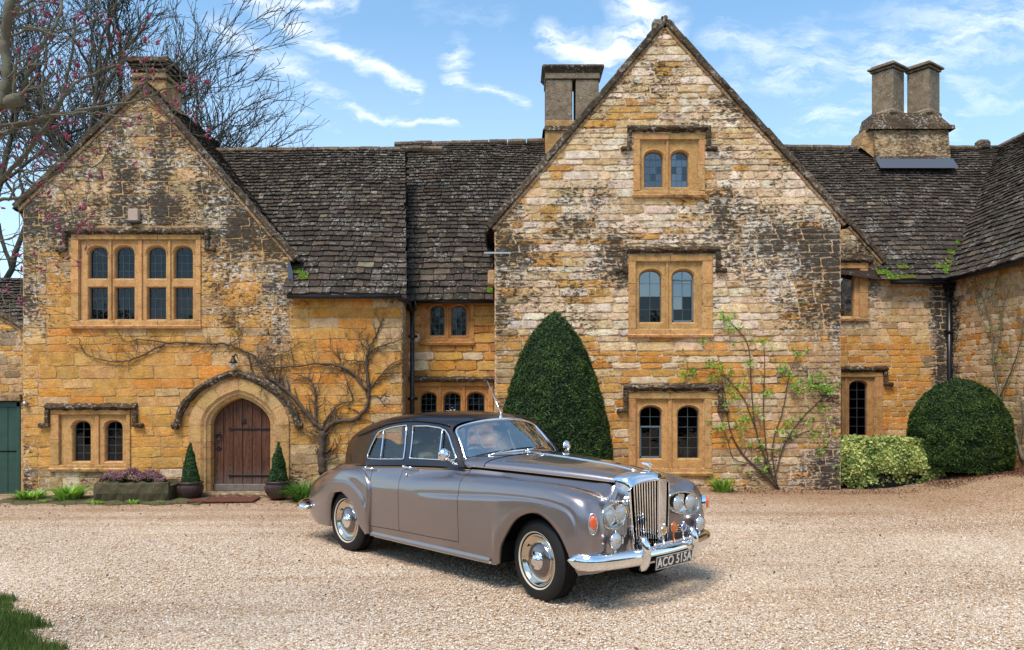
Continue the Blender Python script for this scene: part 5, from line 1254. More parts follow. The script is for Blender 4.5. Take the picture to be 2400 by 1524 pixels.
ros = [([(1825, 1146), (1790, 1110), (1745, 1070), (1712, 1010), (1700, 930), (1692, 890)], (.022, .006)), ([(1825, 1146), (1800, 1090), (1770, 1000), (1760, 900), (1750, 800), (1700, 745)], (.018, .005)), ([(1822, 1140), (1800, 1080), (1790, 960), (1792, 870), (1790, 800)], (.016, .004)),
 ([(1820, 1130), (1810, 1050), (1835, 960), (1850, 880), (1870, 830)], (.014, .004)), ([(1815, 1120), (1840, 1040), (1880, 980), (1930, 930), (1950, 905)], (.014, .004)), ([(1770, 1090), (1720, 1075), (1705, 1030), (1690, 1000)], (.010, .004)), ([(1770, 1000), (1740, 930), (1700, 885), (1640, 868), (1600, 878)], (.010, .003)), ([(1700, 1000), (1682, 960), (1700, 900)], (.007, .003)), ([(1850, 1030), (1900, 1010), (1940, 1020)], (.008, .003))]
b_, tips = climber([p for p, _ in ros], [q for _, q in ros], 14.2, 8, 5, .30, levels=1, dens=.6, kink=.006)
t = thing('climbing_rose', 'climbing rose with sparse fresh green leaves on the big gable wall', 'climber', (4.75, 14.1, .13)); b_.obj('stems', M['vine'], t, True, world=True)
g = np.random.RandomState(9); Cc = []
for (px, py, rr, n_) in ((1703, 745, 18, 26), (1712, 770, 14, 18), (1650, 800, 12, 14), (1665, 855, 16, 20), (1690, 862, 14, 20), (1620, 875, 16, 20), (1600, 878, 10, 10), (1735, 905, 14, 14), (1790, 800, 8, 10), (1760, 850, 12, 14), (1835, 862, 12, 18), (1850, 880, 10, 14), (1885, 905, 30, 60), (1920, 895, 30, 60), (1945, 915, 16, 26), (1850, 990, 14, 14), (1745, 985, 12, 14), (1695, 1000, 12, 16), (1720, 930, 16, 20), (1800, 925, 14, 16), (1830, 1010, 10, 10), (1925, 960, 12, 12), (1775, 960, 10, 10), (1872, 830, 10, 10), (1735, 1010, 12, 10), (1925, 1060, 10, 8)):
    for _ in range(n_):
        a, q = g.rand() * 6.28, math.sqrt(g.rand()) * rr; Cc.append(tuple(wallpt(px + q * math.cos(a), py + q * math.sin(a) * .7, 14.2 - .04 - .14 * g.rand())))
for p, d in tips[::2]: Cc.append(tuple(p)); Cc.append((p.x + .02, p.y - .02, p.z + .02))
Cc = np.array(Cc); Cc = np.vstack([Cc, Cc + g.normal(size=Cc.shape) * .03]); Cc[:, 1] = np.minimum(Cc[:, 1], 14.17); leaf_mesh('leaves', Cc, np.tile((0., -1., .35), (len(Cc), 1)), .046, M['fresh'], t, 5, .7, .9)
# sprig past the gable corner
# climber on the wing wall (plane X = XW)
def wingpt(px, py, off): X = XW - off; Y = X * F / (px - 1200); return Vector((X, Y, H + (YH - py) / F * Y))
wn = [([(2398, 1080), (2375, 1000), (2345, 935), (2330, 850), (2322, 760), (2300, 690)], (.035, .006)), ([(2345, 930), (2370, 870), (2392, 800), (2398, 740)], (.018, .006)), ([(2330, 850), (2345, 790), (2350, 720), (2370, 670)], (.012, .004)), ([(2390, 1050), (2398, 960), (2380, 900)], (.02, .008)), ([(2322, 790), (2295, 730), (2285, 680)], (.010, .004)), ([(2350, 740), (2325, 700), (2335, 660)], (.008, .003))]
def climber_wing():
    r = random.Random(3); b_ = B(); tips = []
    for pth, (ra, rb) in wn:
        S_ = spline(np.array([tuple(wingpt(px, py, .05)) for px, py in pth]), 7); n = len(S_)
        S_ = [Vector(p) + Vector((0, r.uniform(-.012, .012), r.uniform(-.012, .012))) for p in S_]; b_.tube(S_, [ra + (rb - ra) * i / (n - 1) for i in range(n)], 7)
        for i in range(4, n):
            if r.random() < .45:
                p = S_[i]; pts = [p]; d = Vector((0, r.uniform(-1, 1), r.uniform(-.2, 1))).normalized()
                for _ in range(6): d = (d + Vector((0, r.uniform(-.5, .5), r.uniform(-.3, .5)))).normalized(); pts.append(pts[-1] + d * .07)
                b_.tube(pts, [.006, .005, .005, .004, .003, .003, .002], 4); tips.append(pts[-1])
    return b_, tips
b_, tips = climber_wing(); t = thing('wall_climber', 'grey-stemmed climber on the wing wall at the right edge', 'climber', (XW - .05, 12.4, .5)); b_.obj('stems', M['branch'], t, True, world=True)
Cc = np.array([tuple(p + Vector((-.02, random.Random(i).uniform(-.05, .05), .02))) for i, p in enumerate(tips * 2)]); leaf_mesh('leaves', Cc, np.tile((-1., 0., .3), (len(Cc), 1)), .05, M['fresh'], t, 6, .7, .9)

def bare_tree(label, base, hgt, seed, r0=.30, spread=.62, depth=7, lean=(0, 0), group=None, mat='bark', nchild=(2, 3), first=.28):
    r = random.Random(seed); tr = B(); cr = B()
    def grow(p, d, L_, rad, lv):
        n = 5 if lv > 2 else 4; pts = [p]; dd = d.copy()
        for i in range(n):
            dd = (dd + Vector((r.gauss(0, .11), r.gauss(0, .11), r.gauss(.03, .08)))).normalized(); pts.append(pts[-1] + dd * (L_ / n))
        k1 = .74; rr = [max(.0105, rad * (1 - (1 - k1) * i / n)) for i in range(n + 1)]
        (tr if lv >= depth - 1 else cr).tube(pts, rr, 8 if lv >= depth - 1 else (5 if lv > 3 else 3), cap=False)
        if lv <= 0: return
        for c in range(r.randint(*nchild)):
            ax = Vector((r.gauss(0, 1), r.gauss(0, 1), r.gauss(0, .4))); ax = (ax - dd * ax.dot(dd)).normalized(); sp = spread * r.uniform(.55, 1.25)
            nd = (dd * math.cos(sp) + ax * math.sin(sp) + Vector((0, 0, .10))).normalized(); i = n if c == 0 else r.randint(2, n)
            grow(pts[i], nd, L_ * r.uniform(.66, .84), rr[i] * (r.uniform(.62, .78) if c else .85), lv - 1)
        for _ in range(2 if lv > 1 else (1 if lv == 1 else 0)):
            i = r.randint(1, n); ax = Vector((r.gauss(0, 1), r.gauss(0, 1), r.gauss(.2, .5))).normalized(); grow(pts[i], (dd * .5 + ax).normalized(), L_ * r.uniform(.3, .5), rr[i] * .32, min(lv - 2, 2))
    t = thing('bare_tree', label, 'tree', base, 0, group); d0 = Vector((lean[0], lean[1], 1)).normalized()
    grow(Vector(base), d0, hgt * first, r0, depth)
    tr.obj('trunk', M[mat], t, True, world=True); cr.obj('crown', M[mat], t, True, world=True); return t
grp = 'bare trees behind the left gable'
bare_tree('large bare tree rising behind the left gable chimney', (-14.6, 27, -.3), 22, 11, .36, .50, 8, (.02, 0), grp)
bare_tree('bare tree beyond the left range roof, right of the gable', (-13.2, 34, -.3), 21, 21, .30, .52, 8, (.05, 0), grp, first=.25)
bare_tree('bare tree at the left edge behind the magnolia twigs', (-20.0, 30, -.3), 21, 31, .34, .50, 7, (.0, 0), grp, first=.30)
# evergreen growth by the far left corner; unseen trees added behind camera for reflections
def blobs(name, cs, n, size, mat, seed, label=None, cat=None, kind=None):
    g = np.random.RandomState(seed); C = []; Nn = []
    w_ = np.array([c[3] ** 2 for c in cs]); w_ = w_ / w_.sum()
    for c, q in zip(cs, w_):
        m_ = int(n * q); d = g.normal(size=(m_, 3)); d /= np.linalg.norm(d, axis=1, keepdims=True); rr = c[3] * (1 - .35 * g.rand(m_) ** 2)[:, None]; p = d * rr * np.array([1, 1, c[4]]) + np.array(c[:3]); p += d * (lump(p, 1.5 / c[3], 2) * c[3] * .25)[:, None]; C.append(p); Nn.append(d)
    C = np.vstack(C); Nn = np.vstack(Nn); k_ = C[:, 2] > -.3; o = leaf_mesh(name, C[k_], Nn[k_], size, mat, None, seed, .6, 1.0, kind=kind, world=False)
    if label: tag(o, label, cat)
    return o
blobs('evergreen_bush', [(-15.2, 23, 2.6, 1.6, 1.3), (-16.8, 23.5, 2.0, 1.6, 1.2), (-14.4, 23, 1.2, 1.3, 1.2)], 9000, .13, M['hedgeleaf'], 4, 'loose evergreen bush beyond the outbuilding roof at the left edge', 'bush')
g = np.random.RandomState(2); cs = []
for i in range(34):
    a = -math.pi * (.02 + .96 * i / 33); Rr = 19 + 4 * g.rand(); s_ = 2.2 + 1.5 * g.rand(); cs.append((Rr * math.cos(a), Rr * math.sin(a) + 2, s_ * .7, s_, .9 + .3 * g.rand()))
blobs('reflection_trees', cs, 60000, .34, M['hedgeleaf'], 7, kind='stuff')
# flowering tree whose twigs reach in at the upper left; its trunk stands just outside the picture
def magnolia():
    r = random.Random(14); t = thing('budding_magnolia', 'lichened tree with pink buds on bare twigs reaching in at the upper left', 'tree', (-4.6, 5.2, 0)); tr = B(); b_ = B(); buds = []
    tr.tube([(-4.6, 5.2, -.1), (-4.5, 5.2, 1.0), (-4.3, 5.15, 2.0), (-4.05, 5.1, 2.9), (-3.7, 5.0, 3.5)], [.16, .13, .11, .10, .07], 10)
    def q(px, py, Y=5.0): return Vector(((px - 1200) / F * Y, Y, H + (YH - py) / F * Y))
    def bud(p, d, s_=1.0): buds.append((p, d, s_))
    def twig(p, d, L_, rad, lv, wander=.20):
        n = max(4, int(L_ / .045)); pts = [p]; dd = d.normalized()
        for i in range(n):
            dd = (dd + Vector((r.gauss(0, wander), r.gauss(0, wander * .7), r.gauss(.02, wander)))).normalized(); pts.append(pts[-1] + dd * (L_ / n))
            if lv > 0 and r.random() < .30: twig(pts[-1], dd + Vector((r.gauss(0, .8), r.gauss(0, .5), r.gauss(.1, .8))), L_ * r.uniform(.25, .6), rad * .6, lv - 1)
            elif r.random() < .05: bud(pts[-1], dd + Vector((r.gauss(0, .6), r.gauss(0, .6), .5)), .7)
        b_.tube(pts, [max(.0016, rad * (1 - .72 * i / n)) for i in range(n + 1)], 5, cap=False)
        if r.random() < .38:
            for _ in range(r.randint(1, 4)): bud(pts[-1] + Vector((r.gauss(0, .010), r.gauss(0, .010), r.gauss(0, .010))), dd + Vector((r.gauss(0, .5), r.gauss(0, .5), r.gauss(.2, .4))), 1)
    L_ = [([(-140, 420), (-60, 350), (0, 318), (51, 293), (114, 270), (157, 218), (181, 190), (240, 165), (300, 140)], .017, .004, 5.0), ([(-100, 300), (0, 297), (70, 285), (134, 269), (220, 253), (331, 234), (394, 206), (449, 198)], .011, .003, 4.9),
          ([(-60, 500), (0, 427), (47, 376), (94, 313), (130, 265), (150, 200), (170, 120), (175, 40)], .015, .004, 5.1), ([(-90, 480), (0, 470), (59, 458), (100, 425), (140, 400)], .011, .004, 4.9), ([(20, 470), (59, 407), (110, 425), (157, 454), (197, 494)], .005, .002, 4.8),
          ([(30, 400), (71, 399), (130, 402), (177, 411), (236, 419)], .005, .002, 4.9), ([(60, 408), (118, 391), (213, 391), (260, 358)], .005, .002, 5.0), ([(120, 270), (200, 265), (260, 269), (330, 277), (378, 273), (411, 254)], .005, .002, 4.7), ([(-60, 560), (0, 565), (60, 545), (118, 531), (193, 498)], .005, .002, 4.8),
          ([(-120, 260), (-40, 250), (0, 246), (44, 234)], .034, .024, 4.7), ([(0, 250), (18, 180), (12, 100), (20, 20), (35, -60)], .028, .016, 4.7), ([(44, 236), (60, 190), (90, 120), (130, 60), (150, -20)], .010, .005, 4.8), ([(-60, 120), (0, 95), (70, 70), (150, 72), (230, 40)], .008, .003, 5.0),
          ([(-60, 60), (0, 40), (60, 10), (110, -30)], .008, .004, 5.0), ([(0, 200), (60, 205), (130, 190)], .007, .003, 4.8), ([(114, 272), (100, 200), (110, 120), (95, 30)], .008, .003, 5.1), ([(331, 234), (345, 190), (340, 150)], .004, .002, 4.9), ([(220, 253), (262, 215), (300, 190), (352, 170)], .004, .002, 4.95), ([(0, 680), (20, 720), (50, 716)], .003, .0015, 4.7), ([(-40, 640), (0, 610), (40, 600)], .005, .002, 4.9)]
    for pth, ra, rb, Yd in L_:
        S_ = [Vector(p) + Vector((r.gauss(0, .004), r.gauss(0, .006), r.gauss(0, .004))) for p in spline(np.array([tuple(q(px, py, Yd + .02 * i * r.uniform(-1, 1))) for i, (px, py) in enumerate(pth)]), 6)]; n = len(S_); ra *= 1.15; rb *= 1.6
        b_.tube(S_, [ra + (rb - ra) * i / (n - 1) for i in range(n)], 7)
        for i in range(3, n):
            if r.random() < .42: d = (S_[i] - S_[i - 1]).normalized(); twig(S_[i], d + Vector((r.gauss(0, .8), r.gauss(0, .5), r.gauss(.15, .8))), r.uniform(.10, .42), max(.002, (ra + (rb - ra) * i / (n - 1)) * .35), 1)
        for _ in range(3): bud(S_[-1] + Vector((r.gauss(0, .012), 0, r.gauss(0, .012))), Vector((r.gauss(0, .5), r.gauss(0, .5), 1)), 1.1)
    for s_ in ((-4.05, 5.1, 2.9), (-3.7, 5.0, 3.5)): pass
    b_.tube([(-4.05, 5.1, 2.9), q(-140, 420)], [.05, .018], 6); b_.tube([(-3.7, 5.0, 3.5), q(-120, 260, 4.7)], [.05, .034], 6); b_.tube([(-4.3, 5.15, 2.0), q(-90, 480, 4.9)], [.03, .011], 6); b_.tube([(-4.3, 5.15, 2.2), q(-60, 500, 5.1)], [.03, .015], 6); b_.tube([(-3.7, 5.0, 3.5), q(-60, 120)], [.03, .008], 6)
    M['lichenbranch'] = plain('lichened_branch', (.135, .105, .080), .9, (22, .4), .6, 60, two=(.11, .115, .06)); tr.obj('trunk', M['branch'], t, True, world=True); b_.obj('branches', M['lichenbranch'], t, True, world=True); bb = B()
    for p, d, s_ in buds:
        d = d.normalized(); l_ = .032 * s_ * r.uniform(.7, 1.3); bb.tube([p, p + d * l_ * .3, p + d * l_ * .7, p + d * l_], [.0022, .0070 * s_, .0062 * s_, .0010], 5)
    bb.obj('buds', M['bud'], t, True, world=True, kind='stuff')
magnolia()

# ------------------------------------------------------------ outbuilding at the left edge
ob = thing('outbuilding', 'small rubble-stone outbuilding with a slate roof joined at the left edge', 'outbuilding', (-10, 14.6, 0)); YO = 14.6; ko = F / YO
ox = lambda px: (px - 1200) / ko; oz = lambda py: H + (YH - py) / ko
house_save = house; house = ob; STONES = []; SLATES_O = []
outerO = [(-12.5, -.3), (-8.72, -.3), (-8.72, oz(787)), (ox(0), oz(731)), (-12.5, oz(500))]
wO = wall_sheet('rubble wall over the green garage door', outerO, [[(-12.0, -.2), (ox(49), -.2), (ox(49), oz(940)), (-12.0, oz(940))]], lambda a, c, d: (a, YO - d, c), MC)
lay_stones(wO, lambda a, c, d: (a, YO - d, c), -12.5, -8.72, 0, oz(500), lambda a, c, r: (*jit(pick(r, [(3, TAN), (2, GREY), (2, GOLD), (2, CREAM)]), .16, r), .35 + r.uniform(-.2, .3)), seed=91, ch=(.09, .17), sl=(.14, .34), forb=[lambda a, b2: [(-12.1, ox(52))] if a < oz(925) else []], planes=[line_plane((-8.72, oz(787)), (ox(0), oz(731)), (-10, 1))])
for sz, wall, V, Fc, c in sorted(STONES, key=lambda t: -t[0]):
    if max(v_[0] for v_ in V) > ox(-25): B().add(V, Fc, c).obj('stone', M['stone'], wall, world=True, colattr=True)
b_ = B(); b_.box(((-12.1 + ox(52)) / 2, YO - .01, oz(932)), (ox(52) + 12.1, .12, oz(925) - oz(941)), bev=.01, col=(.30, .21, .12, .5)); b_.obj('lintel', M['dressed'], ob, world=True, colattr=True)
gd = B(); gd.box((-10.5, YO + .06, oz(1055)), (2.94, .04, oz(940) - oz(1170)), bev=.004)
gdo = gd.obj('garage_door', M['greendoor'], ob, world=True)
b_ = B(); b_.box((-10.5, YO + .03, oz(948)), (2.98, .05, .09), bev=.006); b_.box((ox(46) - .03, YO + .03, oz(1055)), (.07, .05, 1.8), bev=.006); b_.obj('door_frame', M['greendoor'], gdo, world=True)
for i in range(6): B().box((ox(40) - .09 - i * .19, YO + .035, oz(1056)), (.182, .012, 1.68), bev=.004).obj('board', M['greendoor'], gdo, world=True)
B().box((-10.4, YO + .025, oz(1058)), (2.8, .014, .014)).obj('door_seam', M['gap'], gdo, world=True)
SLATES = []
slate_roof('slates of the outbuilding roof', plane_frm(YO + .08, 2.35, 1.0, seed=9), 2.7, lambda s: -12, lambda s: -8.74, 93)
verge((ox(-60), oz(703)), (-8.74, oz(787)), YO, random.Random(3), .07, .14, .03)
rest = B()
for i, (sz, ro, V, Fc, c) in enumerate(sorted(SLATES, key=lambda t: -t[0])): rest.add(V, Fc, c); ro_ = ro
rest.obj('small_slates', M['slate'], ro_, world=True, colattr=True, kind='stuff')
house = house_save

# ------------------------------------------------------------ small things
# security light on the left gable
t = thing('security_light', 'small pinkish box light fixed above the eight-light window', 'light', (LX(319), YL - .06, LZ(510)))
B().box((LX(319), YL - .07, LZ(507)), (.18, .11, .215), bev=.012).obj('housing', M['whitebox'], t, world=True)
B().box((LX(319), YL - .07, LZ(524)), (.19, .13, .035), bev=.01).obj('lens', M['plateblack'], t, world=True)
t = thing('door_lantern', 'small black iron lantern on a bracket above the arched door', 'lantern', (LX(552), YL - .1, LZ(850)))
b_ = B(); x, z = LX(553), LZ(850); b_.tube([(x + .02, YL - .01, z + .12), (x + .02, YL - .09, z + .15), (x, YL - .13, z + .06)], .012, 6); b_.lathe([(.0, .09), (.03, .07), (.055, .02), (.085, -.01), (.06, -.015)], 12, Matrix.Translation((x, YL - .13, z))); b_.tube([(x, YL - .13, z + .12), (x, YL - .13, z + .09)], .03, 8); b_.obj('bracket_and_hood', M['iron'], t, True, world=True)
B().lathe([(.042, -.01), (.040, -.10), (.030, -.13), (0, -.135)], 10, Matrix.Translation((x, YL - .13, z))).obj('lamp_glass', M['clearlens'], t, True, world=True)
# small wall camera by the garage door
t = thing('wall_camera', 'tiny pale camera on the wall corner by the green garage door', 'light', (LX(64), YL - .04, LZ(945)))
B().tube([(LX(60), YL - .02, LZ(944)), (LX(66), YL - .10, LZ(947))], [.03, .04], 8).obj('housing', M['steel'], t, True, world=True)
# coir mat
t = B(); c = Vector((-4.92, 13.62, .03)); rot = Matrix.Rotation(R(4), 3, 'Z'); t.box(c, (1.10, .52, .03), rot=rot, bev=.008); o = t.obj('doormat', M['mat']); tag(o, 'rust-brown coir doormat on the gravel before the arched door', 'doormat')
# jug on the sill inside
jb = B(); jx, jz = LX(1618), LZ(1076); jb.lathe([(0, 0), (.045, 0), (.075, .03), (.090, .08), (.080, .13), (.058, .16), (.062, .19), (.056, .19)], 20, Matrix.Translation((jx, YG + .27, jz))); jb.tube([(jx - .07, YG + .27, jz + .16), (jx - .115, YG + .27, jz + .14), (jx - .115, YG + .27, jz + .08), (jx - .08, YG + .27, jz + .05)], .010, 6)
leaf_mesh('moss', *MOSS_PTS, .022, M['fresh'], house, 5, .9, 1.0, kind='stuff')
o = jb.obj('jug', M['jug'], None, True); tag(o, 'pale jug standing inside the ground-floor window of the big gable', 'jug')
# ------------------------------------------------------------ the car (car frame: x forward from front axle, y to its left, z up)
def build_car():
    TH = R(45.87)
    car = thing('vintage_saloon_car', 'vintage two-tone taupe and dark aubergine four-door saloon parked on the gravel', 'car', (.84, 7.78, 0), -TH)
    def obj(b_, name, mat, parent=car, smooth=True, **k): return b_.obj(name, mat, parent, smooth, **k)
    xs = [-3.3, -2.95, -2.57, -2.0, -1.5, -1.0, -.65]
    ribs = {
     -3.3: [(.885,.25),(.905,.36),(.912,.60),(.912,.79),(.908,.83),(.90,.89),(.86,.95),(.83,.99),(.79,1.01)],
     -2.95:[(.885,.255),(.908,.365),(.915,.60),(.917,.79),(.912,.83),(.90,.90),(.875,.96),(.85,1.0),(.825,1.02)],
     -2.57:[(.885,.26),(.912,.37),(.918,.60),(.920,.79),(.916,.83),(.905,.90),(.885,.97),(.868,1.01),(.85,1.045)],
     -2.0: [(.893,.26),(.92,.385),(.932,.60),(.938,.80),(.934,.86),(.918,.93),(.893,.99),(.872,1.04),(.85,1.085)],
     -1.5: [(.90,.262),(.925,.39),(.940,.60),(.946,.82),(.94,.885),(.915,.965),(.87,1.015),(.842,1.06),(.83,1.108)],
     -1.0: [(.905,.262),(.93,.40),(.943,.62),(.952,.85),(.942,.92),(.91,1.0),(.86,1.045),(.795,1.075),(.762,1.122)],
     -.65: [(.905,.262),(.93,.40),(.943,.62),(.952,.88),(.942,.94),(.905,1.015),(.84,1.06),(.72,1.06),(.665,1.11)]}
    fs = [[(interp(xs, [ribs[x][k][0] for x in xs])), (interp(xs, [ribs[x][k][1] for x in xs]))] for k in range(9)]
    def ribx(x): return np.array([(x, fs[k][0](x), fs[k][1](x)) for k in range(9)])
    Ey = interp([-1.0, -.65, 0, .5], [.762, .665, .485, .325]); Ez = interp([-1.0, -.65, 0, .5], [1.122, 1.11, 1.08, 1.05])
    def E(x): return (x, Ey(x), Ez(x))
    front = [ribx(-1.0), ribx(-.8), ribx(-.65)] + [np.array(a) for a in [
     [(-.48,.905,.262),(-.50,.93,.36),(-.53,.945,.62),(-.55,.952,.888),(-.55,.942,.95),(-.55,.905,1.02),(-.55,.835,1.065),(-.55,.71,1.062),E(-.55)],
     [(-.425,.92,.43),(-.455,.95,.45),(-.46,.952,.68),(-.44,.952,.893),(-.44,.942,.952),(-.44,.904,1.022),(-.44,.83,1.067),(-.44,.69,1.055),E(-.44)],
     [(-.33,.925,.585),(-.355,.95,.61),(-.36,.952,.75),(-.34,.952,.897),(-.34,.942,.955),(-.34,.903,1.025),(-.34,.82,1.07),(-.34,.67,1.048),E(-.33)],
     [(-.20,.925,.725),(-.215,.95,.755),(-.19,.952,.83),(-.17,.952,.903),(-.17,.942,.96),(-.16,.902,1.03),(-.15,.81,1.072),(-.12,.62,1.038),E(-.10)],
     [(0,.925,.80),(0,.95,.835),(.01,.952,.87),(.02,.952,.906),(.03,.942,.96),(.04,.90,1.028),(.06,.80,1.066),(.10,.58,1.025),E(.10)],
     [(.18,.925,.76),(.20,.95,.79),(.23,.952,.85),(.26,.95,.895),(.285,.942,.945),(.32,.898,1.005),(.35,.79,1.04),(.35,.55,1.0),E(.28)],
     [(.31,.925,.665),(.345,.95,.685),(.40,.95,.79),(.43,.947,.857),(.47,.937,.90),(.53,.885,.95),(.57,.77,.975),(.53,.54,.965),E(.44)],
     [(.36,.925,.61),(.395,.95,.625),(.455,.95,.74),(.495,.945,.80),(.535,.934,.83),(.605,.875,.86),(.64,.76,.88),(.60,.53,.89),(.50,.32,1.0)],
     [(.42,.925,.52),(.45,.947,.53),(.50,.947,.62),(.54,.942,.66),(.58,.93,.67),(.645,.868,.68),(.68,.75,.69),(.615,.52,.70),(.53,.31,.80)],
     [(.47,.92,.42),(.49,.94,.43),(.52,.94,.47),(.545,.94,.50),(.585,.926,.505),(.645,.862,.51),(.675,.74,.515),(.60,.5,.52),(.55,.28,.58)],
     [(.54,.90,.33),(.55,.92,.33),(.56,.925,.33),(.57,.92,.335),(.60,.90,.34),(.64,.84,.345),(.66,.72,.35),(.60,.5,.36),(.56,.25,.40)]]]
    fr = spline(np.array(front), 6)[12:]                     # columns from x = -.65 on
    dx = sorted(set([-2.574, -2.566, -2.003, -1.997, -1.003, -.997] + list(np.arange(-3.3, -.66, .045).round(3)) + [-.65]))
    dx = [x for x in dx if not any(0 < abs(x - g) < .012 for g in (-2.574, -2.566, -2.003, -1.997, -1.003, -.997)) or x in (-2.574, -2.566, -2.003, -1.997, -1.003, -.997)]
    def col_(r):  # fine rib: flat side, a fold along the swage line, then the rounded shoulder
        fold = min(1.0, max(0.0, (r[3][0] + 1.75) / .6)); a = spline(r[:4], 6)
        d = r[4] - r[3]; d[1] = 0; L_ = np.linalg.norm(d); d = d / L_
        q = r[3] + d * .011 + np.array([0, -.015 * fold, 0]); q2 = r[3] + d * .028 + np.array([0, -.0175 * fold, 0])
        up = r[4:].copy(); up[0][1] -= .010 * fold
        b_ = spline(np.vstack([[q2], up]), 6)
        return np.vstack([a, [q], b_])
    haunch = np.array([
     [(-2.585,.89,.28),(-2.59,.92,.28),(-2.60,.93,.28),(-2.61,.935,.28),(-2.63,.93,.27),(-2.65,.92,.26),(-2.67,.90,.25)],
     [(-2.57,.91,.42),(-2.575,.935,.42),(-2.583,.95,.42),(-2.595,.957,.42),(-2.66,.957,.40),(-2.74,.95,.38),(-2.77,.93,.375)],
     [(-2.555,.915,.58),(-2.565,.94,.58),(-2.585,.957,.57),(-2.615,.962,.56),(-2.70,.96,.54),(-2.80,.955,.50),(-2.835,.935,.49)],
     [(-2.54,.915,.76),(-2.56,.945,.76),(-2.61,.963,.74),(-2.68,.965,.70),(-2.77,.962,.66),(-2.87,.957,.60),(-2.90,.937,.585)],
     [(-2.56,.905,.86),(-2.60,.94,.87),(-2.68,.960,.84),(-2.79,.965,.77),(-2.87,.962,.72),(-2.95,.957,.65),(-2.975,.937,.64)],
     [(-2.66,.872,.945),(-2.69,.915,.95),(-2.78,.95,.915),(-2.90,.963,.815),(-2.97,.96,.76),(-3.03,.957,.69),(-3.04,.937,.68)],
     [(-2.85,.80,1.015),(-2.87,.87,1.0),(-2.95,.935,.95),(-3.04,.962,.835),(-3.08,.96,.78),(-3.11,.957,.72),(-3.115,.937,.70)],
     [(-3.1,.72,1.035),(-3.12,.82,1.015),(-3.16,.925,.95),(-3.2,.96,.828),(-3.2,.96,.78),(-3.2,.955,.72),(-3.2,.937,.695)],
     [(-3.35,.70,1.0),(-3.37,.80,.98),(-3.39,.905,.905),(-3.40,.945,.80),(-3.37,.95,.75),(-3.32,.95,.69),(-3.305,.932,.67)],
     [(-3.62,.66,.945),(-3.64,.77,.92),(-3.66,.865,.84),(-3.67,.915,.725),(-3.58,.935,.66),(-3.42,.94,.58),(-3.39,.927,.57)],
     [(-3.9,.58,.88),(-3.92,.69,.85),(-3.94,.80,.765),(-3.95,.86,.62),(-3.8,.90,.56),(-3.48,.925,.45),(-3.435,.915,.45)],
     [(-4.2,.45,.80),(-4.2,.58,.76),(-4.16,.74,.66),(-4.08,.82,.50),(-3.9,.87,.42),(-3.55,.915,.32),(-3.445,.91,.30)],
     [(-4.38,.3,.70),(-4.34,.5,.62),(-4.22,.70,.50),(-4.10,.79,.36),(-3.9,.85,.29),(-3.7,.89,.265),(-3.45,.905,.27)],
     [(-4.42,.2,.45),(-4.33,.5,.40),(-4.2,.7,.34),(-4.05,.78,.31),(-3.9,.84,.27),(-3.7,.88,.25),(-3.46,.90,.255)]])
    hc = spline(haunch, 6)
    def hcol(r):
        d = r[2] - r[3]; d[1] = 0; d = d / (np.linalg.norm(d) + 1e-9)
        q = r[3] + d * .010 + np.array([0, -.014, 0]); q2 = r[3] + d * .026 + np.array([0, -.0165, 0])
        up = r[:3].copy(); up[2] = up[2] + np.array([0, -.008, 0])
        a = spline(np.vstack([up, [q2]]), 6) if np.linalg.norm(r[2] - r[3]) > .04 else spline(r[:3], 6)
        b_ = spline(r[3:], 4)
        if np.linalg.norm(r[2] - r[3]) > .04: return np.vstack([a, [q], b_])
        return np.vstack([spline(r[:4], 6), [r[3]], b_])
    def mir(G, s): G = np.array(G); G = G.copy(); G[..., 1] *= -s; return G       # s=+1: the car's right side
    body = B()
    for s in (1, -1):
        fl = s < 0
        body.grid(mir([col_(ribx(x)) for x in dx if x >= -.999], s), flip=fl)
        body.grid(mir([col_(r) for r in fr], s), flip=fl)
        body.grid(mir([hcol(r) for r in hc], s), flip=not fl)
        # behind the rear door, and the sill under the doors
        body.grid(mir([col_(ribx(x))[18:] for x in dx if x <= -2.57][:], s), flip=fl)
        body.grid(mir([spline(ribx(x)[:2], 3) for x in dx if -2.58 < x < -.99], s), flip=fl)
        # inner return of wheel arches (lip)
        arch = mir([[r[0], r[0] + np.array([0, -.035, 0])] for r in fr[3:]], s); body.grid(arch, flip=not fl)
        arch = mir([[r[-1], r[-1] + np.array([0, -.035, 0])] for r in hc], s); body.grid(arch, flip=fl)
    # boot deck
    bc = {7: (-3.3, 1.10), 8: (-3.62, 1.09), 9: (-3.93, 1.04), 10: (-4.17, .985), 11: (-4.38, .90), 12: (-4.47, .72), 13: (-4.47, .45)}
    rows = []
    for k in range(7, 14):
        q = haunch[k][0]; cx, cz = bc[k]; half = []
        for t in (1, .8, .5, .22, 0):
            e = 1 - t; half.append((q[0] + (cx - q[0]) * (1 - t * t), q[1] * t, q[2] + (cz - q[2]) * math.sin(e * math.pi / 2)))
        full = [(x, -y, z) for x, y, z in half] + [(x, y, z) for x, y, z in half[:-1][::-1]]
        rows.append(spline(full, 4))
    body.grid(spline(np.array(rows), 6), flip=False)
    bo = obj(body, 'body', M['paint'], merge=.0008)
    # doors: the strips of side between the shut lines
    def door(x0, x1, s, lab=None):
        b_ = B(); c = [x for x in dx if x0 - 1e-6 <= x <= x1 + 1e-6]
        g = np.array([np.vstack([[ribx(x)[1] + np.array([0, .0005, .006])], col_(ribx(x))[7:]]) for x in c]); b_.grid(mir(g, s), flip=s < 0)
        return obj(b_, 'door', M['paint'])
    doors = {}
    for s in (1, -1):
        doors[(s, 'f')] = door(-1.997, -1.003, s); doors[(s, 'r')] = door(-2.566, -2.003, s)
        # dark behind the gaps
    g = B()
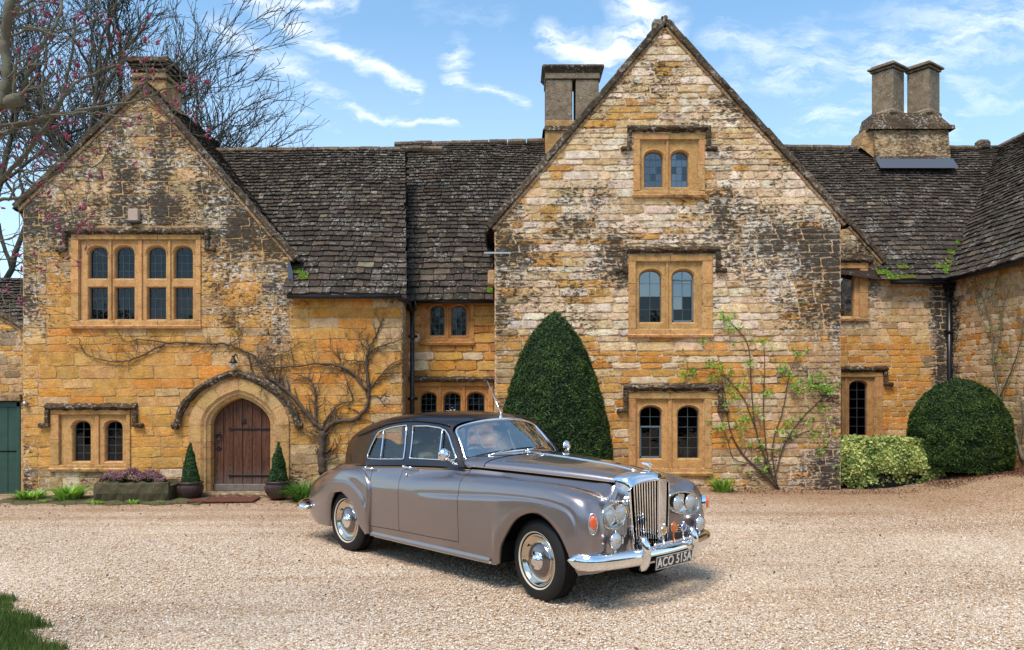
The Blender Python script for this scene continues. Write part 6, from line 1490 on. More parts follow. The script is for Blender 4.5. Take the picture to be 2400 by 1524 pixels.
    for s in (1, -1):
        for x in (-1.0, -2.0, -2.57):
            r = col_(ribx(x))[5:] + np.array([0, -.006, 0]); r2 = r.copy(); r[:, 0] -= .012; r2[:, 0] += .012
            g.grid(mir([r, r2], s))
        c = [x for x in dx if -2.58 < x < -.99]
        rr = [[ribx(x)[1] + np.array([0, -.003, -.006]), ribx(x)[1] + np.array([0, -.002, .035])] for x in c]
        g.grid(mir(rr, s))
    obj(g, 'shut_line', M['gap'], smooth=False)
    # bonnet
    zc_ = interp([-1.2, -1.02, -.34, .2, .5], [1.268, 1.250, 1.218, 1.180, 1.140])
    stx = list(np.linspace(.47, -.86, 34)); rows = []
    def bsec(x, back=0.0):
        ye, ze, zt = Ey(x), Ez(x), zc_(x); half = []
        for fy, fz in ((1, 0), (.992, .22), (.955, .48), (.84, .70), (.62, .86), (.3, .965), (0, 1)):
            half.append((x - back * fy * fy, ye * fy, ze + (zt - ze) * fz))
        full = [(a, -b2, c) for a, b2, c in half] + [(a, b2, c) for a, b2, c in half[:-1][::-1]]
        return spline(full, 5)
    for x in stx: rows.append(bsec(x))
    bn = B().grid(rows, flip=False); bon = obj(bn, 'bonnet', M['paint'])
    # scuttle: behind the bonnet, back edge bowed under the windscreen
    rows = []
    for i, x in enumerate(np.linspace(-.866, -1.045, 8)):
        rows.append(bsec(x, .20 * i / 7))
    sc = obj(B().grid(rows), 'scuttle_panel', M['paint'])
    b_ = B(); b_.tube([(p[0] , p[1], p[2] + .001) for p in bsec(-.863)], .004, 5); b_.obj('shut_line', M['gap'], car, True)
    for s in (-1, 1):
        pts = [(x, s * (Ey(x) + .006), Ez(x) + .002) for x in np.linspace(-1.0, .47, 24)]
        B().tube(pts, .011, 6).obj('bonnet_seam', M['gap'], car, True)
        pts = [(x, s * (Ey(x) - .004), Ez(x) + .030) for x in np.linspace(-.98, .46, 24)]
        B().tube([(x, s * (Ey(x) + .004), Ez(x) + .016) for x in np.linspace(-.98, .46, 24)], .0035, 5).obj('pinstripe', M['goldline'], car, True)
    # bonnet centre chrome strip
    B().tube([(x, 0, zc_(x) + .003) for x in np.linspace(-1.0, .47, 20)], .008, 6).obj('bonnet_trim', M['chrome'], car, True)
    # waistline: dark body band with gold pinstripe + chrome line
    for s in (1, -1):
        c = [x for x in np.linspace(-2.95, -1.0, 40)]
        p8 = [ribx(x)[8] for x in c]; p7 = [ribx(x)[7] for x in c]
        g = mir([[a + np.array([0, .004, 0]), (a + b2) / 2 + np.array([0, .006, 0])] for a, b2 in zip(p8, p7)], s)
        pts = mir([a + np.array([0, .010, -.004]) for a in p8], s)
        B().tube(pts, .008, 6).obj('waist_trim', M['gap'], car, True)
        pts = mir([(a * .62 + b2 * .38) + np.array([0, .006, 0]) for a, b2 in zip(p8, p7)], s)
        B().tube(pts, .0045, 5).obj('pinstripe', M['goldline'], car, True)
        B().tube(mir([a + np.array([0, .008, -.030]) for a in p8], s), .004, 5).obj('pinstripe', M['goldline'], car, True)
        # chrome sill strip
        pts = mir([ribx(x)[0] + np.array([0, .004, .002]) for x in np.linspace(-2.60, -.56, 20)], s)
        B().tube(pts, .012, 8).obj('sill_trim', M['chrome'], car, True)
        sr = B(); sr.grid(mir([[ribx(x)[0] + np.array([0, .02, .0]), ribx(x)[0] + np.array([0, .022, .028]), ribx(x)[0] + np.array([0, .006, .062])] for x in np.linspace(-2.58, -.56, 20)], s), flip=s < 0)
        obj(sr, 'running_board', M['satin'] if 0 else M['paint'])
    # ---------------- greenhouse
    gh = np.array([
     [(-1.06,.80,1.10),(-1.15,.755,1.19),(-1.30,.70,1.36),(-1.43,.645,1.50),(-1.41,.56,1.555),(-1.37,.30,1.59),(-1.36,0,1.60)],
     [(-1.25,.83,1.10),(-1.28,.785,1.20),(-1.42,.71,1.40),(-1.53,.655,1.53),(-1.52,.57,1.585),(-1.5,.3,1.62),(-1.5,0,1.63)],
     [(-1.75,.838,1.09),(-1.75,.79,1.18),(-1.75,.72,1.38),(-1.75,.67,1.55),(-1.75,.585,1.605),(-1.75,.3,1.64),(-1.75,0,1.65)],
     [(-2.1,.842,1.07),(-2.1,.795,1.15),(-2.1,.725,1.38),(-2.1,.675,1.555),(-2.1,.59,1.61),(-2.1,.3,1.65),(-2.1,0,1.66)],
     [(-2.5,.842,1.03),(-2.5,.79,1.12),(-2.5,.72,1.34),(-2.5,.67,1.515),(-2.5,.585,1.58),(-2.5,.3,1.63),(-2.5,0,1.64)],
     [(-2.85,.82,1.0),(-2.85,.775,1.09),(-2.85,.715,1.28),(-2.85,.655,1.44),(-2.85,.57,1.53),(-2.85,.3,1.59),(-2.85,0,1.605)],
     [(-3.10,.76,.98),(-3.10,.73,1.06),(-3.10,.685,1.22),(-3.10,.63,1.375),(-3.10,.55,1.475),(-3.10,.3,1.545),(-3.10,0,1.565)],
     [(-3.31,.71,.95),(-3.31,.69,1.05),(-3.31,.65,1.20),(-3.31,.595,1.335),(-3.31,.515,1.425),(-3.31,.3,1.495),(-3.31,0,1.52)],
     [(-3.50,.64,.93),(-3.52,.63,1.0),(-3.54,.60,1.13),(-3.56,.55,1.25),(-3.57,.47,1.33),(-3.58,.28,1.395),(-3.59,0,1.415)],
     [(-3.60,.57,.93),(-3.63,.56,.99),(-3.67,.53,1.08),(-3.71,.47,1.165),(-3.74,.39,1.22),(-3.77,.23,1.275),(-3.78,0,1.29)],
     [(-3.69,.51,.90),(-3.73,.50,.94),(-3.78,.46,1.0),(-3.83,.41,1.05),(-3.87,.34,1.085),(-3.91,.2,1.115),(-3.93,0,1.13)],
     [(-3.80,.46,.86),(-3.85,.45,.89),(-3.91,.41,.93),(-3.96,.36,.965),(-4.0,.30,.985),(-4.04,.18,1.0),(-4.06,0,1.01)]])
    fine = spline(gh, 24)
    Gs = np.array([spline(r, 18) for r in fine])
    winF = [(-1.975,1.162),(-2.044,1.508),(-1.793,1.516),(-1.60,1.503),(-1.50,1.478),(-1.431,1.430),(-1.31,1.30),(-1.228,1.215),(-1.235,1.190),(-1.30,1.186),(-1.60,1.175)]
    winR = [(-2.085,1.148),(-2.168,1.512),(-2.386,1.491),(-2.60,1.449),(-2.70,1.42),(-2.74,1.385),(-2.80,1.25),(-2.835,1.135),(-2.80,1.108),(-2.55,1.118)]
    def inside(p, poly):
        x, y = p; c = False; n = len(poly)
        for i in range(n):
            x1, y1 = poly[i]; x2, y2 = poly[i - 1]
            if (y1 > y) != (y2 > y) and x < (x2 - x1) * (y - y1) / (y2 - y1) + x1: c = not c
        return c
    rw = [(.55, -1), (.55, 1), (-.55, 1), (-.55, -1)]
    rf = B()
    for s in (1, -1):
        G = mir(Gs, s); a, n2 = G.shape[:2]; V = G.reshape(-1, 3); Fc = []
        for i in range(a - 1):
            for j in range(n2 - 1):
                c = (G[i, j] + G[i + 1, j + 1]) / 2
                if j < 60 and (inside((c[0], c[2]), winF) or inside((c[0], c[2]), winR)): continue
                if abs(c[1]) < .44 and c[0] < -3.42 and c[0] > -3.80 and c[2] > 1.15: continue        # rear window
                q = (i * n2 + j, (i + 1) * n2 + j, (i + 1) * n2 + j + 1, i * n2 + j + 1); Fc.append(q if s > 0 else q[::-1])
        rf.add(V, Fc)
    roof = obj(rf, 'roof', M['roofpaint'], merge=.0008)
    ysurf = lambda z: .79 - .13 * (z - 1.15) / .4
    def onside(x, z, off=0.0):       # point of the glass-house side at x,z
        best = None; i = int(np.argmin(np.abs(fine[:, 2, 0] - x)))
        cand = Gs[max(0, i - 30):i + 30, :56].reshape(-1, 3); d = (cand[:, 0] - x)**2 + (cand[:, 2] - z)**2; k = np.argsort(d)[:4]
        wt = 1 / (d[k] + 1e-6); y = float((cand[k, 1] * wt).sum() / wt.sum()); return (x, y + off, z)
    def dens(poly, m=6):
        out = []
        for i in range(len(poly)):
            a, b2 = poly[i], poly[(i + 1) % len(poly)]
            for k in range(m): out.append((a[0] + (b2[0] - a[0]) * k / m, a[1] + (b2[1] - a[1]) * k / m))
        return out
    for s in (1, -1):
        for key, poly, div in (('f', winF, (-1.47, 1.182, -1.55, 1.493)), ('r', winR, (-2.533, 1.117, -2.606, 1.45))):
            ring = dens(poly, 4); pts = [(x, -s * onside(x, z, .006)[1], z) for x, z in ring]
            gl = B().poly(poly, f=lambda a, b2: (a, -s * (onside(a, b2, -.008)[1]), b2)); wn = obj(gl, 'side_window', M['carglass'], smooth=False)
            fr_ = B().tube(pts + pts[:1], .0085, 8, cap=False).obj('window_frame', M['chrome'], wn, True)
            x0, z0, x1, z1 = div
            B().tube([(x0 + (x1 - x0) * t, -s * onside(x0 + (x1 - x0) * t, z0 + (z1 - z0) * t, .008)[1], z0 + (z1 - z0) * t) for t in np.linspace(0, 1, 7)], .009, 8).obj('window_divider', M['chrome'], wn, True)
        # drip rail
        dr = [(r[3][0], -s * (r[3][1] + .008), r[3][2] + .012) for r in spline(gh, 5)[2:36]]
        B().tube(dr, .008, 6).obj('drip_rail', M['roofpaint'], car, True)
    # windscreen: curved sheet between base and header
    def wsp(u_, t):  # u -1..1 across, t 0..1 up
        yb, yt = .685, .605
        base = (-1.02 - .155 * u_**2 - .01 * abs(u_)**6, yb * u_, 1.262 - .078 * u_**2)
        top = (-1.352 - .095 * u_**2 - .01 * abs(u_)**6, yt * u_, 1.585 - .072 * u_**2 - .02 * abs(u_)**8)
        p = [base[i] + (top[i] - base[i]) * t for i in range(3)]; p[0] += .035 * math.sin(math.pi * t) * .5; return p
    rows = [[wsp(u_, t) for t in np.linspace(0, 1, 9)] for u_ in np.linspace(-1, 1, 33)]
    ws = obj(B().grid(rows), 'windscreen', M['screen'])
    def corner(u_, t):  # rounded rectangle outline
        return wsp(u_, t)
    ol = []
    for u_ in np.linspace(-.95, .95, 30): ol.append(corner(u_, 0))
    for a in np.linspace(-90, 0, 5)[1:]: ol.append(corner(.95 + .05 * math.cos(R(a)), .10 + .10 * math.sin(R(a))))
    for t in np.linspace(.15, .85, 8): ol.append(corner(1, t))
    for a in np.linspace(0, 90, 6): ol.append(corner(.92 + .08 * math.cos(R(a)), .86 + .14 * math.sin(R(a))))
    for u_ in np.linspace(.88, -.88, 30): ol.append(corner(u_, 1))
    for a in np.linspace(90, 180, 6): ol.append(corner(-.92 + .08 * math.cos(R(a)), .86 + .14 * math.sin(R(a))))
    for t in np.linspace(.85, .15, 8): ol.append(corner(-1, t))
    for a in np.linspace(180, 270, 5)[:-1]: ol.append(corner(-.95 + .05 * math.cos(R(a)), .10 + .10 * math.sin(R(a))))
    B().tube(ol + ol[:1], .017, 8, cap=False).obj('windscreen_frame', M['chrome'], ws, True)
    B().tube([(p[0] - .002, p[1] * .985, p[2] + (.013 if p[2] < 1.3 else -.013)) for p in ol + ol[:1]], .010, 6, cap=False).obj('windscreen_seal', M['gap'], ws, True)
    # A pillar / header filler strip in roof colour
    rows = [[wsp(s_ * 1.0, t), (wsp(s_, t)[0] - .03, wsp(s_, t)[1] + s_ * .055, wsp(s_, t)[2] + .004), (wsp(s_, t)[0] - .07, wsp(s_, t)[1] + s_ * .085, wsp(s_, t)[2] - .015)] for s_ in (1,) for t in np.linspace(-.12, 1.0, 12)]
    for s_ in (1, -1):
        rows = [[wsp(s_, t), (wsp(s_, t)[0] - .02, wsp(s_, t)[1] + s_ * .045, wsp(s_, t)[2] + .004), (wsp(s_, t)[0] - .07, wsp(s_, t)[1] + s_ * .075, wsp(s_, t)[2] - .02)] for t in np.linspace(-.16, 1.02, 14)]
        obj(B().grid(rows), 'windscreen_pillar', M['roofpaint'])
    rows = [[wsp(u_, 1.0), (wsp(u_, 1)[0] - .03, wsp(u_, 1)[1], wsp(u_, 1)[2] + .010), (wsp(u_, 1)[0] - .10, wsp(u_, 1)[1], wsp(u_, 1)[2] + .022)] for u_ in np.linspace(-1, 1, 30)]
    obj(B().grid(rows), 'header_rail', M['roofpaint'])
    # sticker on the far lower corner of the windscreen, badge oval
    c0 = wsp(.90, .30); st = B(); n_ = 18
    cen = Vector(c0) + Vector((.012, 0, .004)); ux = (Vector(wsp(.96, .30)) - Vector(wsp(.84, .30))).normalized(); uz = (Vector(wsp(.9, .5)) - Vector(wsp(.9, .1))).normalized()
    st.add([tuple(cen + ux * .03 * math.cos(2 * math.pi * k / n_) + uz * .05 * math.sin(2 * math.pi * k / n_)) for k in range(n_)], [tuple(range(n_))])
    obj(st, 'windscreen_sticker', M['satin'], smooth=False)
    # rear window
    i0 = [r for r in fine if -3.86 < r[6][0] < -3.38]
    g = [[(r[k][0] , y, np.interp(abs(y), [r[6][1], r[5][1], r[4][1]], [r[6][2], r[5][2], r[4][2]]) - .01) for k in (6,) for y in np.linspace(-.46, .46, 12)] for r in i0]
    obj(B().grid(g), 'rear_window', M['carglass'])
    # wipers
    for (px_, py_), d in (((-1.15, -.50), 1), ((-1.02, .0), 1)):
        pass
    for u0, u1 in ((-.72, -.30), (-.02, .42)):
        b0 = Vector(wsp(u0, 0)) + Vector((.07, 0, -.01)); w_ = B()
        w_.lathe([(0, .03), (.012, .03), (.016, .015), (.018, -.02)], 10, Matrix.Translation(b0))
        tip = Vector(wsp(u1, .03)) + Vector((.03, 0, .02)); midp = (b0 + tip) / 2 + Vector((.01, 0, .02))
        w_.tube([b0 + Vector((0, 0, .02)), midp, tip], .005, 6)
        bl0 = Vector(wsp(u0 - .14, .035)) + Vector((.022, 0, .012)); bl1 = Vector(wsp(u1 + .06, .035)) + Vector((.022, 0, .012))
        arm = obj(w_, 'wiper', M['chrome'])
        B().tube([bl0 + (bl1 - bl0) * t + Vector((.02 * math.sin(math.pi * t), 0, .01 * math.sin(math.pi * t))) for t in np.linspace(0, 1, 8)], .006, 5).obj('wiper_blade', M['rubber'], arm, True)
    # antenna at the header centre
    an = B(); an.lathe([(.022, 0), (.020, .012), (.010, .03), (.008, .06), (0, .065)], 12, Matrix.Translation((-1.385, .0, 1.598)))
    an.tube([(-1.385, 0, 1.64), (-1.44, .012, 1.72), (-1.66, .05, 2.00)], [.009, .007, .0050], 6)
    obj(an, 'aerial', M['chrome'])
    # ---------------- grille
    def gx(y): return .715 - .095 * abs(y) / .29     # V-shaped plan
    outl = [(.235, .44), (.255, .60), (.275, .80), (.288, 1.0), (.283, 1.035), (.255, 1.058), (.19, 1.078), (.10, 1.092), (0, 1.098)]
    o1 = [tuple(q) for q in spline([(y, z) for y, z in outl[:4]], 3)] + [tuple(q) for q in spline(outl[3:], 3)][1:]
    o1 = o1 + [(-y, z) for y, z in o1[:-1][::-1]]
    def ring(dy, dz, dx_, back=None):
        out = []
        for y, z in o1:
            k = 1 if z > 1.0 else 0
            yy = y + math.copysign(dy, y) * min(1, abs(y) / .1); zz = z + (dz if z > 1.02 else dz * max(0, (z - .95) / .07))
            out.append(((gx(y) + dx_) if back is None else back, yy, zz))
        return out
    shell = B()
    shell.grid([ring(-.022, -.024, -.035), ring(-.020, -.022, -.002), ring(-.012, -.014, .006), ring(0, 0, .002), ring(.012, .022, -.012), ring(.026, .050, -.05), ring(.036, .062, -.10), ring(.045, .060, -.16), ring(.050, .055, -.20), ring(.05, .02, 0, .40)], flip=False)
    gr = obj(shell, 'radiator_shell', M['chrome'])
    bk = B(); bk.add([(gx(y) - .05, y, z) for y, z in o1], [tuple(range(len(o1)))]); 
    bk2 = B(); half = [(gx(0) - .06, 0, .44)]
    for s in (1, -1):
        ptsb = [(gx(.26) - .06, s * .26, .44), (gx(0) - .06, 0, .44), (gx(0) - .06, 0, 1.10), (gx(.28) - .06, s * .28, 1.05)]
        bk2.add(ptsb, [(0, 1, 2, 3)])
    obj(bk2, 'grille_backing', M['gap'], gr, smooth=False)
    topz = interp([0, .10, .19, .255, .283], [1.082, 1.076, 1.062, 1.042, 1.01])
    for k in range(-9, 10):
        if k == 0: continue
        y1 = k * .0275; y0 = y1 * .86; zt = topz(abs(y1)); sb = B()
        a = Vector((gx(y1) - .008, y1, zt)); c = Vector((gx(y0) - .008, y0, .46)); s_ = 1 if k > 0 else -1
        # each slat a thin vane, its front edge 11 mm wide
        V = []
        for p in (c, a):
            V += [tuple(p + Vector(q)) for q in ((-.022, -.002, 0), (-.004, -.0062, 0), (.001, -.004, 0), (.001, .004, 0), (-.004, .0062, 0), (-.022, .002, 0))]
        sb.add(V, [(i, (i + 1) % 6, (i + 1) % 6 + 6, i + 6) for i in range(6)] + [(6, 7, 8, 9, 10, 11), (5, 4, 3, 2, 1, 0)])
        obj(sb, 'grille_slat', M['chrome'], gr, smooth=False)
    cb = B().box((.712, 0, .77), (.03, .018, .64), bev=.004); obj(cb, 'grille_centre_bar', M['chrome'], gr, smooth=False)
    # winged-letter mascot on the shell
    ms_ = B(); ms_.box((.585, 0, 1.160), (.075, .03, .016), bev=.005)
    ms_.tube([(.60, 0, 1.165), (.612, 0, 1.19), (.618, 0, 1.212)], [.008, .006, .006], 8)
    ms_.tube([(.618 + .013 * math.cos(a), 0, 1.212 + .014 * math.sin(a)) for a in np.linspace(0, 2 * math.pi, 14)], .005, 6)
    ms_.tube([(.606, 0, 1.197), (.630, 0, 1.197)], .004, 6); ms_.tube([(.606, 0, 1.227), (.628, 0, 1.227)], .004, 6)
    for sy in (-1, 1):
        V = []; W = [(.605, .006, 1.215, .006), (.588, .014, 1.224, .005), (.568, .024, 1.229, .004), (.548, .034, 1.231, .002)]
        for x_, y_, z_, t_ in W: V += [(x_ + .01, sy * y_, z_ - .012 - t_), (x_, sy * y_, z_ + t_), (x_ - .004, sy * y_ * .7, z_ - .004)]
        ms_.add(V, [(i * 3 + a, i * 3 + 3 + a, i * 3 + 3 + (a + 1) % 3, i * 3 + (a + 1) % 3) for i in range(3) for a in range(3)] + [(0, 1, 2), (9, 11, 10)])
    obj(ms_, 'winged_mascot', M['chrome'], gr, smooth=False)
    # ---------------- head lamps
    def disc_dome(c, r, depth, mat, name, parent, tilt=0.0):
        m4 = Matrix.Translation(c) @ Matrix.Rotation(R(90 + tilt), 4, 'Y')
        b_ = B().lathe([(0, depth), (r * .35, depth * .93), (r * .7, depth * .62), (r * .92, depth * .22), (r, 0)], 28, m4)
        return b_.obj(name, mat, parent, True)
    for s in (1, -1):
        cy = .538; prof = []
        def sup(t, a, c_, n=2.6): 
            ct, st_ = math.cos(t), math.sin(t); return (math.copysign(abs(ct)**(2 / n), ct) * a, math.copysign(abs(st_)**(2 / n), st_) * c_)
        ts = np.linspace(0, 2 * math.pi, 49)
        def rg(a, c_, x_):
            out = []
            for t in ts:
                dy, dz = sup(t, a, c_); yy = cy + dy; out.append((x_ - .055 * ((yy - .60) / .2) ** 2 * (1 if yy < .60 else .55) - .02 * (dz / .12), -s * yy, .812 + dz - .015 * (dy / .19)))
            return out
        hb = B().grid([rg(.202, .116, .605), rg(.200, .114, .668), rg(.191, .105, .682), rg(.184, .099, .672), rg(.176, .091, .640), rg(.10, .05, .634), rg(.0, .0, .634)], flip=s > 0)
        bz = obj(hb, 'headlamp_bezel', M['rimchrome'])
        for yl, xl in ((.622, .650), (.448, .632)):
            disc_dome((xl, -s * yl, .812), .069, .022, M['clearlens'], 'headlamp', bz)
            m4 = Matrix.Translation((xl - .004, -s * yl, .812)) @ Matrix.Rotation(R(90), 4, 'Y')
            B().lathe([(.070, 0), (.074, .010), (.079, .005), (.080, -.01)], 28, m4).obj('lamp_rim', M['chrome'], bz, True)
        # indicator: tall amber lens over a clear one in a chrome rim
        mt = Matrix.Translation((.648, -s * .848, .770)) @ Matrix.Rotation(-s * R(42), 4, 'Z')
        def el(a, c_, x_, cz=0): return [tuple(mt @ Vector((x_, a * math.cos(t), cz + c_ * math.sin(t)))) for t in ts]
        ib = obj(B().grid([el(.040, .094, -.02), el(.040, .094, .014), el(.034, .088, .022), el(.030, .083, .014)], flip=False), 'indicator_rim', M['chrome'])
        obj(B().grid([el(.029, .062, .012, .016), el(.027, .058, .040, .016), el(.018, .042, .050, .016), el(0, 0, .052, .016)]), 'indicator_lens', M['amber'], ib)
        obj(B().grid([el(.027, .078, .010, -.004), el(.022, .072, .022, -.004), el(0, 0, .026, -.004)]), 'side_lamp_lens', M['clearlens'], ib)
        # fog lamp on a stalk
        fx, fy, fz = .738, .650, .612
        m4 = Matrix.Translation((fx, -s * fy, fz)) @ Matrix.Rotation(R(90), 4, 'Y')
        fg = B().lathe([(0, -.065), (.026, -.06), (.054, -.040), (.070, -.012), (.076, 0), (.076, .008), (.070, .012)], 28, m4)
        fg.tube([(fx - .01, -s * fy, fz - .08), (fx - .02, -s * fy, fz - .14)], .013, 8); fg.lathe([(0, .012), (.025, .01), (.032, 0), (.032, -.02)], 14, Matrix.Translation((fx - .02, -s * fy, fz - .13)))
        fg.tube([(fx - .02, -s * fy, fz + .074), (fx + .004, -s * fy, fz + .086)], .007, 8)
        fo_ = obj(fg, 'fog_lamp', M['chrome']); disc_dome((fx + .008, -s * fy, fz), .070, .026, M['clearlens'], 'fog_lens', fo_)
        B().box((fx + .036, -s * fy, fz), (.012, .045, .014), bev=.003).obj('fog_bulb_shield', M['gold'], fo_)
        # vent slot beside it
        vb = B(); ve = lambda a, c_, x_: [(x_ - .01 * 0, -s * (.485) + q[0], .575 + q[1]) for q in [sup(t, a, c_, 5) for t in ts]]
        vo_ = obj(B().grid([ve(.082, .036, .60), ve(.080, .034, .632), ve(.070, .026, .634), ve(.069, .025, .60)], flip=False), 'vent_surround', M['chrome'])
        obj(B().add([p for p in ve(.070, .026, .612)], [tuple(range(48))]), 'vent_opening', M['gap'], vo_, smooth=False)
        for dz in (-.009, .009): B().box((.624, -s * .485, .575 + dz), (.012, .132, .005)).obj('vent_slat', M['chrome'], vo_)
    # ---------------- bumpers
    def bumper(path, zc, name, hh=.074, sgn=1):
        b_ = B(); prof = [(-.052, -.9), (-.03, -1.0), (.0, -.86), (.018, -.5), (.026, 0), (.02, .48), (.004, .82), (-.03, 1.0), (-.05, .95)]
        path = spline(path, 6); rows = []
        for i, p in enumerate(path):
            t = path[min(i + 1, len(path) - 1)] - path[max(i - 1, 0)]; t = t / np.linalg.norm(t); nrm = np.array([t[1], -t[0]])
            nrm = nrm * sgn
            endf = min(1, .30 + .7 * math.sin(min(1, min(i, len(path) - 1 - i) / 7) * math.pi / 2))
            rows.append([(p[0] + nrm[0] * dx_, p[1] + nrm[1] * dx_, zc + dz * hh * endf + .012 * (1 - endf)) for dx_, dz in prof])
        b_.grid(rows); b_.add(rows[0], [tuple(range(len(prof)))]); b_.add(rows[-1], [tuple(range(len(prof)))])
        return obj(b_, name, M['chrome'], merge=.0005)
    fb = bumper([(.47, -.945), (.55, -.95), (.65, -.915), (.73, -.80), (.79, -.60), (.835, -.3), (.85, 0), (.835, .3), (.79, .60), (.73, .80), (.65, .915), (.55, .95), (.47, .945)], .445, 'front_bumper')
    rb = bumper([(-3.98, -.90), (-4.12, -.91), (-4.26, -.86), (-4.38, -.70), (-4.48, -.4), (-4.52, 0), (-4.48, .4), (-4.38, .70), (-4.26, .86), (-4.12, .91), (-3.98, .90)], .42, 'rear_bumper', .068, -1)
    for s in (1, -1):
        ov = []; 
        for z, w_, dx_ in ((.325, .018, -.02), (.335, .034, .012), (.38, .040, .045), (.45, .042, .062), (.52, .042, .060), (.575, .040, .05), (.615, .032, .022), (.625, .014, -.01)):
            c = Vector((.828, -s * .372, z)); ov.append([(c.x + dx_ * math.cos(a) if math.cos(a) > 0 else c.x - .05 * -math.cos(a), c.y + w_ * math.copysign(abs(math.sin(a))**.7, math.sin(a)), z) for a in np.linspace(0, 2 * math.pi, 17)])
        b_ = B().grid(ov, flip=True); b_.add(ov[0], [tuple(range(16))]); b_.add(ov[-1], [tuple(range(16))[::-1]])
        obj(b_, 'overrider', M['chrome'], fb, merge=.0004)
    # badge bar with three badges
    bb = B().tube([(.875, -.27, .545), (.875, .27, .545)], .011, 10)
    for y in (-.27, .27): bb.lathe([(0, .02), (.014, .016), (.018, 0), (.014, -.016), (0, -.02)], 12, Matrix.Translation((.875, y, .545)) @ Matrix.Rotation(R(90), 4, 'X')); bb.tube([(.875, y, .54), (.855, y, .50)], .008, 8)
    bar = obj(bb, 'badge_bar', M['chrome'], fb)
    def badge(y, z, r, rim, face, hb_, crest=0):
        m4 = Matrix.Translation((.887, y, z)) @ Matrix.Rotation(R(90), 4, 'Y')
        b_ = B().lathe([(0, -.006), (r, -.006), (r * 1.04, 0), (r, .008), (r * .84, .008), (r * .82, .004)], 28, m4)
        b_.box((.882, y, (z - r + .545) / 2), (.008, r * .55, max(.02, z - r - .545 + .03)), bev=.003)
        if crest: b_.tube([(.885, y, z + r * .95), (.885, y, z + r * 1.3)], [.010, .014], 8); b_.box((.885, y, z + r * 1.35), (.008, .03, .014), bev=.003)
        bg = obj(b_, 'car_badge', rim, bar)
        B().lathe([(r * .82, .004), (r * .55, .009), (0, .011)], 24, m4).obj('badge_face', face, bg, True)
        return m4
    badge(-.165, .665, .040, M['chrome'], M['gold'], 0, 1)
    m4 = badge(-.005, .675, .050, M['copper'], M['copper'], 0)
    badge(.145, .655, .037, M['chrome'], M['enamel'], 0, 1)
    # number plate
    pz, px_ = .385, .882
    tilt = Matrix.Rotation(R(8), 4, 'Y')
    PM = Matrix.Translation((px_, 0, pz)) @ Matrix.Rotation(R(6), 4, 'Y')
    pl = B(); pl.box((0, 0, 0), (.012, .565, .118), bev=.003); pl.v = [tuple(PM @ Vector(v_)) for v_ in pl.v]
    plo = obj(pl, 'number_plate', M['plateblack'], smooth=False, label=None) if 0 else pl.obj('number_plate', M['plateblack'], fb)
    bd = B()
    for y, z, a, c_ in ((0, .054, .558, .004), (0, -.054, .558, .004), (.277, 0, .004, .112), (-.277, 0, .004, .112)): bd.box((.008, y, z), (.003, a, c_))
    bd.v = [tuple(PM @ Vector(v_)) for v_ in bd.v]; bd.obj('plate_border', M['platesilver'], plo)
    cu = bpy.data.curves.new('registration', 'FONT'); cu.body = 'ACO 515A'; cu.size = .118; cu.align_x = 'CENTER'; cu.align_y = 'CENTER'; cu.extrude = .002; cu.offset = .0022; cu.space_character = 1.06
    tmp = bpy.data.objects.new('lettering_source', cu); COL.objects.link(tmp); bpy.context.view_layer.update()
    me = bpy.data.meshes.new_from_object(tmp.evaluated_get(bpy.context.evaluated_depsgraph_get())); bpy.data.objects.remove(tmp)
    me.transform(PM @ Matrix.Translation((.009, 0, -.002)) @ Matrix(((0, 0, 1, 0), (1, 0, 0, 0), (0, 1, 0, 0), (0, 0, 0, 1))) @ Matrix.Diagonal((.92, 1.0, 1, 1)))
    me.name = 'registration_lettering'; me.materials.clear(); link('registration_lettering', me, M['platesilver'], plo)
    # ---------------- mirrors, handles
    for s in (1, -1):
        ym = .955 if s > 0 else .87; mc = Vector((-1.20, -s * ym, 1.255))
        b_ = B(); m4 = Matrix.Translation(mc) @ Matrix.Rotation(s * R(-12), 4, 'Z') @ Matrix.Rotation(R(90), 4, 'Y')
        b_.lathe([(0, .05), (.025, .046), (.05, .028), (.062, .008), (.066, -.004), (.060, -.010), (0, -.010)], 24, m4)
        b_.tube([mc + Vector((.03, 0, -.01)), mc + Vector((.05, s * .02, -.05)), Vector((-1.16, -s * .86, 1.175))], [.011, .010, .009], 8)
        b_.box((-1.155, -s * .852, 1.16), (.07, .03, .022), bev=.008)
        obj(b_, 'wing_mirror', M['chrome'])
        for key, x0, z0 in (('f', -1.965, 1.073), ('r', -2.70, 1.012)):
            y0 = fs[7][0](x0) + .012
            h_ = B().tube([(x0, -s * (y0 + .012), z0), (x0 + .03, -s * (y0 + .034), z0 + .002), (x0 + .10, -s * (y0 + .036), z0 + .006), (x0 + .185, -s * (y0 + .026), z0 + .010)], [.012, .012, .013, .008], 8, flat=.8)
            h_.lathe([(.022, 0), (.020, .02), (.010, .03)], 12, Matrix.Translation((x0, -s * (y0 - .006), z0)) @ Matrix.Rotation(s * R(90), 4, 'X'))
            obj(h_, 'door_handle', M['chrome'], doors[(s, key)] if key == 'f' else car)
        B().lathe([(.016, 0), (.016, .012), (.008, .018), (0, .018)], 12, Matrix.Translation((-1.90, -s * .895, .995)) @ Matrix.Rotation(s * R(90), 4, 'X')).obj('door_lock', M['chrome'], doors[(s, 'f')], True)
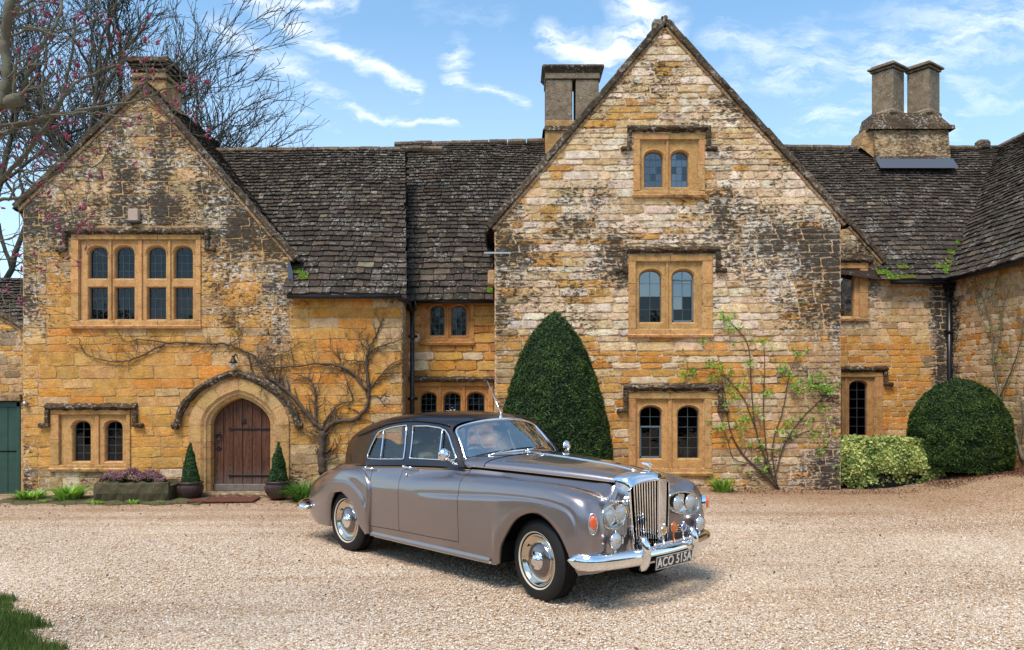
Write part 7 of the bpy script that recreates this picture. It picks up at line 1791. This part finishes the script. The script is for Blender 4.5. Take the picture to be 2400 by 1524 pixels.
    # ---------------- wheels
    def wheel(x, s, steer=0.0, yo=.745):
        wl = bpy.data.objects.new('wheel', None); COL.objects.link(wl); wl.parent = car
        wl.location = (x, -s * yo, .362); wl.rotation_euler = (0, 0, steer + (0 if s > 0 else math.pi))
        mx = Matrix.Rotation(R(90), 4, 'X')      # lathe z -> -y (outward on the right side)
        t = B(); prof = [(.225, -.07), (.262, -.098), (.305, -.108), (.335, -.100), (.352, -.084)]
        for q in (-.078, -.05, -.022, .006, .034, .062): prof += [(.362, q), (.362, q + .012), (.354, q + .014), (.354, q + .026)]
        prof = prof[:-2] + [(.362, .078), (.352, .088), (.335, .102), (.300, .110), (.272, .108), (.262, .106), (.245, .098), (.232, .088), (.225, .07)]
        t.lathe(prof, 64, mx)
        # sipes: shallow raised lugs across the tread
        for k in range(90):
            a = 2 * math.pi * k / 90
            for q, dx_ in ((-.071, 0), (-.043, .5), (.013, 0), (.041, .5), (.069, 0)):
                a2 = a + dx_ * 2 * math.pi / 90
                m4 = Matrix.Rotation(a2, 4, 'Y') @ Matrix.Translation((.3635, -q, 0))
                t.box((0, 0, 0), (.006, .016, .014)); t.v[-8:] = [tuple(m4 @ Vector(v_)) for v_ in t.v[-8:]]
        ty = t.obj('tyre', M['rubber'], wl, True, angle=40)
        B().lathe([(.261, .1080), (.255, .1070), (.249, .103), (.247, .096)], 64, mx).obj('tyre_line', M['whiteline'], wl, True)
        B().lathe([(.236, .080), (.238, .094), (.230, .098), (.222, .090), (.205, .062), (.178, .050), (.160, .056), (.150, .058)], 64, mx).obj('rim', M['rimchrome'], wl, True)
        B().lathe([(.163, .058), (.158, .074), (.145, .086), (.115, .099), (.085, .104)], 64, mx).obj('hubcap', M['hubcol'], wl, True)
        B().lathe([(.164, .056), (.165, .066), (.158, .075)], 64, mx).obj('hubcap_rim', M['chrome'], wl, True)
        B().lathe([(.085, .1045), (.080, .112), (.062, .114), (.056, .124), (.046, .134), (.020, .138), (0, .138)], 48, mx).obj('hub_centre', M['chrome'], wl, True)
        B().tube([(.20 * math.cos(2.6), -.056, .20 * math.sin(2.6)), (.195 * math.cos(2.6), -.075, .195 * math.sin(2.6))], .007, 8).obj('valve', M['rubber'], wl, True)
        return wl
    M['hubcol'] = paint('hubcap_taupe', (.17, .14, .145), .85, .18)
    wheel(0, 1, -R(7)); wheel(0, -1, -R(7)); wheel(-3.124, 1, 0, .765); wheel(-3.124, -1, 0, .765)
    # ---------------- underside and wheel wells
    ub = B(); ub.box((-1.56, 0, .36), (2.15, 1.70, .20)); ub.box((.0, 0, .60), (.80, .80, .44)); ub.box((-3.55, 0, .52), (1.5, 1.0, .45))
    ub.box((-.62, 0, .62), (.10, 1.78, .60)); ub.box((-2.58, 0, .55), (.06, 1.74, .55)); ub.box((-3.50, 0, .52), (.05, 1.66, .4))
    for x0, rr in ((0.0, .55), (-3.124, .455)):
        for s in (1, -1):
            V = []; 
            for a in np.linspace(8, 172, 20): V += [(x0 + rr * math.cos(R(a)), -s * .895, .34 + rr * .86 * math.sin(R(a))), (x0 + rr * math.cos(R(a)), -s * .42, .34 + rr * .86 * math.sin(R(a)))]
            ub.add(V, [(2 * i, 2 * i + 1, 2 * i + 3, 2 * i + 2) for i in range(19)])
    obj(ub, 'underbody', M['black'], smooth=False)
    B().tube([(-4.0, -.45, .27), (-4.35, -.47, .26)], .028, 10).obj('exhaust', M['satin'], car, True)
    # ---------------- cabin
    fl_ = B(); fl_.box((-2.2, 0, .48), (2.5, 1.5, .04)); fl_.box((-3.36, 0, .70), (.04, 1.2, .5)); fl_.box((-1.02, 0, .82), (.03, 1.45, .62))
    obj(fl_, 'cabin_floor', M['black'], smooth=False)
    for s in (1, -1):
        obj(B().grid(mir([[(x, .77, .5), (x, .77, 1.06), (x, .755, 1.10)] for x in (-2.75, -2.0, -1.25)], s)), 'door_lining', M['leather'], smooth=False)
        def cushion(c, d, name, tiltd=0):
            b_ = B(); b_.box((0, 0, 0), d, bev=.05)
            for v_i in range(len(b_.v)): b_.v[v_i] = tuple(Vector(c) + Matrix.Rotation(R(tiltd), 3, 'Y') @ Vector(b_.v[v_i]))
            return b_.obj(name, M['leather'], st_)
        st_ = bpy.data.objects.new('front_seat', None); COL.objects.link(st_); st_.parent = car
        cushion((-1.72, -s * .36, .66), (.50, .60, .18), 'seat_cushion', -6); cushion((-2.00, -s * .36, .93), (.16, .60, .56), 'seat_back', -14)
    st_ = bpy.data.objects.new('rear_seat', None); COL.objects.link(st_); st_.parent = car
    cushion((-2.85, 0, .68), (.50, 1.35, .2), 'seat_cushion', -6); cushion((-3.15, 0, .94), (.18, 1.35, .56), 'seat_back', -16)
    da = B(); da.box((-1.13, 0, 1.09), (.12, 1.34, .20), bev=.03); da.box((-1.10, 0, 1.20), (.14, 1.30, .02), bev=.008)
    obj(da, 'dashboard', M['walnut'], smooth=False)
    swc = Vector((-1.46, -.40, 1.13)); m3 = Matrix.Rotation(R(-62), 3, 'Y')
    sw = B().tube([swc + m3 @ Vector((.21 * math.cos(a), .21 * math.sin(a), 0)) for a in np.linspace(0, 2 * math.pi, 36)], .011, 8, cap=False)
    for a in (R(90), R(210), R(330)): sw.tube([swc, swc + m3 @ Vector((.21 * math.cos(a), .21 * math.sin(a), 0))], .008, 6)
    sw.tube([swc, swc + Vector((.30, 0, -.16))], .022, 8)
    obj(sw, 'steering_wheel', M['black'])
    B().tube([(-1.33, 0, 1.56), (-1.36, 0, 1.50)], .008, 6).box((-1.38, 0, 1.485), (.03, .22, .055), bev=.01).obj('rear_view_mirror', M['chrome'], car)
    return car
build_car()
